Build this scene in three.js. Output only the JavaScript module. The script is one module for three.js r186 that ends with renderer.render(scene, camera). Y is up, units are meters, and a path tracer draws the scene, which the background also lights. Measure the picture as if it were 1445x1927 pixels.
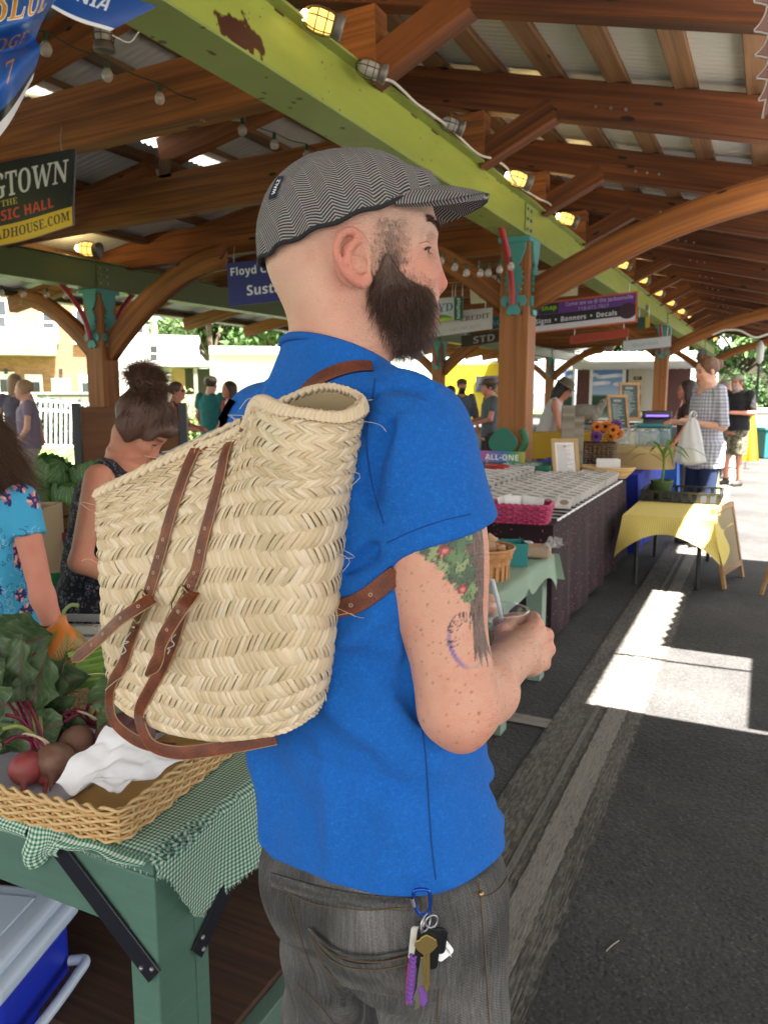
import * as THREE from 'three';
import { mergeGeometries, mergeVertices } from 'three/addons/utils/BufferGeometryUtils.js';
import { RoundedBoxGeometry } from 'three/addons/geometries/RoundedBoxGeometry.js';

const scene = new THREE.Scene();
const IW = 1445, IH = 1927, FPX = 1480, CAMY = 1.5, PITCH = 0.15318, YAW = 0.45114;
const camera = new THREE.PerspectiveCamera(2 * Math.atan(IH / 2 / FPX) * 180 / Math.PI, IW / IH, 0.05, 600);
camera.position.set(0, CAMY, 0);
camera.rotation.order = 'YXZ';
camera.rotation.set(-PITCH, YAW, 0);
camera.focus = 1.05; camera.userData.fStop = 11;
scene.add(camera);
const SUN = new THREE.Vector3(0.34, 1, 0.16).normalize();
const SKYL = 0.31;
{
const w = 512, h = 256, d = new Float32Array(w * h * 4), hs = (i, j) => { let q = Math.imul(((i % 64) + 64) % 64, 374761393) ^ Math.imul(j, 668265263); q = Math.imul(q ^ (q >>> 13), 1274126177); return ((q ^ (q >>> 16)) >>> 0) / 4294967296; };
const vn = (x, y) => { const i = Math.floor(x), j = Math.floor(y); let u = x - i, v = y - j; u = u * u * (3 - 2 * u); v = v * v * (3 - 2 * v); const a = hs(i, j) + (hs(i + 1, j) - hs(i, j)) * u, b = hs(i, j + 1) + (hs(i + 1, j + 1) - hs(i, j + 1)) * u; return a + (b - a) * v; };
for (let y = 0; y < h; y++) for (let x = 0; x < w; x++) {
const el = ((y + 0.5) / h - 0.5) * Math.PI, up = Math.max(0, Math.sin(el)), u = x / w * 64, v = el * 12; let n = 0, a = 0.5; for (let o = 0, f = 0.25; o < 4; o++, f *= 2, a *= 0.5) n += a * vn(u * f * (o ? 1 : 1), v * f + 40);
const c = Math.min(1, Math.max(0, (n - 0.36) * 5)) * 0.75 + 0.2, base = [lerp0(0.86, 0.50, up), lerp0(0.90, 0.66, up), lerp0(0.93, 0.88, up)], cl = [1.02, 1.0, 0.97], i = (y * w + x) * 4;
for (let k = 0; k < 3; k++) d[i + k] = SKYL * (base[k] + (cl[k] * 1.1 - base[k]) * c); d[i + 3] = 1;
}
function lerp0(p, q, t) { return p + (q - p) * t; }
const t = new THREE.DataTexture(d, w, h, THREE.RGBAFormat, THREE.FloatType); t.mapping = THREE.EquirectangularReflectionMapping; t.magFilter = t.minFilter = THREE.LinearFilter; t.needsUpdate = true;
scene.background = t; scene.environment = t;
}
const sun = new THREE.DirectionalLight(new THREE.Color(1, 0.95, 0.87), 5);
sun.name = 'sun'; sun.position.copy(SUN).multiplyScalar(60); sun.target.position.set(-3, 0, -10); sun.position.add(sun.target.position);
sun.castShadow = true; sun.shadow.mapSize.set(4096, 4096); sun.shadow.bias = -0.0004;
Object.assign(sun.shadow.camera, { left: -45, right: 45, top: 45, bottom: -45, near: 1, far: 160 });
scene.add(sun, sun.target);
const renderer = new THREE.WebGLRenderer({ antialias: true });
renderer.setSize(767, 1024);
renderer.toneMapping = THREE.LinearToneMapping;
renderer.toneMappingExposure = 9.2;
renderer.shadowMap.enabled = true; renderer.shadowMap.type = THREE.PCFSoftShadowMap;

const V = (x, y, z) => new THREE.Vector3(x, y, z);
const clamp = (x, a = 0, b = 1) => Math.min(b, Math.max(a, x));
const lerp = (a, b, t) => a + (b - a) * t;
const sstep = (a, b, x) => { const t = clamp((x - a) / (b - a)); return t * t * (3 - 2 * t); };
function rng(seed) { let s = seed >>> 0; return () => { s = (s + 0x6d2b79f5) | 0; let t = Math.imul(s ^ (s >>> 15), 1 | s); t = (t + Math.imul(t ^ (t >>> 7), 61 | t)) ^ t; return ((t ^ (t >>> 14)) >>> 0) / 4294967296; }; }
const hash3 = (x, y, z) => { let h = Math.imul(x | 0, 374761393) ^ Math.imul(y | 0, 668265263) ^ Math.imul(z | 0, 2147483647 - 1013); h = Math.imul(h ^ (h >>> 13), 1274126177); return ((h ^ (h >>> 16)) >>> 0) / 4294967296; };
function noise(x, y, z = 0) {
const xi = Math.floor(x), yi = Math.floor(y), zi = Math.floor(z); let u = x - xi, v = y - yi, w = z - zi;
u = u * u * (3 - 2 * u); v = v * v * (3 - 2 * v); w = w * w * (3 - 2 * w);
const L = (a, b, t) => a + (b - a) * t, h = (i, j, k) => hash3(xi + i, yi + j, zi + k);
return L(L(L(h(0, 0, 0), h(1, 0, 0), u), L(h(0, 1, 0), h(1, 1, 0), u), v), L(L(h(0, 0, 1), h(1, 0, 1), u), L(h(0, 1, 1), h(1, 1, 1), u), v), w);
}
const fbm = (x, y, z = 0, o = 4) => { let s = 0, a = 0.5, n = 0; for (let i = 0; i < o; i++) { s += a * noise(x, y, z); n += a; a *= 0.5; x = x * 2.03 + 7.1; y = y * 2.03 + 3.7; z *= 2.03; } return s / n; };
const CF = V(-Math.sin(YAW) * Math.cos(PITCH), -Math.sin(PITCH), -Math.cos(YAW) * Math.cos(PITCH)), CR = V(Math.cos(YAW), 0, -Math.sin(YAW)), CU = V().crossVectors(CR, CF), C0 = V(0, CAMY, 0);
const ray = (x, y) => CF.clone().addScaledVector(CR, (x - IW / 2) / FPX).addScaledVector(CU, -(y - IH / 2) / FPX);
const atD = (x, y, d) => ray(x, y).multiplyScalar(d).add(C0);
const onY = (x, y, h) => { const d = ray(x, y); return d.multiplyScalar((h - CAMY) / d.y).add(C0); };
const onX = (x, y, h) => { const d = ray(x, y); return d.multiplyScalar(h / d.x).add(C0); };
const onZ = (x, y, h) => { const d = ray(x, y); return d.multiplyScalar(h / d.z).add(C0); };

const used = new Map();
function numbered(n) { const k = used.get(n) || 0; used.set(n, k + 1); return k ? n + '_' + String(k).padStart(3, '0') : n; }
function tag(o, label, category, group, kind) { o.userData = { ...o.userData, label }; if (category) o.userData.category = category; if (group) o.userData.group = group; if (kind) o.userData.kind = kind; return o; }
function thing(name, label, category, pos = [0, 0, 0], turn = 0, group, kind) {
const o = new THREE.Group(); o.name = numbered(name); scene.add(o); o.position.set(...pos); o.rotation.y = turn;
return tag(o, label, category, group, kind);
}
function part(name, geo, m, parent) {
if (Array.isArray(geo)) geo = merge(geo);
const o = new THREE.Mesh(geo, m); o.name = name; o.castShadow = o.receiveShadow = true; parent.add(o); return o;
}
function single(name, geo, m, label, category, group, kind) { const o = part(numbered(name), geo, m, scene); return tag(o, label, category, group, kind); }
function struct(name, geo, m, label) { const o = part(numbered(name), geo, m, scene); o.userData = { kind: 'structure', label }; return o; }
function copyOf(root, label, pos, turn) { const r = root.clone(); r.name = numbered(root.name.replace(/_\d{3}$/, '')); r.userData = { ...root.userData }; scene.add(r); if (label) r.userData.label = label; if (pos) r.position.set(...pos); if (turn !== undefined) r.rotation.y = turn; return r; }
function merge(list) {
const keep = ['position', 'normal', 'uv', 'color'];
const col = list.some((g) => g.attributes.color);
return mergeGeometries(list.map((g) => {
g = g.index ? g.toNonIndexed() : g;
for (const k of Object.keys(g.attributes)) if (!keep.includes(k)) g.deleteAttribute(k);
const n = g.attributes.position.count;
if (!g.attributes.uv) g.setAttribute('uv', new THREE.BufferAttribute(new Float32Array(n * 2), 2));
if (col && !g.attributes.color) g.setAttribute('color', new THREE.BufferAttribute(new Float32Array(n * 3).fill(1), 3));
return g;
}));
}
const mat = (c, roughness = 0.8, o = {}) => new THREE.MeshStandardMaterial({ color: Array.isArray(c) ? new THREE.Color().setRGB(...c) : new THREE.Color(c), roughness, ...o });
const phys = (c, roughness = 0.8, o = {}) => new THREE.MeshPhysicalMaterial({ color: Array.isArray(c) ? new THREE.Color().setRGB(...c) : new THREE.Color(c), roughness, ...o });

function geoFrom(pos, uv, idx, col) {
const g = new THREE.BufferGeometry();
g.setAttribute('position', new THREE.Float32BufferAttribute(pos, 3));
if (uv) g.setAttribute('uv', new THREE.Float32BufferAttribute(uv, 2));
if (col) g.setAttribute('color', new THREE.Float32BufferAttribute(col, 3));
if (idx) g.setIndex(idx);
g.computeVertexNormals(); return g;
}
function box(w, h, d, x = 0, y = 0, z = 0, ch = 0) {
const g = ch ? new RoundedBoxGeometry(w, h, d, 2, Math.min(ch, w / 2.01, h / 2.01, d / 2.01)) : new THREE.BoxGeometry(w, h, d);
boxUV(g); g.translate(x, y, z); return g;
}
function boxUV(g, s = 1) {
const p = g.attributes.position, n = g.attributes.normal, uv = g.attributes.uv;
for (let i = 0; i < p.count; i++) {
const a = Math.abs(n.getX(i)), b = Math.abs(n.getY(i)), c = Math.abs(n.getZ(i));
if (b >= a && b >= c) uv.setXY(i, p.getX(i) * s, p.getZ(i) * s); else if (a >= c) uv.setXY(i, p.getZ(i) * s, p.getY(i) * s); else uv.setXY(i, p.getX(i) * s, p.getY(i) * s);
}
return g;
}
let beamSeed = 1;
function beam(p, q, w, h, up = V(0, 1, 0), ch = 0.006) {
const T = q.clone().sub(p), len = T.length(); T.normalize();
const S = V().crossVectors(T, up).normalize(), N = V().crossVectors(S, T).normalize(), a = w / 2, b = h / 2;
ch = Math.min(ch, a * 0.4, b * 0.4);
const ring = [[-a, -b + ch], [-a + ch, -b], [a - ch, -b], [a, -b + ch], [a, b - ch], [a - ch, b], [-a + ch, b], [-a, b - ch]];
const pos = [], uv = [], u0 = hash3(beamSeed++, 3, 5) * 7, v0 = hash3(beamSeed, 9, 2) * 5; let per = 0;
const P = (o, r) => o.clone().addScaledVector(S, r[0]).addScaledVector(N, r[1]).toArray();
for (let i = 0; i < 8; i++) {
const r = ring[i], s = ring[(i + 1) % 8], d = Math.hypot(s[0] - r[0], s[1] - r[1]);
const A = P(p, r), B = P(p, s), Cc = P(q, s), D = P(q, r);
pos.push(...A, ...Cc, ...B, ...A, ...D, ...Cc);
uv.push(u0, v0 + per, u0 + len, v0 + per + d, u0, v0 + per + d, u0, v0 + per, u0 + len, v0 + per, u0 + len, v0 + per + d);
per += d;
}
for (const [o, fl] of [[p, 1], [q, 0]]) for (let i = 1; i < 7; i++) {
const t = fl ? [ring[0], ring[i], ring[i + 1]] : [ring[0], ring[i + 1], ring[i]];
for (const r of t) { pos.push(...P(o, r)); uv.push(u0 + r[0] * 0.2, v0 + r[1]); }
}
return geoFrom(pos, uv);
}
function tube(pts, r, seg = 0, rad = 6, closed = false) {
const g = new THREE.TubeGeometry(new THREE.CatmullRomCurve3(pts, closed), seg || pts.length * 4, r, rad, closed); return g;
}
const cyl = (r0, r1, h, x = 0, y = 0, z = 0, n = 16) => { const g = new THREE.CylinderGeometry(r0, r1, h, n); g.translate(x, y, z); return g; };
const sph = (r, x = 0, y = 0, z = 0, n = 14, sx = 1, sy = 1, sz = 1) => { const g = new THREE.SphereGeometry(r, n, Math.ceil(n * 0.7)); g.scale(sx, sy, sz); g.translate(x, y, z); return g; };
const lathe = (pts, n = 20) => new THREE.LatheGeometry(pts.map((p) => new THREE.Vector2(...p)), n);
function rotated(g, ax, ay, az) { g.applyMatrix4(new THREE.Matrix4().makeRotationFromEuler(new THREE.Euler(ax, ay, az))); return g; }
function moved(g, x, y, z) { g.translate(x, y, z); return g; }
function sheet(fn, nu, nv, su = 1, sv = 1, thick = 0, colfn) {
const pos = [], uv = [], idx = [], col = colfn ? [] : null;
for (let j = 0; j <= nv; j++) for (let i = 0; i <= nu; i++) { const p = fn(i / nu, j / nv); pos.push(p.x, p.y, p.z); uv.push(i / nu * su, j / nv * sv); if (col) col.push(...colfn(i / nu, j / nv)); }
for (let j = 0; j < nv; j++) for (let i = 0; i < nu; i++) { const a = j * (nu + 1) + i, b = a + 1, c = a + nu + 1, d = c + 1; idx.push(a, b, d, a, d, c); }
let g = geoFrom(pos, uv, idx, col);
if (thick) g = thicken(g, thick, nu, nv);
return g;
}
function thicken(g, t, nu, nv) {
const p = g.attributes.position.array, n = g.attributes.normal.array, uv = Array.from(g.attributes.uv.array), N = p.length / 3, pos = Array.from(p), idx = Array.from(g.index.array), m = idx.length;
for (let i = 0; i < N * 3; i++) pos.push(p[i] - n[i] * t);
const uv2 = uv.concat(uv), col = g.attributes.color ? Array.from(g.attributes.color.array) : null;
for (let i = 0; i < m; i += 3) idx.push(idx[i] + N, idx[i + 2] + N, idx[i + 1] + N);
const W = nu + 1, edge = (a, b) => idx.push(a, a + N, b, b, a + N, b + N);
for (let i = 0; i < nu; i++) { edge(i + 1, i); edge(nv * W + i, nv * W + i + 1); }
for (let j = 0; j < nv; j++) { edge(j * W, (j + 1) * W); edge((j + 1) * W + nu, j * W + nu); }
return geoFrom(pos, uv2, idx, col ? col.concat(col) : null);
}
function ribbon(pts, wdir, width, thick, sub = 6) {
const cv = new THREE.CatmullRomCurve3(pts, false, 'centripetal'), cw = new THREE.CatmullRomCurve3(wdir.length === pts.length ? wdir : pts.map(() => wdir[0]), false, 'centripetal');
const n = (pts.length - 1) * sub, pos = [], uv = [], idx = []; let L = 0, last = null;
for (let i = 0; i <= n; i++) {
const t = i / n, p = cv.getPoint(t), T = cv.getTangent(t), w = cw.getPoint(t).normalize(); w.addScaledVector(T, -w.dot(T)).normalize();
const N = V().crossVectors(T, w).normalize(); if (last) L += p.distanceTo(last); last = p;
const hw = typeof width === 'function' ? width(t) / 2 : width / 2, c = Math.min(0.0008, thick * 0.3);
const ring = [[-hw, -thick / 2], [-hw, thick / 2 - c], [-hw + c, thick / 2], [0, thick / 2 + c * 0.4], [hw - c, thick / 2], [hw, thick / 2 - c], [hw, -thick / 2]];
for (const r of ring) { const q = p.clone().addScaledVector(w, r[0]).addScaledVector(N, r[1]); pos.push(q.x, q.y, q.z); uv.push(L, r[0]); }
}
const K = 7;
for (let i = 0; i < n; i++) for (let k = 0; k < K; k++) { const a = i * K + k, b = i * K + (k + 1) % K, c = a + K, d = b + K; idx.push(a, b, d, a, d, c); }
for (const o of [0, n * K]) for (let k = 1; k < K - 1; k++) o ? idx.push(o, o + k, o + k + 1) : idx.push(o, o + k + 1, o + k);
return geoFrom(pos, uv, idx);
}
const smin = (a, b, k) => { const h = Math.max(k - Math.abs(a - b), 0) / k; return Math.min(a, b) - h * h * k * 0.25; };
const smax = (a, b, k) => -smin(-a, -b, k);
function caps(px, py, pz, a, b, ra, rb) {  
const bx = b.x - a.x, by = b.y - a.y, bz = b.z - a.z, qx = px - a.x, qy = py - a.y, qz = pz - a.z;
const t = clamp((qx * bx + qy * by + qz * bz) / (bx * bx + by * by + bz * bz));
return Math.hypot(qx - bx * t, qy - by * t, qz - bz * t) - (ra + (rb - ra) * t);
}
function ell(px, py, pz, cx, cy, cz, rx, ry, rz) { const x = (px - cx) / rx, y = (py - cy) / ry, z = (pz - cz) / rz, k = Math.sqrt(x * x + y * y + z * z); const m = Math.sqrt((x / rx) ** 2 + (y / ry) ** 2 + (z / rz) ** 2); return k < 1e-6 ? -Math.min(rx, ry, rz) : k * (k - 1) / m; }
function nets(sdf, lo, hi, cell, colfn) {
const nx = Math.ceil((hi.x - lo.x) / cell) + 1, ny = Math.ceil((hi.y - lo.y) / cell) + 1, nz = Math.ceil((hi.z - lo.z) / cell) + 1;
const F = new Float32Array(nx * ny * nz).fill(1), at = (i, j, k) => (k * ny + j) * nx + i, B = 6;
for (let k = 0; k < nz; k += B) for (let j = 0; j < ny; j += B) for (let i = 0; i < nx; i += B) {
const d = sdf(lo.x + (i + B / 2) * cell, lo.y + (j + B / 2) * cell, lo.z + (k + B / 2) * cell);
const far = Math.abs(d) > cell * B * 1.35, s = d > 0 ? 1 : -1;
for (let c = k; c < Math.min(k + B, nz); c++) for (let b = j; b < Math.min(j + B, ny); b++) for (let a = i; a < Math.min(i + B, nx); a++)
F[at(a, b, c)] = far ? s : sdf(lo.x + a * cell, lo.y + b * cell, lo.z + c * cell);
}
const id = new Int32Array(nx * ny * nz).fill(-1), pos = [], idx = [];
const ed = [[0, 1], [0, 2], [0, 4], [1, 3], [1, 5], [2, 3], [2, 6], [3, 7], [4, 5], [4, 6], [5, 7], [6, 7]];
for (let k = 0; k < nz - 1; k++) for (let j = 0; j < ny - 1; j++) for (let i = 0; i < nx - 1; i++) {
const v = []; let m = 0;
for (let c = 0; c < 8; c++) { const f = F[at(i + (c & 1), j + ((c >> 1) & 1), k + (c >> 2))]; v.push(f); if (f < 0) m |= 1 << c; }
if (m === 0 || m === 255) continue;
let x = 0, y = 0, z = 0, n = 0;
for (const [a, b] of ed) if ((v[a] < 0) !== (v[b] < 0)) { const t = v[a] / (v[a] - v[b]); x += (a & 1) + ((b & 1) - (a & 1)) * t; y += ((a >> 1) & 1) + (((b >> 1) & 1) - ((a >> 1) & 1)) * t; z += (a >> 2) + ((b >> 2) - (a >> 2)) * t; n++; }
id[at(i, j, k)] = pos.length / 3; pos.push(lo.x + (i + x / n) * cell, lo.y + (j + y / n) * cell, lo.z + (k + z / n) * cell);
}
const quad = (a, b, c, d, f) => { if (a < 0 || b < 0 || c < 0 || d < 0) return; f ? idx.push(a, b, c, a, c, d) : idx.push(a, c, b, a, d, c); };
for (let k = 1; k < nz - 1; k++) for (let j = 1; j < ny - 1; j++) for (let i = 1; i < nx - 1; i++) {
const s = F[at(i, j, k)] < 0;
if (s !== F[at(i + 1, j, k)] < 0) quad(id[at(i, j - 1, k - 1)], id[at(i, j, k - 1)], id[at(i, j, k)], id[at(i, j - 1, k)], s);
if (s !== F[at(i, j + 1, k)] < 0) quad(id[at(i - 1, j, k - 1)], id[at(i - 1, j, k)], id[at(i, j, k)], id[at(i, j, k - 1)], s);
if (s !== F[at(i, j, k + 1)] < 0) quad(id[at(i - 1, j - 1, k)], id[at(i, j - 1, k)], id[at(i, j, k)], id[at(i - 1, j, k)], s);
}
let col = null;
if (colfn) { col = []; for (let i = 0; i < pos.length; i += 3) col.push(...colfn(pos[i], pos[i + 1], pos[i + 2])); }
const uv = []; for (let i = 0; i < pos.length; i += 3) uv.push(pos[i] + pos[i + 2], pos[i + 1]);
return geoFrom(pos, uv, idx, col);
}
function cylUV(g, r, cx = 0, cz = 0) { const p = g.attributes.position, uv = g.attributes.uv; for (let i = 0; i < p.count; i++) uv.setXY(i, Math.atan2(p.getX(i) - cx, p.getZ(i) - cz) * r, p.getY(i)); return g; }
function canvas(w, h, draw) { const c = document.createElement('canvas'); c.width = w; c.height = h; draw(c.getContext('2d'), w, h); return c; }
function ctex(w, h, draw, srgb = true, rep) { const t = new THREE.CanvasTexture(canvas(w, h, draw)); if (srgb) t.colorSpace = THREE.SRGBColorSpace; if (rep) { t.wrapS = t.wrapT = THREE.RepeatWrapping; t.repeat.set(...rep); } t.anisotropy = 8; return t; }
function dtex(w, h, fn, srgb = true, rep) {  
const d = new Uint8Array(w * h * 4);
for (let y = 0; y < h; y++) for (let x = 0; x < w; x++) { const c = fn(x, y), i = (y * w + x) * 4; d[i] = clamp(c[0]) * 255; d[i + 1] = clamp(c[1]) * 255; d[i + 2] = clamp(c[2]) * 255; d[i + 3] = 255; }
const t = new THREE.DataTexture(d, w, h); t.magFilter = THREE.LinearFilter; t.minFilter = THREE.LinearMipmapLinearFilter; t.generateMipmaps = true; t.wrapS = t.wrapT = THREE.RepeatWrapping;
if (srgb) t.colorSpace = THREE.SRGBColorSpace; if (rep) t.repeat.set(...rep); t.needsUpdate = true; return t;
}
function tnoise(x, y, px, py, s = 0) {
const xi = Math.floor(x), yi = Math.floor(y); let u = x - xi, v = y - yi; u = u * u * (3 - 2 * u); v = v * v * (3 - 2 * v);
const h = (i, j) => hash3(((xi + i) % px + px) % px, ((yi + j) % py + py) % py, s + 11);
return lerp(lerp(h(0, 0), h(1, 0), u), lerp(h(0, 1), h(1, 1), u), v);
}
const tfbm = (x, y, px, py, s = 0, o = 4) => { let r = 0, a = 0.5, n = 0; for (let i = 0; i < o; i++) { r += a * tnoise(x, y, px, py, s + i); n += a; a *= 0.5; x *= 2; y *= 2; px *= 2; py *= 2; } return r / n; };
function woodTex(base, dark, seed, rep = [0.5, 1.5], knots = 6) {
const R = rng(seed), K = []; for (let i = 0; i < knots; i++) K.push([R() * 512, R() * 512, 6 + R() * 12]);
return dtex(512, 512, (x, y) => {
let ky = 0, kd = 0;
for (const [a, b, r] of K) { let dx = Math.abs(x - a); dx = Math.min(dx, 512 - dx); let dy = y - b; if (dy > 256) dy -= 512; if (dy < -256) dy += 512; const e = Math.exp(-(dx * dx) / (r * r * 14) - (dy * dy) / (r * r * 3)); ky += e * Math.sign(dy || 1) * r * 0.5; const q = Math.hypot(dx / 1.1, dy); kd = Math.max(kd, 1 - sstep(r * 0.3, r * 0.75, q)); }
const yy = (y + ky) / 512, g = tfbm(x / 512 * 3, yy * 40, 3, 40, seed, 3), f = tfbm(x / 512 * 6, yy * 160, 6, 160, seed + 9, 2), m = tfbm(x / 512 * 3, y / 512 * 4, 3, 4, seed + 20, 3);
let t = clamp(0.15 + (g - 0.35) * 1.3 + (f - 0.5) * 0.5 + (m - 0.5) * 0.9); t = clamp(t * 0.75 + kd * 1.2);
return [0, 1, 2].map((i) => lerp(base[i], dark[i], t) * (1 - kd * 0.45));
}, true, rep);
}
const grainNormal = null;
const timberMap = woodTex([0.60, 0.365, 0.16], [0.29, 0.145, 0.055], 3, [0.4, 1.1]);
const timberMap2 = woodTex([0.45, 0.32, 0.20], [0.27, 0.165, 0.09], 8, [0.45, 1.3]);
const bumpMapWood = dtex(256, 256, (x, y) => { const v = tfbm(x / 256 * 3, y / 256 * 60, 3, 60, 4, 3); return [v, v, v]; }, false, [0.4, 1.1]);
const M = {
timber: mat('#ffffff', 0.72, { map: timberMap, bumpMap: bumpMapWood, bumpScale: 0.0015 }),
rafter: mat('#ffffff', 0.72, { map: woodTex([0.46, 0.255, 0.11], [0.20, 0.09, 0.035], 5, [0.4, 1.1], 12), bumpMap: bumpMapWood, bumpScale: 0.0015 }),  // darker copy of the timber, carrying the shade under the right roof
purlin: mat('#ffffff', 0.8, { map: timberMap2, bumpMap: bumpMapWood, bumpScale: 0.0015 }),
post: mat('#ffffff', 0.7, { map: woodTex([0.62, 0.40, 0.21], [0.40, 0.22, 0.1], 15, [0.35, 1.0], 4), bumpMap: bumpMapWood, bumpScale: 0.002 }),
metalRoof: mat([0.62, 0.62, 0.6], 0.45, { metalness: 0.25 }),
teal: mat([0.06, 0.26, 0.235], 0.55), red: mat([0.36, 0.022, 0.03], 0.45),
galv: mat([0.5, 0.5, 0.5], 0.35, { metalness: 0.9 }), blackIron: mat([0.02, 0.02, 0.022], 0.5),
cord: mat([0.6, 0.58, 0.52], 0.6), white: mat([0.78, 0.78, 0.76], 0.5), steelBolt: mat([0.3, 0.3, 0.3], 0.4, { metalness: 0.8 }),
};
const paintTex = dtex(2048, 128, (x, y) => {
const u = x / 2048 * 12, v = y / 128;            
let c = [0.59, 0.63, 0.26]; const n = fbm(u * 3, v * 5, 1), s = fbm(u * 0.7, v * 2, 9);
c = c.map((q) => q * (0.93 + 0.1 * n + 0.06 * s));
const du = u - 2.9, dv = v - 0.33, patch = Math.hypot(du / 0.13, dv / 0.2) + (fbm(u * 22, v * 6, 5) - 0.5) * 2.0;
const drip = (Math.abs(u - 2.86) < 0.022 && v < 0.33 && v > 0.12 + 0.1 * noise(u * 40, 1)) || (Math.abs(u - 2.97) < 0.018 && v < 0.3 && v > 0.04);
const edge = v < 0.05 && fbm(u * 9, 2, 3) > 0.56, spots = fbm(u * 34, v * 14, 21, 2) > 0.86, edge2 = v > 0.955 && fbm(u * 6, 8, 4) > 0.66;
if (patch < 0.95 || drip || edge || spots || edge2) c = [0.23 + 0.08 * n, 0.115, 0.05];
else if (patch < 1.06) c = c.map((q) => q * 0.7);
return c;
}, true);
M.greenWeb = mat('#ffffff', 0.42, { map: paintTex });
const greenMap = dtex(256, 256, (x, y) => { const n = tfbm(x / 256 * 6, y / 256 * 6, 6, 6, 3), s = tfbm(x / 256 * 30, y / 256 * 30, 30, 30, 31, 2); const k = 0.92 + 0.14 * n; return s > 0.83 ? [0.3, 0.2, 0.1] : [0.56 * k, 0.61 * k, 0.31 * k]; }, true, [0.6, 0.6]); M.greenShaded = mat([0.10, 0.135, 0.035], 0.5);  // left beam green darkened, its shade is put into the colour
M.green = mat('#ffffff', 0.45, { map: greenMap });

const asphaltMap = dtex(1024, 1024, (x, y) => {
const g = tfbm(x / 1024 * 200, y / 1024 * 200, 200, 200, 2, 2), b = tfbm(x / 1024 * 5, y / 1024 * 5, 5, 5, 7, 4), h = hash3(x >> 1, y >> 1, 5), h2 = hash3((x / 3) | 0, (y / 3) | 0, 8);
let v = 0.226 + (g - 0.5) * 0.09 + (b - 0.5) * 0.13; if (h > 0.985) v += 0.11 * hash3(x >> 1, y >> 1, 6); if (h2 > 0.975) v += 0.09; if (h2 < 0.04) v -= 0.06;
return [v * 1.025, v, v * 0.995];
}, true, [0.55, 0.55]);
const asphaltBump = dtex(512, 512, (x, y) => { const v = tfbm(x / 512 * 128, y / 512 * 128, 128, 128, 12, 3); return [v, v, v]; }, false, [0.7, 0.7]);
M.asphalt = mat('#ffffff', 0.92, { map: asphaltMap, bumpMap: asphaltBump, bumpScale: 0.004 });
const plane = (x0, z0, x1, z1, y, n = 1) => { const g = sheet((u, v) => V(lerp(x0, x1, u), y, lerp(z1, z0, v)), n, n, Math.abs(x1 - x0), Math.abs(z1 - z0)); return g; };
struct('ground', plane(-260, -420, 260, 120, 0), M.asphalt, 'dark grey asphalt lot running under the market pavilion');
const lineMap = (seed, dens, hi = 0.53) => dtex(128, 1024, (x, y) => {
const n = fbm(x / 3, y / 6, seed, 2), b = fbm(x / 40, y / 90, seed + 4, 3), h = hash3(x, y, 3), e = Math.min(x, 127 - x) / 9 + (noise(x / 4, y / 6, 3) - 0.5) * 1.2, w = sstep(dens - 0.1, dens + 0.16, n * 0.5 + b * 0.3 + h * 0.25), k = e < 0.3 ? 0.25 : lerp(hi, 0.28, w) + 0.05 * (h - 0.5); return [k * 1.03, k * 0.99, k * 0.93];
}, true);
function stripe(x0, x1, z0, z1, seed, dens, y) {
for (let z = z0, i = 0; z > z1; z -= 4, i++) { }
const m = mat('#ffffff', 0.85, { map: lineMap(seed, dens), bumpMap: asphaltBump, bumpScale: 0.005 }); m.map.repeat.set(1, (z0 - z1) / 4.2);
return sheet((u, v) => V(lerp(x0, x1, u), y, lerp(z0, z1, v)), 1, 1, 1, 1);
}
{
const o = thing('road_marking', 'worn white parking line running along the aisle between the stalls', 'road marking', [0, 0, 0], 0, null, 'structure');
delete o.userData.category;
const strip = (x0, x1, seed, dens, y, hi, z0 = 1, z1 = -30) => part('painted_line', sheet((u, v) => V(lerp(x0, x1, u), y, lerp(z0, z1, v)), 1, 1, 1, (z0 - z1) / 4.2), mat('#ffffff', 0.88, { map: lineMap(seed, dens, hi), bumpMap: asphaltBump, bumpScale: 0.004 }), o);
strip(-0.805, -0.425, 5, 0.5, 0.004, 0.41); strip(-0.65, -0.625, 9, 0.58, 0.008); strip(-0.595, -0.50, 14, 0.66, 0.008);
part('painted_line', sheet((u, v) => V(lerp(-1.15, -0.8, u), 0.006, lerp(-3.32, -3.42, v)), 1, 1, 0.1, 0.3), mat('#ffffff', 0.88, { map: lineMap(33, 0.6) }), o);
}
M.grass = mat('#ffffff', 0.95, { map: dtex(256, 256, (x, y) => { const n = tfbm(x / 256 * 60, y / 256 * 60, 60, 60, 3, 2), b = tfbm(x / 256 * 6, y / 256 * 6, 6, 6, 9); return [0.26 + 0.16 * n + 0.06 * b, 0.36 + 0.18 * n, 0.13 + 0.1 * n]; }, true, [0.5, 0.5]) });
struct('lawn', plane(-60, -60, -13.4, 20, 0.012), M.grass, 'sunlit lawn and beds beyond the left side of the pavilion');

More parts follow.
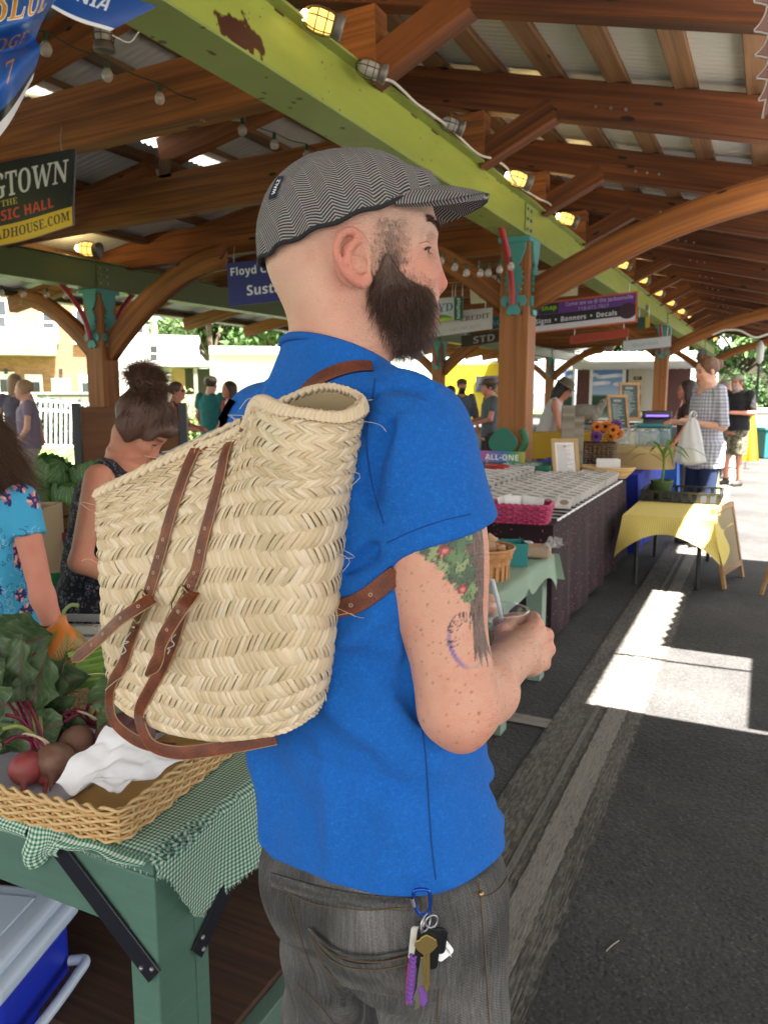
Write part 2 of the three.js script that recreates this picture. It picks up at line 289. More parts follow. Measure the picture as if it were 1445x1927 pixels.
const BX = -2.125, LX = -7.25, BAY = 10.8, Z0 = -7.2, RAFT = 1.78, ZN = 3.2, ZF = -34;
const POSTZ = [Z0 + BAY, Z0, Z0 - BAY, Z0 - 2 * BAY], RZ = [];
for (let i = -3; i < 15; i++) RZ.push(-4.1 - i * RAFT);
function steelBeam(x, soffit, dir, name, label, far) {
const o = thing(name, label, 'steel beam', [x, soffit, 0]);
const gm = far ? M.greenShaded : M.green, L = ZN - ZF, w = 0.125, zc = (ZN + ZF) / 2, H = 0.32;
part('bottom_flange', box(w * 2, 0.014, L, 0, 0.007, zc, 0.003), gm, o);
part('top_flange', box(w * 2 + 0.01, 0.014, L, 0, H - 0.007, zc, 0.003), gm, o);
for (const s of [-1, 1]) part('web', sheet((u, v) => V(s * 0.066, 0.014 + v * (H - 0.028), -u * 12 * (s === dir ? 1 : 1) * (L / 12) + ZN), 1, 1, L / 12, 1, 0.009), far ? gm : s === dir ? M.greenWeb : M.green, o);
for (const z of POSTZ) for (const s of [-1, 1]) {
part('joint_plate', box(0.012, H - 0.05, 0.20, s * 0.0755, H / 2, z, 0.003), gm, o);
for (const dz of [-0.05, 0.06]) for (const dy of [-0.085, 0, 0.085]) part('bolt', rotated(cyl(0.016, 0.016, 0.016, 0, 0, 0, 6), 0, 0, Math.PI / 2).translate(s * 0.088, H / 2 + dy, z + dz), M.steelBolt, o);
}
return o;
}
M.greenWeb.map.wrapS = THREE.RepeatWrapping; M.greenWeb.map.offset.set(-ZN / 12, 0);
steelBeam(BX, 2.85, 1, 'steel_beam', 'lime green steel beam with flaking paint running overhead along the aisle');
steelBeam(LX, 2.675, 1, 'steel_beam', 'green steel beam, shade painted in, along the far left side above the stalls', true);

const tealPlate = (() => {
const s = new THREE.Shape(); const pts = [[-0.1, 0], [0.1, 0], [0.098, -0.06], [0.075, -0.12], [0.06, -0.16], [0.03, -0.19], [0.062, -0.21], [0.05, -0.235], [0.08, -0.25], [0.055, -0.275], [0.09, -0.30], [0.06, -0.325], [0.085, -0.355], [0.045, -0.375], [0.07, -0.41], [0.03, -0.44], [0.05, -0.465], [0.10, -0.46], [0.115, -0.50], [0.10, -0.545], [0.065, -0.55], [0.06, -0.515], [0.035, -0.53], [0.05, -0.57], [0.068, -0.60], [0.035, -0.63], [0.0, -0.615]];
s.moveTo(...pts[0]); for (const p of pts.slice(1)) s.lineTo(...p); for (const p of pts.slice(0, -1).reverse()) s.lineTo(-p[0], p[1]);
for (const [x, y, r] of [[-0.05, -0.505, 0.014], [0.05, -0.505, 0.014], [0, -0.155, 0.012], [0, -0.22, 0.009]]) { const h = new THREE.Path(); h.absarc(x, y, r, 0, 6.283, true); s.holes.push(h); }
return new THREE.ExtrudeGeometry(s, { depth: 0.018, bevelEnabled: true, bevelSize: 0.003, bevelThickness: 0.003, bevelSegments: 1, curveSegments: 6 });
})();
function archGeo(w, d, R0, R1, x1, y1) {
const n = 14, pos = [], uv = [], idx = [];
for (let i = 0; i <= n; i++) {
const t = i / n, x = x1 * t, y = y1 * (1 - Math.pow(1 - t, 1.75)), dx = x1, dy = y1 * 1.75 * Math.pow(Math.max(1 - t, 0.02), 0.75), l = Math.hypot(dx, dy), nx = -dy / l, ny = dx / l, h = d * (0.9 + 0.2 * Math.abs(t - 0.5));
for (const [a, b] of [[-0.5, -w / 2], [-0.5, w / 2], [0.5, w / 2], [0.5, -w / 2]]) { pos.push(x + nx * a * h, y + ny * a * h, b); uv.push(t * 1.8, a * h + b); }
}
for (let i = 0; i < n; i++) for (let k = 0; k < 4; k++) { const a = i * 4 + k, b = i * 4 + (k + 1) % 4; idx.push(a, b, b + 4, a, b + 4, a + 4); }
idx.push(0, 2, 1, 0, 3, 2); const e = n * 4; idx.push(e, e + 1, e + 2, e, e + 2, e + 3);
return geoFrom(pos, uv, idx).toNonIndexed();
}
function bow(len) {
const p = []; for (let i = 0; i <= 8; i++) { const t = i / 8; p.push(V(0, -0.52 + 0.62 * t * 1.02, 0.05 + 0.42 * t * t)); } return p;
}
function post(x, z, top, label, side, arches) {
const o = thing('timber_post', label, 'post', [x, 0, z]);
const w = 0.27;
const sh = part('shaft', beam(V(0, 0, 0), V(0, top, 0), w, w, V(0, 0, 1), 0.012), M.post, o);
part('cap_block', box(w + 0.02, 0.05, w + 0.1, 0, top - 0.025, 0, 0.006), M.teal, o);
const pl = part('scroll_plate', tealPlate.clone().translate(0, top - 0.05, w / 2 + 0.004), M.teal, o);
const pl2 = part('scroll_plate', rotated(tealPlate.clone(), 0, Math.PI / 2, 0).translate(w / 2 + 0.004, top - 0.05, 0), M.teal, o);
part('scroll_plate', rotated(tealPlate.clone(), 0, Math.PI, 0).translate(0, top - 0.05, -w / 2 - 0.004), M.teal, o);
part('bow_brace', tube(bow(1).map((q) => q.add(V(0, top - 0.07, w / 2))), 0.028, 24, 8), M.red, o);
part('bow_brace', tube(bow(1).map((q) => V(0, q.y + top - 0.07, -q.z - w / 2)), 0.028, 24, 8), M.red, o);
for (const [dx, y0, x1, y1, d] of arches) part('arch_brace', archGeo(0.11, d, 0, 0, x1, y1).translate(dx, y0, 0), M.timber, o);
return o;
}
const postLabels = ['timber post with teal plates behind the aisle', 'thick orange timber post standing behind the card table', 'timber post beside the woman in the plaid shirt', 'far timber post at the end of the aisle'];
POSTZ.forEach((z, i) => { post(BX, z, 2.85, postLabels[i], 1, [[0.1, 2.33, 2.35, 0.76, 0.25], [-0.1, 2.28, -1.5, 0.74, 0.2]]); });
const postLabelsL = ['timber post out beyond the produce stall', 'timber post with pale teal plate and red bow behind the woman with the bun', 'timber post left of the yellow van', 'timber post far along the left row of stalls'];
POSTZ.forEach((z, i) => { post(LX, z, 2.675, postLabelsL[i], 1, [[0.1, 1.95, 1.75, 0.98, 0.26], [-0.1, 1.95, -1.2, 0.7, 0.2]]); });

const RIDGE = -3.4, SL = 0.235, roofY = (x) => x > RIDGE ? 3.62 - SL * (x + 1.33) : 3.62 - SL * (RIDGE + 1.33) + SL * (x - RIDGE), EAVE = 0.30, LEAVE = -5.05;
const lowY = (x) => 3.56 + 0.2 * (x + 5.2);
const TL = ['dark timber roof truss over the very near end of the pavilion', 'dark timber roof truss just behind the viewer', 'dark timber roof truss crossing the top edge of the picture', 'roof truss whose tie beam carries the black and yellow banner', 'roof truss passing just above the cap, with a pale strut', 'roof truss directly over the thick orange post'];
const GR = 'timber frames across the pavilion';
RZ.forEach((z, i) => {
const o = thing('roof_truss', TL[i] || 'dark timber roof truss far along the pavilion beyond the thick post', 'roof truss', [0, 0, z], 0, TL[i] ? null : GR);
const b = (n, x0, y0, x1, y1, w, h, m = M.timber) => part(n, beam(V(x0, y0, 0), V(x1, y1, 0), w, h), m, o);
b('tie_beam', -8.7, 3.1, -2.0, 3.34, 0.15, 0.36);
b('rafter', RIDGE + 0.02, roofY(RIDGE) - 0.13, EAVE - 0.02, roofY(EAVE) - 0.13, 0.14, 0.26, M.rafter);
b('rafter', LEAVE, roofY(LEAVE) - 0.11, RIDGE - 0.02, roofY(RIDGE) - 0.13, 0.14, 0.24);
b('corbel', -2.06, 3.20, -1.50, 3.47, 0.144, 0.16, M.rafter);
b('low_rafter', -9.3, lowY(-9.3) - 0.1, -5.2, lowY(-5.2) - 0.1, 0.13, 0.2);
part('strut', beam(V(-4.98, 3.38, 0), V(-4.98, roofY(-4.98) - 0.2, 0), 0.15, 0.15, V(0, 0, 1)), M.purlin, o);
part('strut', beam(V(-8.2, 3.0, 0), V(-8.2, lowY(-8.2) - 0.15, 0), 0.12, 0.12, V(0, 0, 1)), M.timber, o);
for (const x of [-1.2, -1.1, -1.0, 0.05, -2.6, -2.5]) part('bolt', rotated(cyl(0.011, 0.011, 0.012, 0, 0, 0, 8), Math.PI / 2, 0, 0).translate(x, (x < -2 ? 3.3 : roofY(x) - 0.17), 0.078), M.steelBolt, o);
});
const pur = (x, y, label, w = 0.14, h = 0.05) => single('purlin', beam(V(x, y + h / 2 + 0.002, ZN + 0.4), V(x, y + h / 2 + 0.002, ZF - 0.4), w, h), M.purlin, label, 'purlin', 'purlins under the metal roof');
for (let x = EAVE - 0.05; x > RIDGE; x -= 0.44) pur(x, roofY(x), 'long wooden purlin on the rafters over the aisle');
for (let x = RIDGE - 0.2; x > LEAVE - 0.02; x -= 0.46) pur(x, roofY(x), 'long wooden purlin of the raised roof over the stalls');
for (let x = -5.25; x > -9.3; x -= 0.8) pur(x, lowY(x), 'long wooden purlin of the low left roof', 0.12, 0.07);
function roofSheet(fy, x0, x1, W) {
const n = Math.round(W / 0.07) * 6;
return sheet((u, v) => { const x = lerp(x0, x1, v), z = -u * W; return V(x, fy(x) + 0.066 + 0.008 * Math.sin(u * W / 0.07 * Math.PI * 2), z); }, n, 1);
}
{
const W = 1.05; let n = Math.ceil((ZN - ZF + 0.6) / 1.0);
for (const [name, x0, x1, fy, label] of [['metal_roof', RIDGE, EAVE + 0.12, roofY, 'corrugated metal roof over the aisle side'], ['metal_roof', LEAVE - 0.1, RIDGE, roofY, 'corrugated metal roof of the raised ridge, stall side'], ['metal_roof', -9.6, -5.12, (x) => lowY(x) + 0.02, 'corrugated metal low roof over the left stalls']]) {
const o = thing(name, label, 'roof', [0, 0, 0]); const g = roofSheet(fy, x0, x1, W);
for (let i = 0; i < n; i++) { const p = part('roof_sheet', g, M.metalRoof, o); p.position.set(0, (i % 2) * 0.003, ZN + 0.3 - i * 1.0); }
}
}
M.canvasTan = mat([0.5, 0.47, 0.42], 0.9); 
function canopy(x0, x1, z0, z1, h, label, scallop) {  // added canopies out of view, shaping sun and shade on the aisle
const o = thing('shade_canopy', label, 'canopy', [0, 0, 0]);
const pts = []; const s = new THREE.Shape(); s.moveTo(x1, -z0); s.lineTo(x1, -z1);
const n = Math.round((z0 - z1) / 0.075); for (let i = 0; i <= n; i++) { const z = lerp(z1, z0, i / n); s.lineTo(x0 + (scallop ? 0.025 * (i % 2) : 0), -z); }
const g = new THREE.ExtrudeGeometry(s, { depth: 0.03, bevelEnabled: false }); g.rotateX(-Math.PI / 2); g.translate(0, h, 0); part('roof_panel', g, M.canvasTan, o);
for (const [x, z] of [[x0 + 0.5, z0 - 0.1], [x0 + 0.5, z1 + 0.1], [x1 - 0.1, z0 - 0.1], [x1 - 0.1, z1 + 0.1]]) part('leg', cyl(0.025, 0.025, h, x, h / 2, z), M.galv, o);
return o;
}
canopy(0.10, 3.4, 1.6, -3.28, 2.5, 'added unseen tan canopy shading the near end of the aisle', false);
canopy(0.90, 3.6, -3.3, -4.36, 2.6, 'narrow added tan canopy, unseen, bounding the sun patch between the other two', false);
canopy(0.33, 3.6, -4.37, -7.25, 2.4, 'added unseen tan canopy whose scalloped edge shapes the sun strip', true);
{ const o = single('awning_rope', tube([V(0.1, 2.45, -4.1), V(0.6, 2.42, -4.12), V(0.98, 2.45, -4.14)], 0.014, 12, 6), M.cord, 'unseen rope tied between the added canopies', 'rope'); }

const trunkM = mat([0.12, 0.085, 0.06], 0.9);
const leafM = (r, g, b) => new THREE.MeshPhysicalMaterial({ color: new THREE.Color().setRGB(r, g, b), roughness: 0.75, side: THREE.DoubleSide });
const leafGeo = (() => { const g = new THREE.BufferGeometry(); g.setAttribute('position', new THREE.Float32BufferAttribute([0, 0, 0, 0.5, 0.12, 0.28, 1, 0, 0, 0.5, 0.12, -0.28, 0.5, -0.02, 0], 3)); g.setIndex([0, 1, 4, 1, 2, 4, 2, 3, 4, 3, 0, 4]); g.setAttribute('uv', new THREE.Float32BufferAttribute([0, 0, 1, 0, 1, 1, 0, 1, 0.5, 0.5], 2)); g.computeVertexNormals(); return g; })();
function leaves(n, place, m, parent, name, size, seed) {
const R = rng(seed), im = new THREE.InstancedMesh(leafGeo, m, n), q = new THREE.Quaternion(), mx = new THREE.Matrix4(), c = new THREE.Color();
for (let i = 0; i < n; i++) { const p = place(R), d = V(R() - 0.5, R() - 0.6, R() - 0.5).normalize(); q.setFromUnitVectors(V(1, 0, 0), d); q.multiply(new THREE.Quaternion().setFromAxisAngle(V(1, 0, 0), R() * 6.28)); const s = size * (0.6 + 0.8 * R()); mx.compose(p, q, V(s, s, s)); im.setMatrixAt(i, mx); const k = 0.6 + 0.8 * R(); im.setColorAt(i, c.setRGB(k, k, k * (0.8 + 0.4 * R()))); }
im.name = name; im.userData.kind = 'stuff'; im.castShadow = im.receiveShadow = true; parent.add(im); return im;
}
function tree(pos, h, r, label, seed, col = [0.06, 0.12, 0.03], group) {
const o = thing('tree', label, 'tree', pos, 0, group), R = rng(seed);
const tr = [tube([V(0, 0, 0), V(0.1, h * 0.3, 0.05), V(-0.05, h * 0.6, 0), V(0, h * 0.85, 0)], h * 0.022, 12, 8)];
const cl = []; for (let i = 0; i < 26; i++) { const a = R() * 6.28, e = Math.acos(1 - 1.7 * R()), rr = r * (0.45 + 0.55 * R()); cl.push([V(Math.cos(a) * Math.sin(e) * rr, h * 0.62 + Math.cos(e) * rr * 0.85, Math.sin(a) * Math.sin(e) * rr), r * (0.22 + 0.2 * R())]); }
for (const [c] of cl.slice(0, 12)) tr.push(tube([V(0, h * 0.35, 0), c.clone().multiplyScalar(0.5).add(V(0, h * 0.25, 0)), c], h * 0.008, 6, 5));
part('trunk', tr, trunkM, o);
leaves(5200, (Q) => { const [c, s] = cl[Math.floor(Q() * cl.length)]; const a = Q() * 6.28, u = Q() * 2 - 1, k = Math.sqrt(1 - u * u), d = s * (0.6 + 0.45 * Q()); return V(c.x + Math.cos(a) * k * d, c.y + u * d * 0.75, c.z + Math.sin(a) * k * d); }, leafM(...col), o, 'crown', r * 0.13, seed + 1);
return o;
}
function bush(pos, rx, ry, rz, n, label, seed, col, leaf, cat = 'bush', name = 'bush') {
const o = thing(name, label, cat, pos); const R = rng(seed); const cl = []; for (let i = 0; i < 14; i++) cl.push([V((R() - 0.5) * 1.5 * rx, ry * (0.25 + 0.7 * R()), (R() - 0.5) * 1.5 * rz), 0.35 + 0.3 * R()]);
part('stem', [tube([V(0, 0, 0), V(0.02, ry * 0.5, 0), V(0, ry, 0)], 0.02, 6, 5), tube([V(0, 0, 0), V(rx * 0.3, ry * 0.4, 0), V(rx * 0.5, ry * 0.8, 0)], 0.015, 6, 5)], trunkM, o);
leaves(n, (Q) => { const [c, s] = cl[Math.floor(Q() * cl.length)]; const a = Q() * 6.28, u = Q() * 2 - 1, k = Math.sqrt(1 - u * u), d = s * (0.7 + 0.4 * Q()); return V(c.x + Math.cos(a) * k * d * rx, Math.max(0.02, c.y + u * d * ry * 0.6), c.z + Math.sin(a) * k * d * rz); }, leafM(...col), o, 'leaves', leaf, seed + 1);
return o;
}
function facing(name, label, cat, px, D, extra = 0, group) {
const b = atD(px, 735, D), turn = Math.atan2(-b.x, -b.z) + extra, o = thing(name, label, cat, [b.x, 0, b.z], turn, group);
const n = V(Math.sin(turn), 0, Math.cos(turn)), inv = new THREE.Matrix4().makeRotationY(-turn);
o.q = (x, y) => { const d = ray(x, y), t = (V(b.x, 0, b.z).sub(C0).dot(n)) / d.dot(n); const p = d.multiplyScalar(t).add(C0).sub(V(b.x, 0, b.z)).applyMatrix4(inv); return [p.x, p.y]; };
return o;
}
const panelAt = (o, x0, y0, x1, y1, z, d) => { const a = o.q(x0, y1), b = o.q(x1, y0); return box(Math.abs(b[0] - a[0]), Math.abs(b[1] - a[1]), d, (a[0] + b[0]) / 2, (a[1] + b[1]) / 2, z); };
const brickTex = dtex(512, 512, (x, y) => { const row = Math.floor(y / 16), xx = (x + (row % 2) * 21) % 42.67, m = (y % 16) < 2.4 || xx < 2.4, h = hash3(Math.floor((x + (row % 2) * 21) / 42.67), row, 4), n = hash3(x, y, 3) * 0.05; return m ? [0.6, 0.53, 0.44] : [0.50 + 0.1 * h + n, 0.31 + 0.09 * h + n, 0.215 + 0.07 * h + n]; }, true, [0.4, 0.4]);
M.brick = mat('#ffffff', 0.9, { map: brickTex }); M.whitePaint = mat([0.78, 0.78, 0.76], 0.6); M.glassDark = mat([0.035, 0.04, 0.045], 0.12); M.conc = mat([0.36, 0.35, 0.33], 0.9);
const greyWood = mat('#ffffff', 0.9, { map: woodTex([0.55, 0.52, 0.47], [0.33, 0.30, 0.26], 30, [0.4, 1], 3) });
{
const o = facing('brick_building', 'sunlit orange brick building with tall sash windows and a white balcony', 'building', 60, 34);
const [xa] = o.q(-420, 600), [xb] = o.q(190, 600), top = 13.5;
part('wall', box(xb - xa, top, 8, (xa + xb) / 2, top / 2, -4.0), M.brick, o);
part('corner_trim', box(0.22, top, 0.3, xb - 0.1, top / 2, 0.03), M.whitePaint, o);
part('roof', box(xb - xa + 0.6, 0.3, 8.6, (xa + xb) / 2, top + 0.15, -4), M.conc, o);
const win = (x0, y0, x1, y1) => { const f = part('window', panelAt(o, x0, y0, x1, y1, 0.05, 0.14), M.whitePaint, o); const w = (x1 - x0) * 0.16, ym = (y0 + y1) / 2 + 3; part('pane', panelAt(o, x0 + w, y0 + 4, x1 - w, ym - 2, 0.1, 0.06), M.glassDark, f); part('pane', panelAt(o, x0 + w, ym + 2, x1 - w, y1 - 6, 0.1, 0.05), M.glassDark, f); part('sill', panelAt(o, x0 - 2, y1 - 3, x1 + 2, y1 + 3, 0.1, 0.2), M.whitePaint, f); };
win(-8, 563, 14, 622); win(78, 562, 106, 644); win(141, 582, 167, 645); win(-90, 555, -58, 640); win(-180, 545, -140, 632); win(175, 690, 176, 692);
win(78, 430, 106, 500); win(141, 446, 167, 512); win(-8, 420, 18, 492);
const bal = part('balcony', panelAt(o, -120, 622, 103, 660, 0.7, 1.4), M.whitePaint, o); part('deck', panelAt(o, -120, 660, 105, 668, 0.7, 1.5), greyWood, bal);
for (const [a, b, c, d] of [[-2, 700, 28, 748], [50, 705, 80, 748], [98, 712, 132, 738], [150, 706, 176, 740]]) { const f = part('door_frame', panelAt(o, a, b, c, d, 0.05, 0.16), M.whitePaint, o); if (d > 739) part('panel', panelAt(o, a + 5, b + 14, c - 5, d - 2, 0.1, 0.1), M.glassDark, f); }
for (const x of [12, 115]) part('wall_lamp', panelAt(o, x - 3, 694, x + 3, 704, 0.12, 0.2), M.blackIron, o);
}
{ const o = facing('retaining_wall', 'grey board retaining wall below the brick building', 'wall', 60, 30); for (let i = 0; i < 9; i++) part('board', panelAt(o, -150 + i * 38, 741, -113 + i * 38, 780, 0, 0.12), mat([0.13, 0.125, 0.115], 0.9), o); part('coping', panelAt(o, -150, 738, 192, 742, 0, 0.2), M.conc, o); }
[[20, 22], [75, 21.5], [130, 22]].forEach(([x, d], i) => { const p = atD(x, 735, d); bush([p.x, 0, p.z], 1.5, 1.0, 0.5, 2600, ['added dark shrub standing in for shade behind the left fence end', 'added dark shrub standing in for shade behind the picket fence post', 'added dark shrub standing in for shade behind the right fence end'][i], 75 + i, [0.012, 0.03, 0.02], 0.17); });  // near-black shrubs added to give the dark shade between the pickets
function picket(px0, px1, y0, y1, yb0, yb1, D0, D1, label, n, posts) {
const o = thing('picket_fence', label, 'fence', [0, 0, 0]);
const A = atD(px0, y0, D0), B = atD(px1, y1, D1), a = atD(px0, yb0, D0), b = atD(px1, yb1, D1);
const at = (t, s) => A.clone().lerp(B, t).lerp(a.clone().lerp(b, t), s);
for (let i = 0; i < n; i++) { const t = (i + 0.5) / n; part('picket', beam(at(t, 0.02), at(t, 1), 0.05, 0.03, V(0, 0, 1)), M.whitePaint, o); }
for (const s of [0.0, 0.19, 0.92]) part('rail', beam(at(0, s), at(1, s), 0.05, 0.06), M.whitePaint, o);
for (const t of posts) part('post', beam(at(t, -0.08), at(t, 1.1), 0.13, 0.13, V(0, 0, 1)), M.whitePaint, o);
return o;
}
picket(62, 200, 752, 764, 845, 850, 19, 20.5, 'white picket fence in full sun left of the woman with the bun', 15, [0, 1]);
picket(-60, 62, 745, 752, 830, 845, 19.5, 19, 'white picket fence panel at the left edge', 13, [0]);
{
const o = facing('white_house', 'white clapboard house with brick chimney and weathered porch', 'house', 320, 40);
const sid = mat('#ffffff', 0.7, { map: dtex(64, 64, (x, y) => { const v = y % 16 < 2 ? 0.78 : 0.92; return [v, v, v * 0.98]; }, true, [0.6, 0.6]) });
part('wall', panelAt(o, 190, 632, 374, 900, -3, 6), sid, o); part('wall', panelAt(o, 130, 560, 262, 900, -4.2, 6), sid, o);
part('roof', panelAt(o, 276, 636, 376, 646, -2.8, 6.6), M.conc, o);
part('chimney', panelAt(o, 284, 604, 295, 640, -3, 0.5), M.brick, o); part('chimney_pot', panelAt(o, 286, 590, 293, 606, -3, 0.3), M.conc, o);
const f = part('window', panelAt(o, 281, 648, 299, 684, 0.05, 0.12), M.whitePaint, o); part('pane', panelAt(o, 284, 652, 296, 664, 0.1, 0.1), M.glassDark, f); part('pane', panelAt(o, 284, 667, 296, 679, 0.1, 0.1), M.glassDark, f);
const f2 = part('window', panelAt(o, 256, 606, 270, 626, -1.1, 0.12), M.whitePaint, o); part('pane', panelAt(o, 258, 609, 268, 624, -1.0, 0.1), M.glassDark, f2);
const p = part('porch_roof', panelAt(o, 278, 684, 412, 692, 1.4, 3.2), M.metalRoof, o);
for (const x of [280, 318, 366, 402]) part('porch_post', panelAt(o, x - 2, 692, x + 2, 770, 2.8, 0.14), greyWood, o);
for (let i = 0; i < 8; i++) part('porch_board', panelAt(o, 322 + i * 11, 742, 332 + i * 11, 782, 2.8, 0.06), greyWood, o);
part('back_panel', panelAt(o, 326, 694, 348, 740, 0.2, 0.1), mat([0.42, 0.27, 0.15], 0.8), o); part('back_panel', panelAt(o, 350, 694, 404, 770, 0.15, 0.1), mat([0.05, 0.045, 0.04], 0.9), o);
}
{ const o = facing('white_shed', 'plain white shed with a small grey notice on its wall', 'shed', 470, 30); part('wall', panelAt(o, 402, 668, 640, 900, -2, 4), mat([0.74, 0.75, 0.75], 0.6), o); part('roof', panelAt(o, 396, 655, 660, 668, -1.8, 4.8), mat([0.6, 0.6, 0.6], 0.5), o); const s = part('notice', panelAt(o, 434, 739, 448, 750, 0.03, 0.05), mat([0.12, 0.17, 0.2], 0.6), o); part('lettering', panelAt(o, 437, 743, 445, 746, 0.06, 0.02), M.whitePaint, s); }
{ const o = thing('board_fence', 'weathered grey board fence behind the people in the garden', 'fence'); for (let i = 0; i < 17; i++) { const a = atD(300 + i * 9, 764, 24), b = atD(300 + i * 9, 850, 24); b.x = a.x; b.z = a.z; part('board', beam(b, a, 0.145, 0.03, V(-CF.z, 0, CF.x)), greyWood, o); } for (const y of [782, 806]) part('rail', beam(atD(296, y, 24.06), atD(450, y, 24.06), 0.04, 0.09), greyWood, o); }
tree((() => { const p = atD(398, 735, 46); return [p.x, 0, p.z]; })(), 8.5, 2.9, 'leafy green tree behind the white house, left of the shed', 11, [0.07, 0.13, 0.035]);
tree((() => { const p = atD(452, 735, 50); return [p.x, 0, p.z]; })(), 9, 3.2, 'broad green tree rising behind the white shed', 12, [0.05, 0.1, 0.03]);
tree((() => { const p = atD(512, 735, 47); return [p.x, 0, p.z]; })(), 8.6, 3.0, 'green tree behind the white shed close to the cap', 13, [0.06, 0.12, 0.03]);
tree([-8.5, 0, -47], 10, 4.5, 'dark green tree beyond the trailer with the posters', 14, [0.05, 0.11, 0.03]);
tree([-1.2, 0, -40], 6.2, 2.6, 'light green tree beyond the far end of the aisle', 15, [0.08, 0.16, 0.04]);
tree([2.5, 0, -48], 12, 5, 'tall green tree beyond the cream building', 16, [0.05, 0.1, 0.03]);
function strapPlant(pos, n, len, label, seed, col = [0.13, 0.22, 0.05]) {
const o = thing('garden_plant', label, 'plant', pos), R = rng(seed), m = leafM(...col), gs = [];
for (let i = 0; i < n; i++) { const a = R() * 6.28, l = len * (0.6 + 0.6 * R()), w = 0.05 + 0.04 * R(), e = 0.5 + 0.5 * R(), d = V(Math.cos(a), 0, Math.sin(a)), s = V(-d.z, 0, d.x); gs.push(sheet((u, v) => d.clone().multiplyScalar(l * v * (0.4 + 0.4 * e)).add(V(0, l * (v * 1.1 * e - v * v * 0.75), 0)).addScaledVector(s, (u - 0.5) * w * 2 * Math.sin(Math.PI * (0.1 + 0.88 * v))), 2, 6)); }
part('leaves', gs, m, o); return o;
}
[[75, 862, 12.5], [100, 850, 13], [125, 858, 12.6], [148, 846, 13.4], [112, 880, 12], [20, 870, 12.5]].forEach(([x, y, d], i) => { const p = atD(x, y, d); strapPlant([p.x, 0.02, p.z], 26, 1.15, ['bright green strap-leaved clump by the fence post', 'tall bright green clump in front of the picket fence', 'yellow-green clump in the middle of the sunlit bed', 'green clump right beside the black-edged board', 'low green clump nearest the cabbages', 'green clump by the left edge behind the girl'][i], 40 + i); });
{ const p = atD(388, 850, 15); bush([p.x, 0, p.z], 1.2, 0.9, 0.7, 900, 'bright green shrub in the sun beside the bun woman’s shoulder'.replace('’', ''), 61, [0.14, 0.24, 0.05], 0.11); }
{ const p = atD(340, 820, 20); bush([p.x, 0, p.z], 0.6, 1.5, 0.5, 500, 'pale yellow flowering shrub by the board fence', 62, [0.35, 0.36, 0.16], 0.1); }
{ const o = facing('market_trailer', 'brown trailer with a rolled white awning and landscape posters', 'trailer', 1180, 34);
part('body', panelAt(o, 1082, 690, 1300, 792, -1.5, 3), mat([0.10, 0.035, 0.03], 0.6), o);
const aw = []; { const a = o.q(1078, 680), b = o.q(1305, 680); const g = new THREE.CylinderGeometry(0.36, 0.36, b[0] - a[0], 20, 40); g.rotateZ(Math.PI / 2); g.translate((a[0] + b[0]) / 2, a[1], 0.3); aw.push(g); for (let i = 0; i < 16; i++) { const t = new THREE.TorusGeometry(0.365, 0.022, 5, 18); t.rotateY(Math.PI / 2 + 0.4); t.translate(lerp(a[0], b[0], i / 15), a[1], 0.3); aw.push(t); } }
part('awning_roll', aw, M.whitePaint, o); part('roof', panelAt(o, 1085, 664, 1310, 674, -1.5, 3.1), M.whitePaint, o);
const scen = ctex(128, 192, (g, w, h) => { const s = g.createLinearGradient(0, 0, 0, h); s.addColorStop(0, '#5d7fb5'); s.addColorStop(0.5, '#a9bfd8'); s.addColorStop(0.55, '#27513a'); s.addColorStop(0.75, '#1c3d33'); s.addColorStop(1, '#8fa38e'); g.fillStyle = s; g.fillRect(0, 0, w, h); g.fillStyle = 'rgba(240,240,245,0.7)'; for (let i = 0; i < 9; i++) { g.beginPath(); g.ellipse((i * 53) % w, 20 + (i * 31) % 60, 26, 8, 0, 0, 7); g.fill(); } });
const pm = mat('#ffffff', 0.4, { map: scen });
const face = (x0, y0, x1, y1, z, m, n) => { const a = o.q(x0, y1), b = o.q(x1, y0); return part(n, sheet((u, v) => V(lerp(a[0], b[0], u), lerp(a[1], b[1], v), z), 1, 1), m, o); };
part('poster_frame', panelAt(o, 1106, 690, 1178, 790, 0.02, 0.06), M.whitePaint, o); face(1112, 696, 1171, 786, 0.06, pm, 'poster');
part('poster_frame', panelAt(o, 1052, 694, 1082, 792, 0.02, 0.06), M.whitePaint, o); face(1057, 698, 1078, 788, 0.06, pm, 'poster');
const fish = ctex(128, 192, (g, w, h) => { g.fillStyle = '#b7ad97'; g.fillRect(0, 0, w, h); g.fillStyle = '#2b2620'; g.fillRect(30, 36, 70, 16); g.fillStyle = '#c4a24c'; g.fillRect(38, 52, 52, 10); g.fillStyle = '#6d6250'; g.beginPath(); g.ellipse(62, 88, 34, 16, 0, 0, 7); g.fill(); g.fillStyle = '#7d4a40'; g.fillRect(20, 120, 80, 50); g.fillStyle = '#c9bfa8'; g.font = 'bold 12px sans-serif'; g.fillText('TROUT', 42, 48); });
part('cream_panel', panelAt(o, 1178, 690, 1250, 792, 0.02, 0.05), mat([0.5, 0.46, 0.38], 0.7), o); face(1182, 694, 1214, 770, 0.06, mat('#ffffff', 0.6, { map: fish }), 'poster');
}
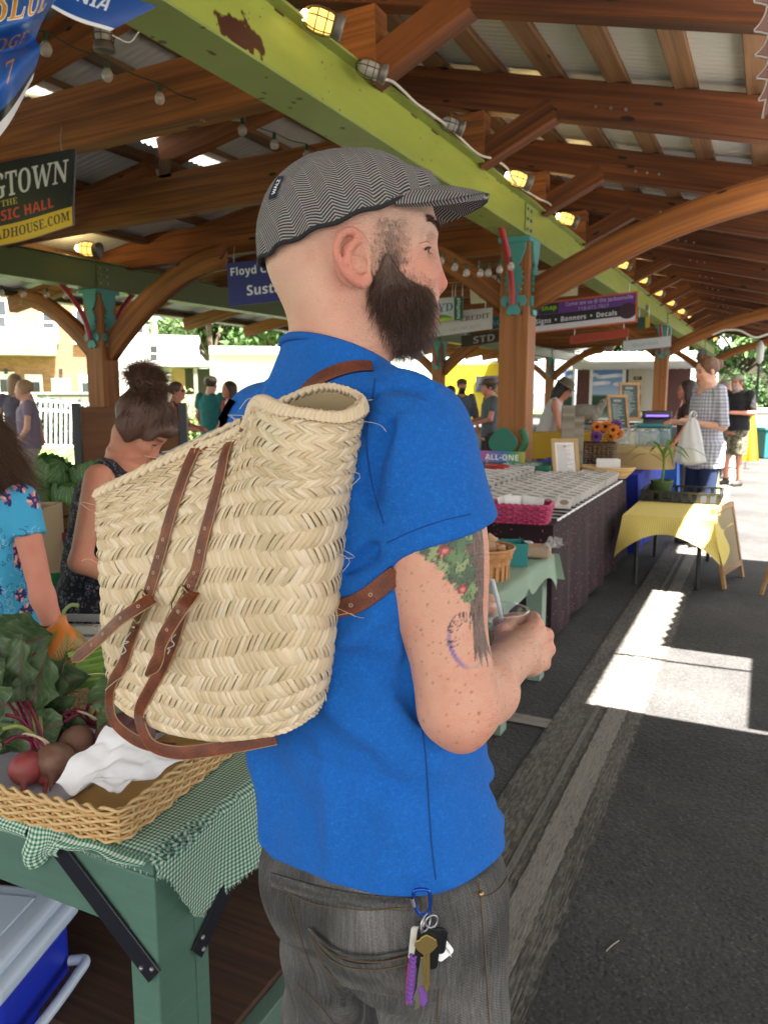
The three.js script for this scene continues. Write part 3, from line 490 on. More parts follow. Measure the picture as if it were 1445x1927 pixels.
{ const o = facing('cream_building', 'low cream building with a pale green roof past the far end', 'building', 1420, 46); part('wall', panelAt(o, 1345, 675, 1560, 800, -2, 4), mat([0.66, 0.6, 0.44], 0.8), o); const r = panelAt(o, 1335, 655, 1580, 676, -1.6, 5.5); part('roof', r, mat([0.5, 0.56, 0.52], 0.5), o); const f = part('window', panelAt(o, 1460, 690, 1490, 730, 0.05, 0.1), M.whitePaint, o); part('pane', panelAt(o, 1464, 694, 1486, 726, 0.1, 0.06), M.glassDark, f); part('corner_post', panelAt(o, 1393, 668, 1406, 770, 2.2, 0.5), mat([0.42, 0.36, 0.27], 0.8), o); }
bush([atD(1416, 735, 33).x, 0, atD(1416, 735, 33).z], 1.3, 2.1, 1.0, 2600, 'clipped dark green hedge behind the man in the black t-shirt', 71, [0.04, 0.1, 0.02], 0.15, 'hedge', 'hedge');
bush([atD(1362, 735, 35).x, 0, atD(1362, 735, 35).z], 1.0, 2.0, 1.0, 1600, 'bright green bush between the woman in plaid and the man in black', 72, [0.10, 0.2, 0.03], 0.15);
{ const p = atD(1424, 735, 24), o = thing('street_lamp', 'slim black street lamp in front of the hedge', 'street lamp', [p.x, 0, p.z]); part('pole', lathe([[0.09, 0], [0.06, 0.3], [0.04, 0.5], [0.035, 2.2], [0.06, 2.3]]), M.blackIron, o); part('lantern', lathe([[0.03, 2.3], [0.10, 2.42], [0.12, 2.8], [0.06, 2.95], [0, 3.0]], 8), mat([0.55, 0.55, 0.52], 0.3), o); }
{ const p = atD(1425, 735, 20), o = thing('utility_box', 'white low wall box beside the far paving', 'box', [p.x, 0, p.z], YAW); part('body', box(1.6, 0.95, 0.5, 0, 0.475, 0, 0.02), mat([0.6, 0.56, 0.5], 0.8), o); part('lid', box(0.8, 0.1, 0.56, 0.3, 1.0, 0, 0.02), M.whitePaint, o); }
{ const p = atD(1456, 735, 17.5), o = thing('recycling_bin', 'teal bin at the right edge beyond the aisle', 'bin', [p.x, 0, p.z], YAW); part('body', box(0.5, 0.62, 0.5, 0, 0.31, 0, 0.03), mat([0.03, 0.2, 0.2], 0.5), o); part('lid', box(0.55, 0.08, 0.55, 0, 0.66, 0, 0.03), mat([0.06, 0.32, 0.31], 0.5), o); }
{
const o = facing('yellow_van', 'bright yellow van with a roof vent parked beyond the stalls', 'van', 880, 30, 0.15), y = mat([0.80, 0.60, 0.02], 0.35);
const a = o.q(828, 700), b = o.q(985, 700), w = b[0] - a[0], cx = (a[0] + b[0]) / 2, s = new THREE.Shape();
s.moveTo(-w / 2, 0.45); s.lineTo(w / 2, 0.45); s.lineTo(w / 2, 1.3); s.lineTo(w / 2 - 0.5, 2.3); s.quadraticCurveTo(w / 2 - 0.6, 2.42, w / 2 - 0.9, 2.45); s.lineTo(-w / 2 + 0.2, 2.45); s.quadraticCurveTo(-w / 2, 2.45, -w / 2, 2.2); s.closePath();
const g = new THREE.ExtrudeGeometry(s, { depth: 1.8, bevelEnabled: true, bevelSize: 0.08, bevelThickness: 0.08, bevelSegments: 3 }); g.translate(cx, 0, -1.9); part('body', g, y, o);
part('roof', box(w * 0.92, 0.12, 1.7, cx - 0.1, 2.58, -1, 0.05), M.whitePaint, o); part('roof_vent', box(1.3, 0.28, 0.8, cx + 0.1, 2.85, -0.8, 0.08), M.whitePaint, o);
part('window', box(0.9, 0.6, 0.05, cx + w / 2 - 1.1, 1.75, 0.08), M.glassDark, o); part('window', box(0.7, 0.6, 0.05, cx + 0.1, 1.75, 0.08), M.glassDark, o);
for (const x of [-w / 2 + 0.7, w / 2 - 0.8]) { const t = part('wheel', rotated(cyl(0.36, 0.36, 0.24, 0, 0, 0, 20), Math.PI / 2, 0, 0).translate(cx + x, 0.36, -0.05), mat([0.02, 0.02, 0.02], 0.8), o); part('hubcap', rotated(cyl(0.18, 0.18, 0.02, 0, 0, 0, 16), Math.PI / 2, 0, 0).translate(cx + x, 0.36, 0.08), M.galv, t); }
}
{ const o = facing('white_hall', 'white hall with teal trim and dark red door behind the van', 'building', 890, 44); part('wall', panelAt(o, 700, 560, 975, 840, -3, 6), mat([0.72, 0.73, 0.76], 0.7), o); part('door', panelAt(o, 829, 682, 858, 760, 0.03, 0.1), mat([0.16, 0.06, 0.035], 0.6), o); part('trim', panelAt(o, 858, 672, 861, 800, 0.05, 0.15), M.teal, o); part('trim', panelAt(o, 826, 676, 861, 682, 0.05, 0.15), M.teal, o); part('trim', panelAt(o, 951, 660, 954, 800, 0.05, 0.15), M.teal, o); part('roof', panelAt(o, 690, 552, 985, 562, -3, 6.6), M.conc, o); }
const R0 = 1.08;
const manDir = (() => { const d = ray(690, 735); d.y = 0; return d.normalize(); })();
const manTurn = Math.atan2(-manDir.x, -manDir.z), manPos = V(manDir.x * R0, 0, manDir.z * R0);
const manInv = new THREE.Matrix4().makeRotationY(-manTurn);
function L(px, py, dz = 0) { const d = ray(px, py).applyMatrix4(manInv), t = (R0 - dz) / -d.z; return V(d.x * t, CAMY + d.y * t, dz); }
const man = thing('person', 'bearded man in a herringbone cap, blue t-shirt and grey jeans wearing a straw backpack', 'person', manPos.toArray(), manTurn);
const S2 = Math.SQRT1_2, bf = V(S2, 0, -S2), br = V(S2, 0, S2);  

const HA = 0.03, HO = L(672, 478, -0.005), hF = V(Math.cos(HA), 0, -Math.sin(HA)), hR = V(Math.sin(HA), 0, Math.cos(HA));
const toH = (x, y, z) => { const a = x - HO.x, c = z - HO.z; return [a * hF.x + c * hF.z, y - HO.y, a * hR.x + c * hR.z]; };
const fromH = (x, y, z) => V(HO.x + hF.x * x + hR.x * z, HO.y + y, HO.z + hF.z * x + hR.z * z);
function HL(px, py, hz) {
const a = L(px, py, 0), b = L(px, py, 0.2), za = toH(a.x, a.y, a.z), zb = toH(b.x, b.y, b.z), t = (hz - za[2]) / (zb[2] - za[2]); return V(lerp(za[0], zb[0], t), lerp(za[1], zb[1], t), hz);
}
const helix = [[690, 478, 0.078], [683, 452, 0.083], [663, 435, 0.089], [643, 441, 0.096], [632, 462, 0.100], [636, 488, 0.100], [648, 512, 0.096], [664, 528, 0.089], [684, 536, 0.084]].map((p) => HL(...p));
const anti = [[672, 452, 0.088], [656, 468, 0.093], [653, 490, 0.094], [666, 512, 0.090], [682, 520, 0.084]].map((p) => HL(...p));
const lobe = HL(686, 524, 0.083), tragus = HL(690, 494, 0.081), earC = HL(664, 486, 0.086);
const noseA = V(0.089, 0.008, 0), noseT = V(0.1105, -0.037, 0); const fineL = (a, n) => new THREE.CatmullRomCurve3(a).getPoints(n); const helixF = fineL(helix, 22), antiF = fineL(anti, 12);
function headSdf(x, y, z) {
let d = ell(x, y, z, -0.006, 0.038, 0, 0.109, 0.09, 0.08);
d = smin(d, ell(x, y, z, -0.035, 0.0, 0, 0.086, 0.08, 0.07), 0.03);
d = smin(d, ell(x, y, z, 0.04, -0.035, 0, 0.07, 0.085, 0.062), 0.03);
d = smin(d, ell(x, y, z, 0.055, -0.088, 0, 0.05, 0.034, 0.045), 0.03);
const az = Math.abs(z);
d = smin(d, caps(x, y, az, V(0.092, 0.031, 0.008), V(0.076, 0.031, 0.05), 0.009, 0.010), 0.016);        
d = smin(d, ell(x, y, az, 0.068, -0.028, 0.043, 0.028, 0.022, 0.022), 0.016);                          
d = smax(d, -ell(x, y, az, 0.101, 0.006, 0.034, 0.018, 0.013, 0.018), 0.012);                           
d = smin(d, ell(x, y, az, 0.078, 0.005, 0.033, 0.0140, 0.0125, 0.0155), 0.005);                          
d = smin(d, caps(x, y, z, noseA, noseT, 0.008, 0.0105), 0.012);
d = smin(d, ell(x, y, az, 0.099, -0.041, 0.012, 0.011, 0.008, 0.0075), 0.004); d = smin(d, ell(x, y, az, 0.078, -0.034, 0.036, 0.024, 0.021, 0.02), 0.008); d = smax(d, -ell(x, y, az, 0.104, -0.049, 0.0065, 0.006, 0.004, 0.0035), 0.002);
d = smin(d, ell(x, y, z, 0.091, -0.075, 0, 0.014, 0.007, 0.02), 0.006);
d = smin(d, ell(x, y, z, 0.091, -0.086, 0, 0.015, 0.0075, 0.018), 0.005);
d = smin(d, caps(x, y, z, V(-0.034, -0.03, 0), V(-0.024, -0.17, 0), 0.059, 0.067), 0.035);              
d = smin(d, caps(x, y, z, V(-0.05, -0.06, 0.045), V(0.0, -0.16, 0.04), 0.02, 0.018), 0.03);
if (z > 0.04 && x < 0.06) {                                                                              
let e = 9;
e = smin(ell(x, y, z, earC.x, earC.y, earC.z - 0.006, 0.023, 0.034, 0.006), e, 0.001);
for (let i = 0; i + 1 < helixF.length; i++) e = smin(e, caps(x, y, z, helixF[i], helixF[i + 1], 0.0046, 0.0046), 0.0025);
for (let i = 0; i + 1 < antiF.length; i++) e = smin(e, caps(x, y, z, antiF[i], antiF[i + 1], 0.004, 0.004), 0.005);
e = smin(e, Math.hypot(x - lobe.x, y - lobe.y, (z - lobe.z) * 1.4) - 0.0095, 0.006);
e = smin(e, ell(x, y, z, tragus.x, tragus.y, tragus.z, 0.005, 0.008, 0.006), 0.005);
e = smax(e, -ell(x, y, z, earC.x + 0.009, earC.y - 0.006, earC.z + 0.004, 0.0098, 0.0135, 0.011), 0.004);
d = smin(d, e, 0.006);
}
if (z < -0.05) d = smin(d, ell(x, y, z, -0.008, -0.01, -0.085, 0.024, 0.036, 0.008), 0.006);
return d;
}
const shR = V(0.058, 1.445, 0.115), elb = L(862, 1330, 0.165), wri = L(972, 1232, -0.055);
const shL = V(-0.150, 1.445, -0.115), elbL = V(-0.02, 1.18, -0.30), wriL = V(0.16, 1.12, -0.30);
const fingers = [
[[1008, 1176, -0.105], [1004, 1163, -0.15], [966, 1163, -0.175], [935, 1170, -0.172]],
[[1026, 1196, -0.115], [1015, 1190, -0.165], [970, 1188, -0.19], [930, 1192, -0.182]],
[[1030, 1222, -0.115], [1018, 1218, -0.165], [972, 1214, -0.188], [934, 1216, -0.18]],
[[1022, 1249, -0.108], [1012, 1246, -0.155], [970, 1240, -0.178], [938, 1240, -0.17]],
].map((f) => f.map((p) => L(...p)));
const thumb = [[948, 1222, -0.06], [945, 1190, -0.092], [965, 1172, -0.125], [986, 1166, -0.142]].map((p) => L(...p));
const palmP = [L(990, 1205, -0.09), L(996, 1245, -0.085), L(985, 1228, -0.07)];
function handSdf(x, y, z) {
let d = caps(x, y, z, wri, palmP[0], 0.029, 0.022);
d = smin(d, caps(x, y, z, wri, palmP[1], 0.029, 0.021), 0.015);
for (let i = 0; i < 4; i++) {
const f = fingers[i], r = [0.0105, 0.0108, 0.0102, 0.009][i];
d = smin(d, caps(x, y, z, palmP[i < 2 ? 0 : 1], f[0], 0.018, r + 0.002), 0.012);
let q = caps(x, y, z, f[0], f[1], r + 0.0012, r); q = smin(q, caps(x, y, z, f[1], f[2], r, r * 0.92), 0.003); q = smin(q, caps(x, y, z, f[2], f[3], r * 0.9, r * 0.8), 0.003);
d = smin(d, q, 0.004);
}
let t = caps(x, y, z, wri, thumb[0], 0.022, 0.017); t = smin(t, caps(x, y, z, thumb[0], thumb[1], 0.017, 0.013), 0.008); t = smin(t, caps(x, y, z, thumb[1], thumb[2], 0.0125, 0.011), 0.004); t = smin(t, caps(x, y, z, thumb[2], thumb[3], 0.011, 0.009), 0.004);
return smin(d, t, 0.010);
}
const bic = shR.clone().lerp(elb, 0.5), fmid = elb.clone().lerp(wri, 0.32).add(V(0.006, 0.0, 0.012)), olec = L(870, 1384, 0.176);
function armSdf(x, y, z) {
let d = caps(x, y, z, shR, elb, 0.050, 0.050);
d = smin(d, ell(x, y, z, bic.x, bic.y + 0.02, bic.z, 0.062, 0.12, 0.060), 0.03);
d = smin(d, caps(x, y, z, elb, wri, 0.043, 0.031), 0.014);
d = smin(d, caps(x, y, z, elb, fmid, 0.040, 0.045), 0.018);
d = smin(d, Math.hypot(x - olec.x, y - olec.y, z - olec.z) - 0.013, 0.026);
if (Math.abs(d) < 0.2) d = smin(d, handSdf(x, y, z), 0.012);
return d;
}
const TOR = [[0.72, 0.024, 0, 0.186, 0.142], [0.80, 0.02, 0, 0.192, 0.146], [0.86, 0.015, 0, 0.193, 0.147], [0.93, 0.003, 0, 0.190, 0.143], [1.0, -0.006, 0, 0.186, 0.138], [1.1, -0.012, 0, 0.186, 0.134], [1.2, -0.018, 0, 0.190, 0.134], [1.3, -0.024, 0, 0.194, 0.130], [1.38, -0.030, 0, 0.188, 0.122], [1.44, -0.034, 0, 0.17, 0.104], [1.49, -0.036, 0, 0.125, 0.083], [1.54, -0.037, 0, 0.085, 0.073], [1.6, -0.037, 0, 0.07, 0.068]];
function torRow(y) { let i = 0; while (i < TOR.length - 2 && y > TOR[i + 1][0]) i++; const a = TOR[i], b = TOR[i + 1], t = sstep(0, 1, clamp((y - a[0]) / (b[0] - a[0]))); return [lerp(a[1], b[1], t), lerp(a[2], b[2], t), lerp(a[3], b[3], t), lerp(a[4], b[4], t)]; }
function torso(x, y, z, grow = 0) {
const [cx, cz, a0, b0] = torRow(y), a = a0 + grow, b = b0 + grow, dx = x - cx, dz = z - cz, u = (dx * br.x + dz * br.z) / a, v = (dx * bf.x + dz * bf.z) / b;
const e = 2.35, k = Math.pow(Math.pow(Math.abs(u), e) + Math.pow(Math.abs(v), e), 1 / e);
let d = (k - 1) * Math.min(a, b) * (0.55 + 0.45 * Math.min(1, b / a)) ;
return Math.max(d, y - 1.6);
}
function bodySdf(x, y, z) {
let d = Math.max(torso(x, y, z, -0.034), 0.86 - y, y - 1.5);
d = smin(d, caps(x, y, z, V(-0.037, 1.44, 0), shR, 0.06, 0.05), 0.04);
d = smin(d, caps(x, y, z, V(-0.037, 1.44, 0), shL, 0.06, 0.05), 0.04);
d = smin(d, caps(x, y, z, shL, elbL, 0.05, 0.04), 0.02); d = smin(d, caps(x, y, z, elbL, wriL, 0.04, 0.028), 0.02);
d = smin(d, caps(x, y, z, wriL, wriL.clone().add(V(0.05, 0, 0.02)), 0.03, 0.025), 0.02);
d = smin(d, caps(x, y, z, V(-0.037, 1.44, 0), V(-0.037, 1.56, 0), 0.064, 0.06), 0.03);
return d;
}
const skinSdf = (x, y, z) => { const h = toH(x, y, z); return Math.min(headSdf(...h), armSdf(x, y, z)); };
const TW = 360, THh = 620;
const tatCan = canvas(TW, THh, (g) => {
const R = rng(77);
g.fillStyle = 'rgba(88,78,74,0.94)'; g.beginPath(); g.moveTo(196, 0); g.lineTo(258, 0); g.lineTo(256, 300); g.quadraticCurveTo(262, 400, 300, 470); g.lineTo(262, 440); g.lineTo(254, 490); g.lineTo(240, 440); g.lineTo(222, 480); g.lineTo(216, 430); g.lineTo(196, 460); g.quadraticCurveTo(214, 380, 204, 300); g.closePath(); g.fill();
for (let i = 0; i < 150; i++) { const x = 198 + R() * 58, y = R() * 420; g.strokeStyle = R() < 0.5 ? 'rgba(50,42,42,0.6)' : 'rgba(150,130,118,0.6)'; g.lineWidth = 1 + R(); g.beginPath(); g.moveTo(x, y); g.quadraticCurveTo(x + R() * 8 - 4, y + 20, x + R() * 8 - 4, y + 30 + R() * 30); g.stroke(); }
const leaf = (x, y, r, a) => { g.save(); g.translate(x, y); g.rotate(a); const c = ['#4d7a58', '#5f8a5e', '#7d9c6a', '#3f6350', '#8fa674'][Math.floor(R() * 5)]; g.fillStyle = c; g.strokeStyle = 'rgba(40,58,50,0.9)'; g.lineWidth = 1.4; g.beginPath(); for (let i = 0; i <= 18; i++) { const t = i / 18 * Math.PI * 2, q = r * (0.55 + 0.45 * Math.abs(Math.cos(t * 2.5))) ; g[i ? 'lineTo' : 'moveTo'](Math.cos(t) * q, Math.sin(t) * q); } g.closePath(); g.fill(); g.stroke(); g.beginPath(); g.moveTo(-r, 0); g.lineTo(r, 0); g.stroke(); g.restore(); };
for (let i = 0; i < 80; i++) { const y = R() * 265, w = 62 + 42 * Math.sin(y / 55) ; leaf(200 - R() * w + 10, y, 12 + R() * 14, R() * 6); }
for (const [x, y] of [[150, 110], [182, 232], [205, 12], [176, 20]]) { g.fillStyle = '#a8454c'; g.beginPath(); g.arc(x, y, 15, 0, 7); g.fill(); g.fillStyle = '#d98f7c'; g.beginPath(); g.arc(x + 1, y + 1, 7, 0, 7); g.fill(); g.strokeStyle = '#6d2c33'; g.lineWidth = 2; g.beginPath(); g.arc(x, y, 14, 0, 7); g.stroke(); }
g.save(); g.translate(188, 392); g.rotate(-0.12);
g.lineWidth = 12; for (let i = 0; i < 40; i++) { const t = Math.PI * (0.62 + 0.6 * i / 40), q = Math.sin(i / 40 * Math.PI); g.strokeStyle = `rgba(120,98,170,${0.75 * q + 0.15})`; g.beginPath(); g.ellipse(0, 0, 56, 84, 0, t, t + 0.06); g.stroke(); }
for (let i = 0; i < 30; i++) { const t = Math.PI * (0.15 + 0.5 * i / 30); g.strokeStyle = `rgba(140,150,150,${0.6 * Math.sin(i / 30 * Math.PI)})`; g.lineWidth = 10; g.beginPath(); g.ellipse(0, 0, 54, 82, 0, t, t + 0.06); g.stroke(); }
g.strokeStyle = 'rgba(70,60,80,0.9)'; g.lineWidth = 2; g.beginPath(); g.ellipse(0, 0, 62, 92, 0, Math.PI * 0.98, Math.PI * 1.72); g.stroke(); g.beginPath(); g.ellipse(0, 0, 36, 60, 0, Math.PI * 0.98, Math.PI * 1.72); g.stroke();
for (let i = 0; i <= 11; i++) { const t = Math.PI * (1.0 + 0.7 * i / 11), c = Math.cos(t), s = Math.sin(t); g.strokeStyle = 'rgba(80,70,95,0.8)'; g.lineWidth = 1.6; g.beginPath(); g.moveTo(36 * c, 60 * s); g.lineTo(62 * c, 92 * s); g.stroke(); if (![2, 6, 9].includes(i)) { g.strokeStyle = 'rgba(38,32,48,0.95)'; g.lineWidth = 6; g.beginPath(); g.moveTo(48 * c, 75 * s); g.lineTo(61 * c, 91 * s); g.stroke(); } }
g.restore();
});
const tatData = tatCan.getContext('2d').getImageData(0, 0, TW, THh).data;
const s2l = (c) => c <= 0.04045 ? c / 12.92 : Math.pow((c + 0.055) / 1.055, 2.4);
const armAx = elb.clone().sub(shR), armLen = armAx.length(); armAx.normalize();
const armE1 = V(0, 0, 1).addScaledVector(armAx, -armAx.z).normalize(), armE2 = V().crossVectors(armE1, armAx).normalize();
if (armE2.x < 0) armE2.negate();
const skinLin = (r, g, b) => [s2l(r / 255), s2l(g / 255), s2l(b / 255)];
const skinBase = skinLin(222, 168, 142), skinRed = skinLin(214, 128, 106), skinPale = skinLin(224, 186, 162), stub = skinLin(150, 120, 106);
const mix3 = (a, b, t) => [lerp(a[0], b[0], t), lerp(a[1], b[1], t), lerp(a[2], b[2], t)];
function freckle(x, y, z, cell, p, r) {
const i = Math.floor(x / cell), j = Math.floor(y / cell), k = Math.floor(z / cell); let m = 0;
for (let a = -1; a < 2; a++) for (let b = -1; b < 2; b++) for (let c = -1; c < 2; c++) { const h = hash3(i + a, j + b, k + c); if (h < p) { const q = hash3(i + a + 91, j + b, k + c), w = hash3(i + a, j + b + 37, k + c), e = hash3(i + a, j + b, k + c + 53); const d = Math.hypot(x - (i + a + q) * cell, y - (j + b + w) * cell, z - (k + c + e) * cell), rr = r * (0.6 + 0.8 * h / p); m = Math.max(m, 1 - sstep(rr * 0.5, rr, d)); } }
return m;
}
function skinCol(x, y, z) {
const h = toH(x, y, z); let c = mix3(skinBase, skinRed, clamp((fbm(x * 22, y * 22, z * 22, 3) - 0.42) * 0.9 + (fbm(x * 90, y * 90, z * 90, 2) - 0.5) * 0.4));
if (h[1] > -0.19 && x < 0.25 && y > 1.44) {
c = mix3(skinPale, skinBase, clamp((0.02 - h[1]) * 6 + 0.25));
c = mix3(c, skinRed, 0.55 * clamp((fbm(x * 30, y * 30, z * 30, 3) - 0.4) * 1.6));
const ear = h[2] > 0.07 && h[0] < 0.03 && h[0] > -0.05 && h[1] < 0.045 && h[1] > -0.06 ? clamp((h[2] - 0.079) * 90) : 0; c = mix3(c, skinRed, ear * 0.75);
const nose = Math.exp(-((h[0] - 0.116) ** 2 + (h[1] + 0.035) ** 2) / 0.0005); c = mix3(c, skinRed, nose * 0.9);
const chk = Math.exp(-((h[0] - 0.08) ** 2 + (h[1] + 0.025) ** 2) / 0.001); c = mix3(c, skinRed, chk * 0.55);
if (h[1] < -0.071 && h[1] > -0.098 && h[0] > 0.09 && Math.abs(h[2]) < 0.025) c = mix3(c, skinLin(190, 96, 92), 0.8);
const sb = sstep(0.012, 0.03, h[0]) * (1 - sstep(0.055, 0.075, h[0])) * sstep(-0.03, 0.0, h[1]) * (1 - sstep(0.05, 0.08, h[1])); c = mix3(c, stub, 0.3 * sb * (0.6 + 0.6 * noise(x * 300, y * 300, z * 300)));
const nb = sstep(-0.02, 0.02, h[1]) * 0.16; c = mix3(c, stub, nb);
c = mix3(c, skinLin(120, 72, 52), 0.8 * freckle(x, y, z, 0.03, 0.05, 0.0022));

} else {
c = mix3(c, skinLin(120, 66, 44), 0.72 * Math.max(freckle(x, y, z, 0.006, 0.42, 0.0016) * 0.75, freckle(x, y, z, 0.02, 0.3, 0.0022)));
const a = (x - shR.x) * armAx.x + (y - shR.y) * armAx.y + (z - shR.z) * armAx.z, px = x - shR.x - armAx.x * a, py = y - shR.y - armAx.y * a, pz = z - shR.z - armAx.z * a;
const e1 = px * armE1.x + py * armE1.y + pz * armE1.z, e2 = px * armE2.x + py * armE2.y + pz * armE2.z, ang = Math.atan2(e2, e1);
const u = Math.round(88 + (ang + 0.35) * 125), v = Math.round((a / armLen - 0.29) / 0.72 * 620);
if (u >= 0 && u < TW && v >= 0 && v < THh && a < armLen * 1.02) { const i = (v * TW + u) * 4, al = tatData[i + 3] / 255 * 0.93; if (al > 0) c = mix3(c, skinLin(tatData[i], tatData[i + 1], tatData[i + 2]), al); }
const el = Math.exp(-((x - olec.x) ** 2 + (y - olec.y) ** 2 + (z - olec.z) ** 2) / 0.0012); c = mix3(c, skinRed, 0.5 * el);
for (const f of fingers) for (const k of [0, 1]) { const d2 = (x - f[k].x) ** 2 + (y - f[k].y) ** 2 + (z - f[k].z) ** 2; c = mix3(c, skinRed, 0.6 * Math.exp(-d2 / 0.0002)); }
}
return c;
}
const skinBump = dtex(256, 256, (x, y) => { const v = tfbm(x / 256 * 64, y / 256 * 64, 64, 64, 3, 2); return [v, v, v]; }, false, [14, 14]);
M.skin = phys('#ffffff', 0.52, { vertexColors: true, bumpMap: skinBump, bumpScale: 0.0012, sheen: 0.15, sheenRoughness: 0.5, sheenColor: new THREE.Color(1, 0.7, 0.6) });
{
const lo = fromH(-0.16, -0.2, -0.12), hi = fromH(0.16, 0.16, 0.12);
const a = V(Math.min(lo.x, hi.x) - 0.03, lo.y, Math.min(lo.z, hi.z) - 0.05), b = V(Math.max(lo.x, hi.x) + 0.03, hi.y, Math.max(lo.z, hi.z) + 0.05);
const head = nets((x, y, z) => { const h = toH(x, y, z); return headSdf(...h); }, a, b, 0.0022, skinCol);
const arm = nets((x, y, z) => armSdf(x, y, z), V(0.0, 0.98, -0.24), V(0.32, 1.45, 0.27), 0.0022, skinCol);
const rest = nets(bodySdf, V(-0.36, 0.84, -0.42), V(0.28, 1.56, 0.3), 0.011, skinCol);
const g = merge([head, arm, rest]); part('body', g, M.skin, man);
}
for (const s of [1, -1]) { const e = fromH(0.0795, 0.0025, 0.033 * s); part('eye', sph(0.0096, e.x, e.y, e.z, 16), mat([0.05, 0.035, 0.03], 0.15), man); }

function strands(list) {
const pos = [], idx = [], col = [], uv = [];
for (const [p, d, len, w, bend, c] of list) {
const s = V(d.y, -d.x + 0.01, d.z * 0.3 + 0.02).cross(d).normalize(), t = V().crossVectors(d, s), o = pos.length / 3;
for (let k = 0; k < 3; k++) { const f = k / 2, q = p.clone().addScaledVector(d, len * f).addScaledVector(bend, len * f * f), ww = w * (1 - f * 0.85); for (let m = 0; m < 3; m++) { const a = m * 2.094; pos.push(q.x + (s.x * Math.cos(a) + t.x * Math.sin(a)) * ww, q.y + (s.y * Math.cos(a) + t.y * Math.sin(a)) * ww, q.z + (s.z * Math.cos(a) + t.z * Math.sin(a)) * ww); col.push(...c); uv.push(0, f); } }
for (let k = 0; k < 2; k++) for (let m = 0; m < 3; m++) { const a = o + k * 3 + m, b = o + k * 3 + (m + 1) % 3; idx.push(a, b, b + 3, a, b + 3, a + 3); }
}
return geoFrom(pos, uv, idx, col);
}
const gradAt = (f, p, e = 0.0015) => V(f(p.x + e, p.y, p.z) - f(p.x - e, p.y, p.z), f(p.x, p.y + e, p.z) - f(p.x, p.y - e, p.z), f(p.x, p.y, p.z + e) - f(p.x, p.y, p.z - e)).normalize();
M.hair = mat('#ffffff', 0.5, { vertexColors: true });
{
const beardSdf = (x, y, z) => {
const az = Math.abs(z);
let d = ell(x, y, z, 0.058, -0.088, 0, 0.042, 0.038, 0.047);
d = smin(d, ell(x, y, az, 0.050, -0.062, 0.034, 0.046, 0.042, 0.034), 0.02);
d = smin(d, caps(x, y, az, V(0.036, -0.014, 0.066), V(0.038, -0.05, 0.060), 0.006, 0.021), 0.02);
d = smin(d, caps(x, y, az, V(0.096, -0.056, 0.006), V(0.076, -0.072, 0.036), 0.007, 0.014), 0.012);
d = smax(d, -ell(x, y, z, 0.104, -0.080, 0, 0.022, 0.0075, 0.026), 0.003);
return d;
};
const bw = (x, y, z) => beardSdf(...toH(x, y, z));
const g = nets(bw, fromH(-0.03, -0.19, -0.1).add(V(-0.03, 0, -0.03)), fromH(0.16, 0.03, 0.1).add(V(0.04, 0, 0.05)), 0.004, (x, y, z) => { const h = toH(x, y, z); const t = sstep(-0.06, 0.0, h[1]); return mix3([0.05, 0.027, 0.019], [0.2, 0.13, 0.1], t); });
const bm = part('beard', g, M.hair, man);
const R = rng(5), list = [], P = g.attributes.position, N = g.attributes.normal;
for (let k = 0; k < 19000; k++) {
const i = Math.floor(R() * P.count), p = V(P.getX(i) + (R() - 0.5) * 0.004, P.getY(i) + (R() - 0.5) * 0.004, P.getZ(i) + (R() - 0.5) * 0.004), n = V(N.getX(i), N.getY(i), N.getZ(i)), h = toH(p.x, p.y, p.z);
if (h[2] < -0.055 || (h[0] < 0.034 - 0.12 * Math.max(0, -0.06 - h[1]) * 3 && R() < 0.4)) continue;
const up = sstep(-0.07, 0.0, h[1]), must = h[0] > 0.08 && h[1] > -0.075;
const d = n.clone().multiplyScalar(0.55).add(V(-0.25 + R() * 0.5, -0.75, (R() - 0.5) * 0.4)).add(hF.clone().multiplyScalar(must ? 0.1 : 0.15 * (R() - 0.3))).normalize();
const len = lerp(0.0115, 0.0065, up) * (0.5 + R()), gr = R();
const c = up > 0.35 && gr < 0.4 ? [0.24, 0.18, 0.15] : gr < 0.12 ? [0.2, 0.12, 0.085] : mix3([0.05, 0.026, 0.018], [0.2, 0.11, 0.075], gr * (0.5 + 0.5 * up));
list.push([p.addScaledVector(n, -0.002), d, len, 0.00032 + R() * 0.0002, V((R() - 0.5) * 0.7, -0.5, (R() - 0.5) * 0.5), c]);
}
for (let k = 0; k < 6000; k++) { const x = -0.01 + R() * 0.12, y = -0.11 + R() * 0.125; let z = 0.1; for (let s = 0; s < 30 && headSdf(x, y, z) > 0.0004; s++) z -= headSdf(x, y, z) * 0.85; if (z < 0.01) continue; const b = beardSdf(x, y, z); if (b < -0.002 || b > 0.012 || R() > Math.exp(-Math.max(0, b) / 0.0026)) continue; const q = R(); list.push([fromH(x, y, z), V(0.1 + 0.3 * (R() - 0.5), -0.8, 0.35 * R() + 0.15).normalize(), 0.004 + 0.005 * R(), 0.00026, V(0, -0.3, 0), q < 0.35 ? [0.3, 0.2, 0.155] : [0.11, 0.065, 0.048]]); }
for (let k = 0; k < 1000; k++) {
const y = -0.02 + Math.pow(R(), 1.8) * 0.052, x = 0.041 + (R() + R() + R() - 1.5) * 0.021, hh = HL(690, 480, 0); let z = 0.1;
for (let s = 0; s < 40 && headSdf(x, y, z) > 0.0004; s++) z -= headSdf(x, y, z) * 0.8;
const p = fromH(x, y, z), q = R(); list.push([p, V(0.1 + R() * 0.2, -0.9, 0.45 * R() + 0.1).normalize(), 0.003 + R() * 0.004, 0.0002, V(0, -0.2, 0), q < 0.5 ? [0.42, 0.33, 0.28] : [0.2, 0.14, 0.11]]);
}
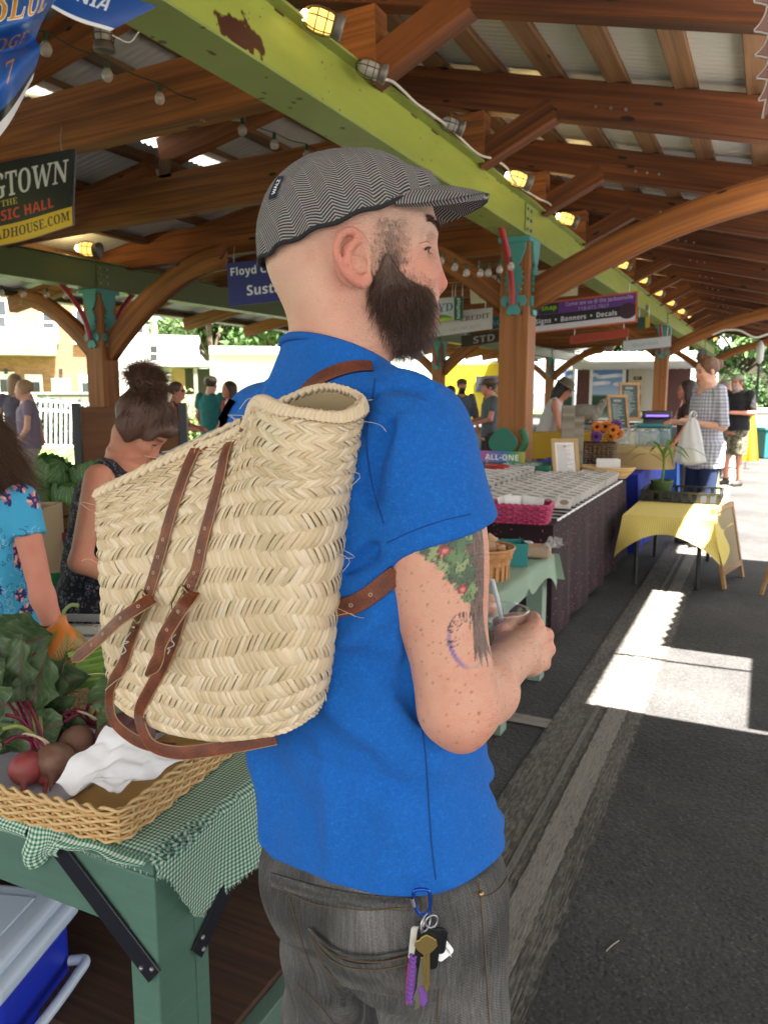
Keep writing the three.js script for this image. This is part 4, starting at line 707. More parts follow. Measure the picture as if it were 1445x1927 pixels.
part('beard_strands', strands(list), M.hair, man);
const eb = []; for (let k = 0; k < 330; k++) { const t = R(), z = lerp(0.008, 0.055, t); let x = 0.125; const y = 0.028 + 0.008 * Math.sin(t * 2.2) + (R() - 0.5) * 0.008; for (let s = 0; s < 40 && headSdf(x, y, z) > 0.0003; s++) x -= headSdf(x, y, z) * 0.8; eb.push([fromH(x, y, z), hR.clone().multiplyScalar(0.75).add(V(0.2, 0.1 + 0.3 * R(), 0)).normalize(), 0.006 + R() * 0.004, 0.00034, V(0, -0.25, 0), [0.12 + 0.06 * R(), 0.075, 0.055]]); }
part('eyebrow', strands(eb), M.hair, man);
const el = []; for (let k = 0; k < 40; k++) { const t = R(), z = lerp(0.021, 0.049, t), y = 0.0035 - 0.006 * (t - 0.45) * (t - 0.45) * 4 + (R() - 0.5) * 0.001; let x = 0.125; for (let s = 0; s < 40 && headSdf(x, y, z) > 0.0002; s++) x -= headSdf(x, y, z) * 0.8; el.push([fromH(x, y, z), hF.clone().multiplyScalar(0.7).addScaledVector(hR, 0.5 * (t - 0.3)).add(V(0, -0.35, 0)).normalize(), 0.003 + R() * 0.0012, 0.0004, V(0, 0.4, 0), [0.03, 0.018, 0.013]]); }
part('eyelashes', strands(el), M.hair, man);
const lid = (y0, z0, z1, r, c, n) => { const p = []; for (let i = 0; i <= 10; i++) { const t = i / 10, z = lerp(z0, z1, t), y = y0 - 0.005 * (t - 0.4) * (t - 0.4) * 3; let x = 0.125; for (let s = 0; s < 40 && headSdf(x, y, z) > 0.0002; s++) x -= headSdf(x, y, z) * 0.8; p.push(fromH(x + 0.0006, y, z)); } part(n, tube(p, r, 24, 5), mat(c, 0.7), man); };
lid(0.0035, 0.020, 0.049, 0.0015, [0.035, 0.02, 0.016], 'lash_line'); lid(0.010, 0.024, 0.054, 0.0006, skinLin(176, 116, 96), 'lid_crease');
for (const [x0, y0, x1, y1] of [[0.066, 0.008, 0.052, 0.016], [0.067, 0.002, 0.050, 0.002], [0.068, -0.004, 0.054, -0.012]]) { const p = []; for (let i = 0; i <= 6; i++) { const t = i / 6, x = lerp(x0, x1, t), y = lerp(y0, y1, t); let z = 0.1; for (let s = 0; s < 40 && headSdf(x, y, z) > 0.0002; s++) z -= headSdf(x, y, z) * 0.8; p.push(fromH(x, y, z - 0.0003)); } part('smile_crease', tube(p, 0.0006, 12, 5), mat(skinLin(198, 140, 116), 0.7), man); }
}
const herring = ctex(512, 512, (g, w, h) => {
g.fillStyle = '#aaa6a2'; g.fillRect(0, 0, w, h); const n = 10, cw = w / n, per = h / 44, R = rng(4);
for (let c = 0; c < n; c++) for (let k = -2; k < 48; k++) { const dir = c % 2 ? 1 : -1, y = k * per; g.strokeStyle = `rgb(${46 + R() * 22},${45 + R() * 20},${46 + R() * 20})`; g.lineWidth = per * 0.5; g.beginPath(); g.moveTo(c * cw, y + (dir > 0 ? 0 : cw * 0.62)); g.lineTo((c + 1) * cw, y + (dir > 0 ? cw * 0.62 : 0)); g.stroke(); }
for (let k = 0; k < 5000; k++) { g.fillStyle = R() < 0.6 ? 'rgba(180,176,172,0.5)' : 'rgba(20,20,22,0.35)'; g.fillRect(R() * w, R() * h, 2, 1); }
}, true, [1 / 0.17, 1 / 0.17]);
herring.wrapS = herring.wrapT = THREE.RepeatWrapping;
const clothBump = dtex(256, 256, (x, y) => { const v = 0.5 + 0.25 * Math.sin(x * Math.PI / 2) * Math.sin(y * Math.PI / 2) + 0.25 * (hash3(x, y, 3) - 0.5); return [v, v, v]; }, false, [16, 16]);
M.tweed = mat('#ffffff', 0.95, { map: herring, bumpMap: clothBump, bumpScale: 0.0012 });
{
const cap = new THREE.Group(); cap.name = 'cap'; cap.userData.label = 'grey herringbone tweed cap'; man.add(cap);
const C = V(-0.012, 0.045, 0), rim = (x) => 0.034 + 0.355 * x;
const capP = (a, t) => {
const ca = Math.cos(a), sa = Math.sin(a), e = Math.max(0, t) * Math.PI / 2, rx = ca > 0 ? 0.122 : 0.119, ry = 0.082, rz = 0.092;
const puff = 1 + 0.05 * Math.sin(Math.min(1, t * 1.5) * Math.PI) * (0.6 - 0.4 * ca);
const k = Math.pow(Math.cos(e), 0.75); let x = C.x + rx * ca * k * puff, z = C.z + rz * sa * k * puff; const yr = rim(C.x + rx * ca), yt = C.y + ry;
let y = yr + (yt - yr) * Math.pow(Math.sin(e), 0.95) ; y -= 0.035 * sstep(0.02, 0.12, x) * sstep(0.2, 0.9, t);
const wr = 0.0016 * Math.sin(a * 14 + t * 5) * (1 - t) + 0.003 * (fbm(a * 3 + 9, t * 4, 3) - 0.5); return fromH(x + wr * ca, y + wr, z + wr * sa);
};
const dome = sheet((u, v) => capP(u * Math.PI * 2, v * v * 0.15 + v * 0.85), 96, 40, 1, 1);
{ const p = dome.attributes.position, uv = dome.attributes.uv; for (let i = 0; i < p.count; i++) { const h = toH(p.getX(i), p.getY(i), p.getZ(i)), s = Math.sign(h[2]) || 1, v = h[1] - s * 0 + (0.095 - Math.abs(h[2])) * 0.75; uv.setXY(i, (h[0] * 0.97 + v * 0.28) * 1.0, v * 0.95 - h[0] * 0.25); } }
part('crown', dome, M.tweed, cap);
const band = []; for (let i = 0; i <= 60; i++) { const q = capP(i / 60 * Math.PI * 2, 0); band.push(q.add(V(0, -0.001, 0))); }
part('binding', tube(band.slice(0, 60), 0.0028, 120, 6, true), mat([0.02, 0.02, 0.022], 0.9), cap);
const yv = rim(0.1) + 0.004;
const brim = sheet((u, v) => { const a = lerp(-1.15, 1.15, u), ca = Math.cos(a), sa = Math.sin(a), ext = 0.068 * Math.pow(Math.cos(a / 1.15 * Math.PI / 2 * 0.985), 0.5) * v, x0 = C.x + 0.119 * ca, z0 = 0.09 * sa; const x = x0 + ext * (0.75 + 0.25 * ca), z = z0 + ext * sa * 0.25; const droop = 3.2 * z * z; return fromH(x, rim(x0) * 0.3 + yv * 0.7 - droop - 0.010 * v * v + 0.012, z); }, 40, 14, 1, 1, 0.008);
{ const p = brim.attributes.position, uv = brim.attributes.uv; for (let i = 0; i < p.count; i++) { const h = toH(p.getX(i), p.getY(i), p.getZ(i)); uv.setXY(i, h[2] + h[0] * 0.2, h[0]); } }
part('brim', brim, M.tweed, cap);
const tg = ctex(128, 48, (g) => { g.fillStyle = '#1b2036'; g.fillRect(0, 0, 128, 48); g.fillStyle = '#e8e8ea'; g.font = 'bold 32px sans-serif'; g.textAlign = 'center'; g.textBaseline = 'middle'; g.fillText('WALZ', 64, 26); });
const aT = Math.PI - 0.62, tagG = sheet((u, v) => { const q = capP(aT + (v - 0.5) * 0.12, 0.30 + u * 0.16), c = fromH(C.x, C.y, C.z); return q.add(q.clone().sub(c).normalize().multiplyScalar(0.003)); }, 6, 3, 1, 1);
part('tag', tagG, mat('#ffffff', 0.8, { map: tg, side: THREE.DoubleSide }), cap);
part('button', sph(0.009, ...fromH(C.x - 0.005, C.y + 0.083, 0).toArray(), 12, 1, 0.5, 1), M.tweed, cap);
}
const slE = L(826, 1006, 0.13), slN = V(0.30, -0.95, 0.05).normalize(), HEM = 0.838;
const folds = [
[[[742, 812, 0.17], [712, 870, 0.17], [700, 930, 0.16]], -0.009, 0.013], [[760, 800, 0.18], [738, 880, 0.17], [742, 960, 0.15]], [[690, 860, 0.15], [665, 930, 0.13], [660, 1000, 0.12]],
[[[700, 700, 0.05], [760, 700, 0.12], [820, 722, 0.16]], 0.006, 0.010], [[[668, 770, 0.12], [730, 735, 0.13], [800, 730, 0.16]], -0.004, 0.012],
[[[640, 1240, 0.16], [720, 1260, 0.17], [800, 1330, 0.15]], -0.006, 0.016], [[[620, 1330, 0.15], [700, 1390, 0.17], [800, 1430, 0.15]], 0.007, 0.020],
[[[820, 1420, 0.13], [880, 1470, 0.08], [930, 1500, 0.03]], -0.008, 0.016], [[[815, 1380, 0.14], [870, 1440, 0.09], [910, 1450, 0.04]], 0.006, 0.014],
[[[520, 1450, 0.08], [570, 1530, 0.12], [590, 1620, 0.14]], -0.005, 0.02], [[[480, 1430, 0.02], [500, 1500, 0.05], [490, 1580, 0.04]], 0.006, 0.02],
[[[760, 1180, 0.15], [770, 1300, 0.15], [800, 1420, 0.14]], -0.005, 0.014], [[[700, 1500, 0.17], [760, 1560, 0.16], [830, 1590, 0.12]], 0.005, 0.022],
[[[748, 1000, 0.15], [700, 1040, 0.16], [655, 1075, 0.14]], -0.005, 0.012], [[[765, 1090, 0.15], [700, 1170, 0.17], [640, 1220, 0.16]], 0.005, 0.014], [[[825, 1460, 0.12], [880, 1510, 0.08], [935, 1540, 0.02]], 0.006, 0.012], [[[812, 1500, 0.13], [880, 1560, 0.09], [940, 1590, 0.02]], -0.006, 0.013], [[[600, 1420, 0.14], [622, 1520, 0.15], [612, 1640, 0.14]], 0.004, 0.016], [[[690, 1430, 0.17], [700, 1540, 0.17], [676, 1650, 0.16]], -0.004, 0.016], [[[560, 1410, 0.12], [640, 1460, 0.16], [740, 1480, 0.17]], -0.004, 0.014],
[[[500, 700, -0.02], [480, 760, -0.02], [470, 830, 0]], -0.005, 0.010], [[[530, 690, 0.0], [505, 760, 0.02], [490, 830, 0.02]], 0.005, 0.010],
].map((f) => f.length === 3 && Array.isArray(f[0][0]) ? { p: f[0].map((q) => L(...q)), a: f[1], w: f[2] } : { p: f.map((q) => L(...q)), a: 0.006, w: 0.012 });
function foldAt(x, y, z) { let s = 0; for (const f of folds) { let m = 9; for (let i = 0; i + 1 < f.p.length; i++) m = Math.min(m, caps(x, y, z, f.p[i], f.p[i + 1], 0, 0)); if (m < f.w * 3) s += 2.1 * f.a * Math.exp(-(m * m) / (f.w * f.w)); } return s; }
function shirtSdf(x, y, z) {
let d = torso(x, y, z);
d = smin(d, caps(x, y, z, V(-0.037, 1.452, 0), shR, 0.062, 0.058), 0.05);
d = smin(d, caps(x, y, z, V(-0.037, 1.452, 0), shL, 0.062, 0.058), 0.05);
const cut = (x - slE.x) * slN.x + (y - slE.y) * slN.y + (z - slE.z) * slN.z;
const sl = smax(smax(caps(x, y, z, shR, slE, 0.064, 0.077), cut, 0.004), -caps(x, y, z, shR.clone().lerp(slE, 0.6), slE.clone().addScaledVector(slN, 0.03), 0.060, 0.068), 0.003);
d = smin(d, sl, 0.028);
d = smin(d, Math.max(caps(x, y, z, shL, elbL, 0.06, 0.062), 1.23 - y), 0.028);
const [cx, cz] = torRow(1.52);
d = smax(d, y - 1.541 + 0.42 * ((x - cx) * bf.x + z * bf.z), 0.008);                                         
if (Math.abs(d) < 0.03) { d -= foldAt(x, y, z) + 0.006 * (fbm(x * 9 + 3, y * 7, z * 9, 3) - 0.5) + 0.010 * (Math.abs(fbm(x * 7 + y * 6 + 2, y * 3.2 - x * 3, z * 7 + y * 4, 2) - 0.5) - 0.12) * sstep(1.45, 1.25, y); }
d = smax(d, HEM + 0.19 * Math.max(0, z) + 0.06 * x + 0.006 * Math.sin(Math.atan2(z, x) * 3 + 1) - y, 0.006);
return d;
}
const heather = dtex(512, 512, (x, y) => { const a = tfbm(x / 512 * 150, y / 512 * 60, 150, 60, 3, 2), b = tfbm(x / 512 * 60, y / 512 * 150, 60, 150, 13, 2), h = hash3(x, y, 4); const k = 0.86 + 0.09 * (a - 0.5) + 0.09 * (b - 0.5) + 0.16 * (h - 0.5), w = a * b > 0.42 ? 0.03 : 0; return [0.05 * k + w, 0.46 * k + w, 0.87 * k + w * 0.6]; }, true, [5, 5]);
M.shirt = phys('#ffffff', 0.92, { map: heather, bumpMap: clothBump, bumpScale: 0.0009, sheen: 0.25, sheenRoughness: 0.6, sheenColor: new THREE.Color(0.25, 0.4, 0.7) });
part('t_shirt', cylUV(nets(shirtSdf, V(-0.34, 0.81, -0.36), V(0.30, 1.58, 0.28), 0.0044), 0.17), M.shirt, man);
const camL = V(0, CAMY, R0);
function hit(sdf, px, py, off = 0, start = 0.5) { // where a picture ray meets the cloth, in the man's frame
const d = ray(px, py).applyMatrix4(manInv).normalize(), p = camL.clone().addScaledVector(d, start);
for (let i = 0; i < 140; i++) { const s = sdf(p.x, p.y, p.z); if (s < 0.0003) break; p.addScaledVector(d, Math.max(0.0004, s * 0.6)); }
return off ? p.addScaledVector(gradAt(sdf, p, 0.003), off) : p;
}
const onSdf = (sdf, pts, off) => pts.map((q) => hit(sdf, q[0], q[1], off));
const seamM = mat([0.006, 0.06, 0.24], 0.95);
{
const seam = (pts, r = 0.0011, m = seamM, n = 'seam') => part(n, tube(onSdf(shirtSdf, pts, 0.0002), r, pts.length * 6, 5), m, man);
const dense = (pts, k = 5) => { const c = new THREE.CatmullRomCurve3(pts.map((p) => V(p[0], p[1], 0))); return c.getPoints(pts.length * k).map((p) => [p.x, p.y]); };
seam(dense([[705, 712], [700, 760], [690, 820], [698, 900], [722, 985]]));
seam(dense([[765, 1150], [775, 1240], [788, 1330], [800, 1420], [806, 1500], [812, 1590], [820, 1655]]));
const hemP = []; for (let x = 486; x <= 944; x += 8) { const t = (x - 478) / 472; hemP.push([x, 1566 + 112 * Math.pow(Math.sin(Math.pow(t, 0.86) * Math.PI), 0.62) - 22 * t]); }
seam(hemP.filter((p) => p[0] > 490 && p[0] < 930), 0.0007);
seam(dense([[728, 1022], [780, 998], [840, 978], [886, 968]]), 0.0007);
const col = []; for (let i = 0; i <= 40; i++) { const a = i / 40 * Math.PI * 2; col.push(V(-0.037 + 0.073 * Math.cos(a) * 1.03, 1.540 - 0.42 * (Math.cos(a) * bf.x * 0.073 + Math.sin(a) * bf.z * 0.067), 0.067 * Math.sin(a))); }
part('collar', tube(col.slice(0, 40), 0.0055, 90, 8, true), M.shirt, man);
}
const hipC = [0.026, 0.0], hr = V(hipC[0] + 0.092 * br.x, 0.80, 0.092 * br.z), hl = V(hipC[0] - 0.092 * br.x, 0.80, -0.092 * br.z);
const knR = V(hr.x + 0.03, 0.47, hr.z + 0.03), knL = V(hl.x - 0.02, 0.47, hl.z - 0.02), anR = V(hr.x + 0.02, 0.07, hr.z + 0.03), anL = V(hl.x - 0.03, 0.07, hl.z - 0.02);
function jeansSdf(x, y, z) {
let d = 9; const a = 0.172, b = 0.132, dx = x - hipC[0], u = (dx * br.x + z * br.z) / a, v = (dx * bf.x + z * bf.z) / b;
d = Math.max((Math.hypot(u, v) - 1) * b, y - 0.868, 0.72 - y);
for (const s of [1, -1]) { const c = V(hipC[0], 0.775, 0).addScaledVector(br, s * 0.082).addScaledVector(bf, -0.052); d = smin(d, Math.hypot(x - c.x, (y - c.y) * 0.85, z - c.z) - 0.098, 0.03); }
let lr = caps(x, y, z, hr, knR, 0.108, 0.078), ll = caps(x, y, z, hl, knL, 0.108, 0.078);
lr = smin(lr, caps(x, y, z, knR, anR, 0.076, 0.075), 0.03); ll = smin(ll, caps(x, y, z, knL, anL, 0.076, 0.075), 0.03);
d = smin(d, smin(lr, ll, 0.012), 0.02);
if (Math.abs(d) < 0.03) d -= 0.007 * (fbm(x * 14, y * 9, z * 14 + 5, 3) - 0.5) + 0.003 * Math.sin(y * 60 + x * 30 + 3 * fbm(x * 8, y * 8, z * 8)) * sstep(0.8, 0.6, y);
return Math.max(d, y - 0.868, 0.035 - y);
}
const denim = dtex(512, 512, (x, y) => { const st = tfbm(x / 512 * 256, y / 512 * 16, 256, 16, 5, 2), tw = 0.5 + 0.5 * Math.sin((x + y) * Math.PI / 3), bl = tfbm(x / 512 * 4, y / 512 * 3, 4, 3, 17, 3), h = hash3(x, y, 2); const v = 0.375 + 0.15 * (st - 0.5) + 0.06 * (tw - 0.5) + 0.46 * (bl - 0.45) + 0.14 * (h - 0.5); return [v * 1.005, v * 0.98, v * 0.96]; }, true, [3, 3]);
M.denim = mat('#ffffff', 0.93, { map: denim, bumpMap: clothBump, bumpScale: 0.0012 });
const thread = mat(skinLin(104, 84, 58), 0.9), threadD = mat([0.03, 0.028, 0.026], 0.9);
part('jeans', cylUV(nets(jeansSdf, V(-0.25, 0.03, -0.28), V(0.32, 0.88, 0.28), 0.006), 0.16), M.denim, man);
{
const stitch = (pts, m = thread, r = 0.0008, off = 0.001) => part('stitching', tube(onSdf(jeansSdf, pts, off), r, pts.length * 5, 4), m, man);
const dense = (pts, k = 6) => new THREE.CatmullRomCurve3(pts.map((p) => V(p[0], p[1], 0))).getPoints(pts.length * k).map((p) => [p.x, p.y]);
const patch = (n, fn, off, nu = 24, nv = 20, m = M.denim) => part(n, sheet((u, v) => { const q = fn(u, v); return hit(jeansSdf, q[0], q[1], off); }, nu, nv, 0.16, 0.14, 0.0025), m, man);
const pk = (u, v) => { const xt = lerp(588, 838, u), yt = 1742 + 62 * Math.sin(Math.PI * Math.pow(u, 0.72)) + 16 * u, xb = lerp(640, 836, u), yb = 1850 + (u < 0.6 ? u * 40 : (1 - u) * 60), vv = 1 - v; return [lerp(xt, xb, vv), lerp(yt, yb, vv)]; };
patch('back_pocket', pk, 0.0045);
part('stitching', tube(onSdf(jeansSdf, dense([[592, 1752], [640, 1794], [700, 1806], [770, 1794], [834, 1768]]), 0.0058), 0.0009, 60, 4), thread, man);
part('stitching', tube(onSdf(jeansSdf, dense([[594, 1766], [640, 1808], [700, 1820], [770, 1808], [834, 1782]]), 0.0058), 0.0009, 60, 4), thread, man);
part('pocket_edge', tube(onSdf(jeansSdf, dense([[586, 1742], [640, 1786], [700, 1797], [770, 1784], [840, 1758]]), 0.006), 0.002, 60, 5), M.denim, man);
stitch(dense([[590, 1760], [612, 1810], [640, 1848]]), thread, 0.0009, 0.005);
patch('waistband', (u, v) => [lerp(512, 790, u), 1636 + 52 * Math.sin(Math.PI * (0.06 + 0.8 * u) * 0.62) + (1 - v) * 26], 0.003, 30, 4);
stitch(dense([[528, 1668], [580, 1694], [640, 1708], [700, 1712], [770, 1706]]), thread, 0.0008, 0.004);
stitch(dense([[900, 1660], [908, 1740], [914, 1830], [920, 1927]])); stitch(dense([[560, 1850], [600, 1890], [640, 1940]]), thread, 0.0006); stitch(dense([[545, 1690], [560, 1740], [575, 1790], [590, 1830]]), thread, 0.0007);
stitch(dense([[890, 1680], [915, 1686], [940, 1670], [953, 1650]])); stitch(dense([[826, 1860], [822, 1927]]), thread);
part('rivet', sph(0.004, ...hit(jeansSdf, 903, 1682, 0.002).toArray(), 8), mat([0.45, 0.3, 0.15], 0.35, { metalness: 0.9 }), man);
for (const a of [anR, anL]) { const s = nets((x, y, z) => Math.max(smin(caps(x, y, z, V(a.x, 0.05, a.z).addScaledVector(bf, -0.06), V(a.x, 0.04, a.z).addScaledVector(bf, 0.14), 0.045, 0.038), caps(x, y, z, V(a.x, 0.05, a.z), V(a.x, 0.12, a.z), 0.05, 0.05), 0.03), 0.002 - y), V(a.x - 0.2, -0.01, a.z - 0.2), V(a.x + 0.2, 0.16, a.z + 0.2), 0.01); part('shoe', s, mat([0.05, 0.045, 0.04], 0.7), man); }
}
const bag = thing('straw_backpack', 'woven palm-leaf backpack with brown leather buckle straps on the bearded man’s back'.replace('’s', ''), 'backpack', manPos.toArray(), manTurn);
bag.userData.label = 'woven palm-leaf backpack with two brown buckled leather straps, worn by bearded man';
const ringsPx = [
[[222, 1318, 0.03], [292, 1372, 0.08], [388, 1394, 0.13], [470, 1390, 0.175], [538, 1374, 0.195], [588, 1345, 0.175], [600, 1318, 0.13], [545, 1290, 0.08], [400, 1285, 0.02], [270, 1290, -0.01]],
[[202, 1240, 0.02], [275, 1265, 0.085], [378, 1285, 0.14], [470, 1290, 0.185], [548, 1280, 0.215], [604, 1262, 0.19], [618, 1240, 0.135], [555, 1200, 0.07], [400, 1190, 0.0], [250, 1200, -0.03]],
[[194, 1110, 0.015], [265, 1125, 0.08], [372, 1130, 0.14], [468, 1120, 0.185], [556, 1110, 0.225], [618, 1100, 0.195], [634, 1080, 0.13], [575, 1040, 0.075], [400, 1040, 0.0], [240, 1070, -0.035]],
[[188, 1010, 0.01], [270, 995, 0.065], [400, 962, 0.13], [478, 946, 0.175], [562, 950, 0.23], [630, 945, 0.20], [651, 930, 0.135], [590, 890, 0.09], [410, 930, 0.01], [235, 980, -0.035]],
[[186, 962, 0.005], [300, 918, 0.06], [440, 868, 0.12], [482, 850, 0.165], [558, 868, 0.228], [642, 858, 0.205], [668, 835, 0.145], [600, 805, 0.105], [430, 860, 0.03], [240, 930, -0.03]],
[[186, 934, 0.0], [320, 872, 0.05], [458, 812, 0.105], [484, 762, 0.15], [548, 782, 0.215], [642, 792, 0.212], [682, 762, 0.165], [612, 738, 0.125], [460, 800, 0.055], [262, 896, -0.01]],
].map((r) => r.map((p) => L(...p)));
const ringC = ringsPx.map((r) => new THREE.CatmullRomCurve3(r, true, 'centripetal'));
for (const c of ringC) c.arcLengthDivisions = 300;
function bagP(s, t) {
s = ((s % 1) + 1) % 1; const n = ringC.length - 1, f = clamp(t) * n, i = Math.min(n - 1, Math.floor(f)), w = f - i;
const P = [i - 1, i, i + 1, i + 2].map((k) => { const kk = clamp(k, 0, n); return ringC[kk].getPoint(s); });
const h = (a, b, c, d) => { const m0 = (c - a) / 2, m1 = (d - b) / 2, w2 = w * w, w3 = w2 * w; return (2 * w3 - 3 * w2 + 1) * b + (w3 - 2 * w2 + w) * m0 + (-2 * w3 + 3 * w2) * c + (w3 - w2) * m1; };
return V(h(P[0].x, P[1].x, P[2].x, P[3].x), h(P[0].y, P[1].y, P[2].y, P[3].y), h(P[0].z, P[1].z, P[2].z, P[3].z));
}
const BNS = 240, BNT = 80, bagGrid = [];
for (let j = 0; j <= BNT; j++) { const row = []; for (let i = 0; i < BNS; i++) row.push(bagP(i / BNS, j / BNT)); bagGrid.push(row); }
function bagS(s, t, off = 0) {
const f = ((s % 1) + 1) % 1 * BNS, g = clamp(t) * BNT, i = Math.floor(f) % BNS, j = Math.min(BNT - 1, Math.floor(g)), a = f - Math.floor(f), b = g - j, i1 = (i + 1) % BNS;
const A = bagGrid[j][i], B = bagGrid[j][i1], Cc = bagGrid[j + 1][i], D = bagGrid[j + 1][i1];
const p = V(lerp(lerp(A.x, B.x, a), lerp(Cc.x, D.x, a), b), lerp(lerp(A.y, B.y, a), lerp(Cc.y, D.y, a), b), lerp(lerp(A.z, B.z, a), lerp(Cc.z, D.z, a), b));
if (off) { const i0 = (i + BNS - 2) % BNS, i2 = (i + 3) % BNS, j0 = Math.max(0, j - 1), j2 = Math.min(BNT, j + 2); const du = bagGrid[j][i2].clone().sub(bagGrid[j][i0]), dv = bagGrid[j2][i].clone().sub(bagGrid[j0][i]); p.addScaledVector(du.cross(dv).normalize(), off); }
return p;
}
const strawTex = dtex(128, 128, (x, y) => { const st = tfbm(x / 128 * 3, y / 128 * 40, 3, 40, 3, 2); const v = 0.93 + 0.16 * (st - 0.5); return [v, v, v]; }, true, [30, 100]);
const strawM = (c) => mat(c, 0.5, { map: strawTex, side: THREE.DoubleSide });
const strawTones = [[0.87, 0.70, 0.47], [0.82, 0.64, 0.41], [0.90, 0.75, 0.53], [0.76, 0.59, 0.36], [0.84, 0.68, 0.44], [0.71, 0.56, 0.34]].map(strawM);
const innerM = mat([0.42, 0.31, 0.17], 0.9, { side: THREE.DoubleSide });
{
part('lining', sheet((u, v) => bagS(u, v, -0.0035), 120, 40), innerM, bag);
const bot = []; const c = V(); for (let i = 0; i < 40; i++) c.add(bagS(i / 40, 0)); c.multiplyScalar(1 / 40); c.y -= 0.012;
part('base', sheet((u, v) => bagS(u, 0, -0.003).lerp(c, v), 60, 4), strawTones[1], bag);
}
const stripR = rng(21), stripList = [];
const PER = 84, ROWS = 13;
const dens = (s) => 1 + 0.75 * (1 - sstep(0.24, 0.36, s)) + 0.4 * sstep(0.66, 0.8, s), cum = [0]; for (let i = 0; i < 400; i++) cum.push(cum[i] + dens((i + 0.5) / 400));
const sAt = (f) => { const t = f * cum[400]; let i = 0; while (i < 399 && cum[i + 1] < t) i++; return (i + (t - cum[i]) / (cum[i + 1] - cum[i])) / 400; };
for (let r = 0; r < ROWS * 2; r++) for (let k = 0; k < PER; k++) {
const dir = r % 2 ? 1 : -1, s0 = sAt((k + (r % 2 ? 0.5 : 0)) / PER % 1) + (stripR() - 0.5) * 0.0016;
const wob = 0.012 * Math.sin(s0 * 6.28 * 2 + r * 0.5);
stripList.push({ r, s: s0, dir, t0: (r - 0.42) / (ROWS * 2) + wob, t1: (r + 1.42) / (ROWS * 2) + wob, w: (0.74 + 0.24 * stripR()) / PER * cum[400] / 400 / dens(s0), pitch: cum[400] / 400 / dens(s0) / PER, lift: 0.7 + 0.6 * stripR(), tone: Math.floor(stripR() * strawTones.length), sh: 1.02 + 0.2 * (stripR() - 0.5) });
}
function stripGeo(q) {
const nu = 3, nv = 5, pos = [], uv = [], idx = []; const flat = sstep(0.07, 0.30, q.s) * (1 - sstep(0.34, 0.42, q.s));
for (let j = 0; j <= nv; j++) for (let i = 0; i <= nu; i++) {
const u = i / nu - 0.5, v = j / nv; const t = lerp(q.t0, q.t1, v), s = q.s + q.dir * (v - 0.5) * q.sh * 2.6 * q.pitch + u * q.w * (0.75 + 0.55 * Math.sin(Math.PI * v));
const bow = Math.sin(Math.PI * v), off = (0.0008 + 0.0042 * bow * q.lift) * (1 - 1.2 * u * u) + 0.0012 * u * q.dir * bow - 0.0016 * Math.pow(Math.abs(v - 0.5) * 2, 3);
const p = bagS(s, Math.min(1, t), off); pos.push(p.x, p.y, p.z); uv.push(v * 0.03, u * 0.011 + q.s * 3);
}
for (let j = 0; j < nv; j++) for (let i = 0; i < nu; i++) { const a = j * (nu + 1) + i; idx.push(a, a + 1, a + nu + 2, a, a + nu + 2, a + nu + 1); }
return geoFrom(pos, uv, idx);
}
{
const inv = manInv, cp = camL;
for (const q of stripList) { const p = bagS(q.s, (q.t0 + q.t1) / 2), p2 = bagS(q.s, (q.t0 + q.t1) / 2, 0.01), n = p2.sub(p), vd = cp.clone().sub(p), dd = vd.length(); q.score = n.dot(vd) / (dd * 0.01) / (dd * dd) * (q.s > 0.36 && q.s < 0.62 ? 1 : 0.5); }
stripList.sort((a, b) => b.score - a.score);
for (const q of stripList.slice(0, 290)) part('palm_strip', stripGeo(q), strawTones[q.tone], bag);
for (let t = 0; t < strawTones.length; t++) { const g = stripList.slice(290).filter((q) => q.tone === t).map(stripGeo); const o = part('palm_weave', merge(g), strawTones[t], bag); o.userData.kind = 'stuff'; }
const rimG = []; const N = 112, R = rng(8);
for (let i = 0; i < N; i++) { const s = i / N, a = bagS(s - 0.008, 0.978, 0.005), b = bagS(s + 0.008, 1, -0.004).add(V(0, 0.005, 0)), m = a.clone().lerp(b, 0.5).add(V(0, 0.0065, 0)); rimG.push(tube([a, m, b], 0.0041 + 0.0010 * R(), 6, 6)); }
part('rim_plait', rimG, strawTones[0], bag);
const fib = []; for (let i = 0; i < 46; i++) { const s = R() < 0.5 ? 0.36 + R() * 0.3 : R() * 0.4, t = R() < 0.25 ? 1 : 0.04 + R() * 0.95, a = bagS(s, t, 0.003), b = bagS(s + (R() - 0.5) * 0.03, t, 0.010 + R() * 0.012).add(V((R() - 0.5) * 0.03, (R() - 0.4) * 0.03, 0)), c = b.clone().add(V((R() - 0.5) * 0.03, -0.015 * R(), (R() - 0.5) * 0.01)); fib.push(tube([a, b, c], 0.00035, 8, 3)); }
part('loose_fibres', fib, strawTones[2], bag);
}
function bagAt(px, py, off = 0) {
let best = null, bd = 1e9; const d = ray(px, py).applyMatrix4(manInv).normalize();
for (let j = 0; j <= BNT; j++) for (let i = 0; i < BNS; i++) { const p = bagGrid[j][i], v = p.clone().sub(camL), tt = v.dot(d), e = v.addScaledVector(d, -tt).lengthSq() + Math.max(0, tt - 0.9) * 2e-4; if (e < bd) { bd = e; best = [i / BNS, j / BNT]; } }
return { p: bagS(best[0], best[1], off), n: bagS(best[0], best[1], 0.01).sub(bagS(best[0], best[1])).normalize() };
}
const leatherTex = dtex(256, 256, (x, y) => { const a = tfbm(x / 256 * 5, y / 256 * 8, 5, 8, 3, 4), b = tfbm(x / 256 * 60, y / 256 * 60, 60, 60, 9, 2); const v = 0.78 + 0.5 * (a - 0.5) + 0.16 * (b - 0.5); return [0.56 * v, 0.285 * v, 0.165 * v]; }, true, [9, 12]);
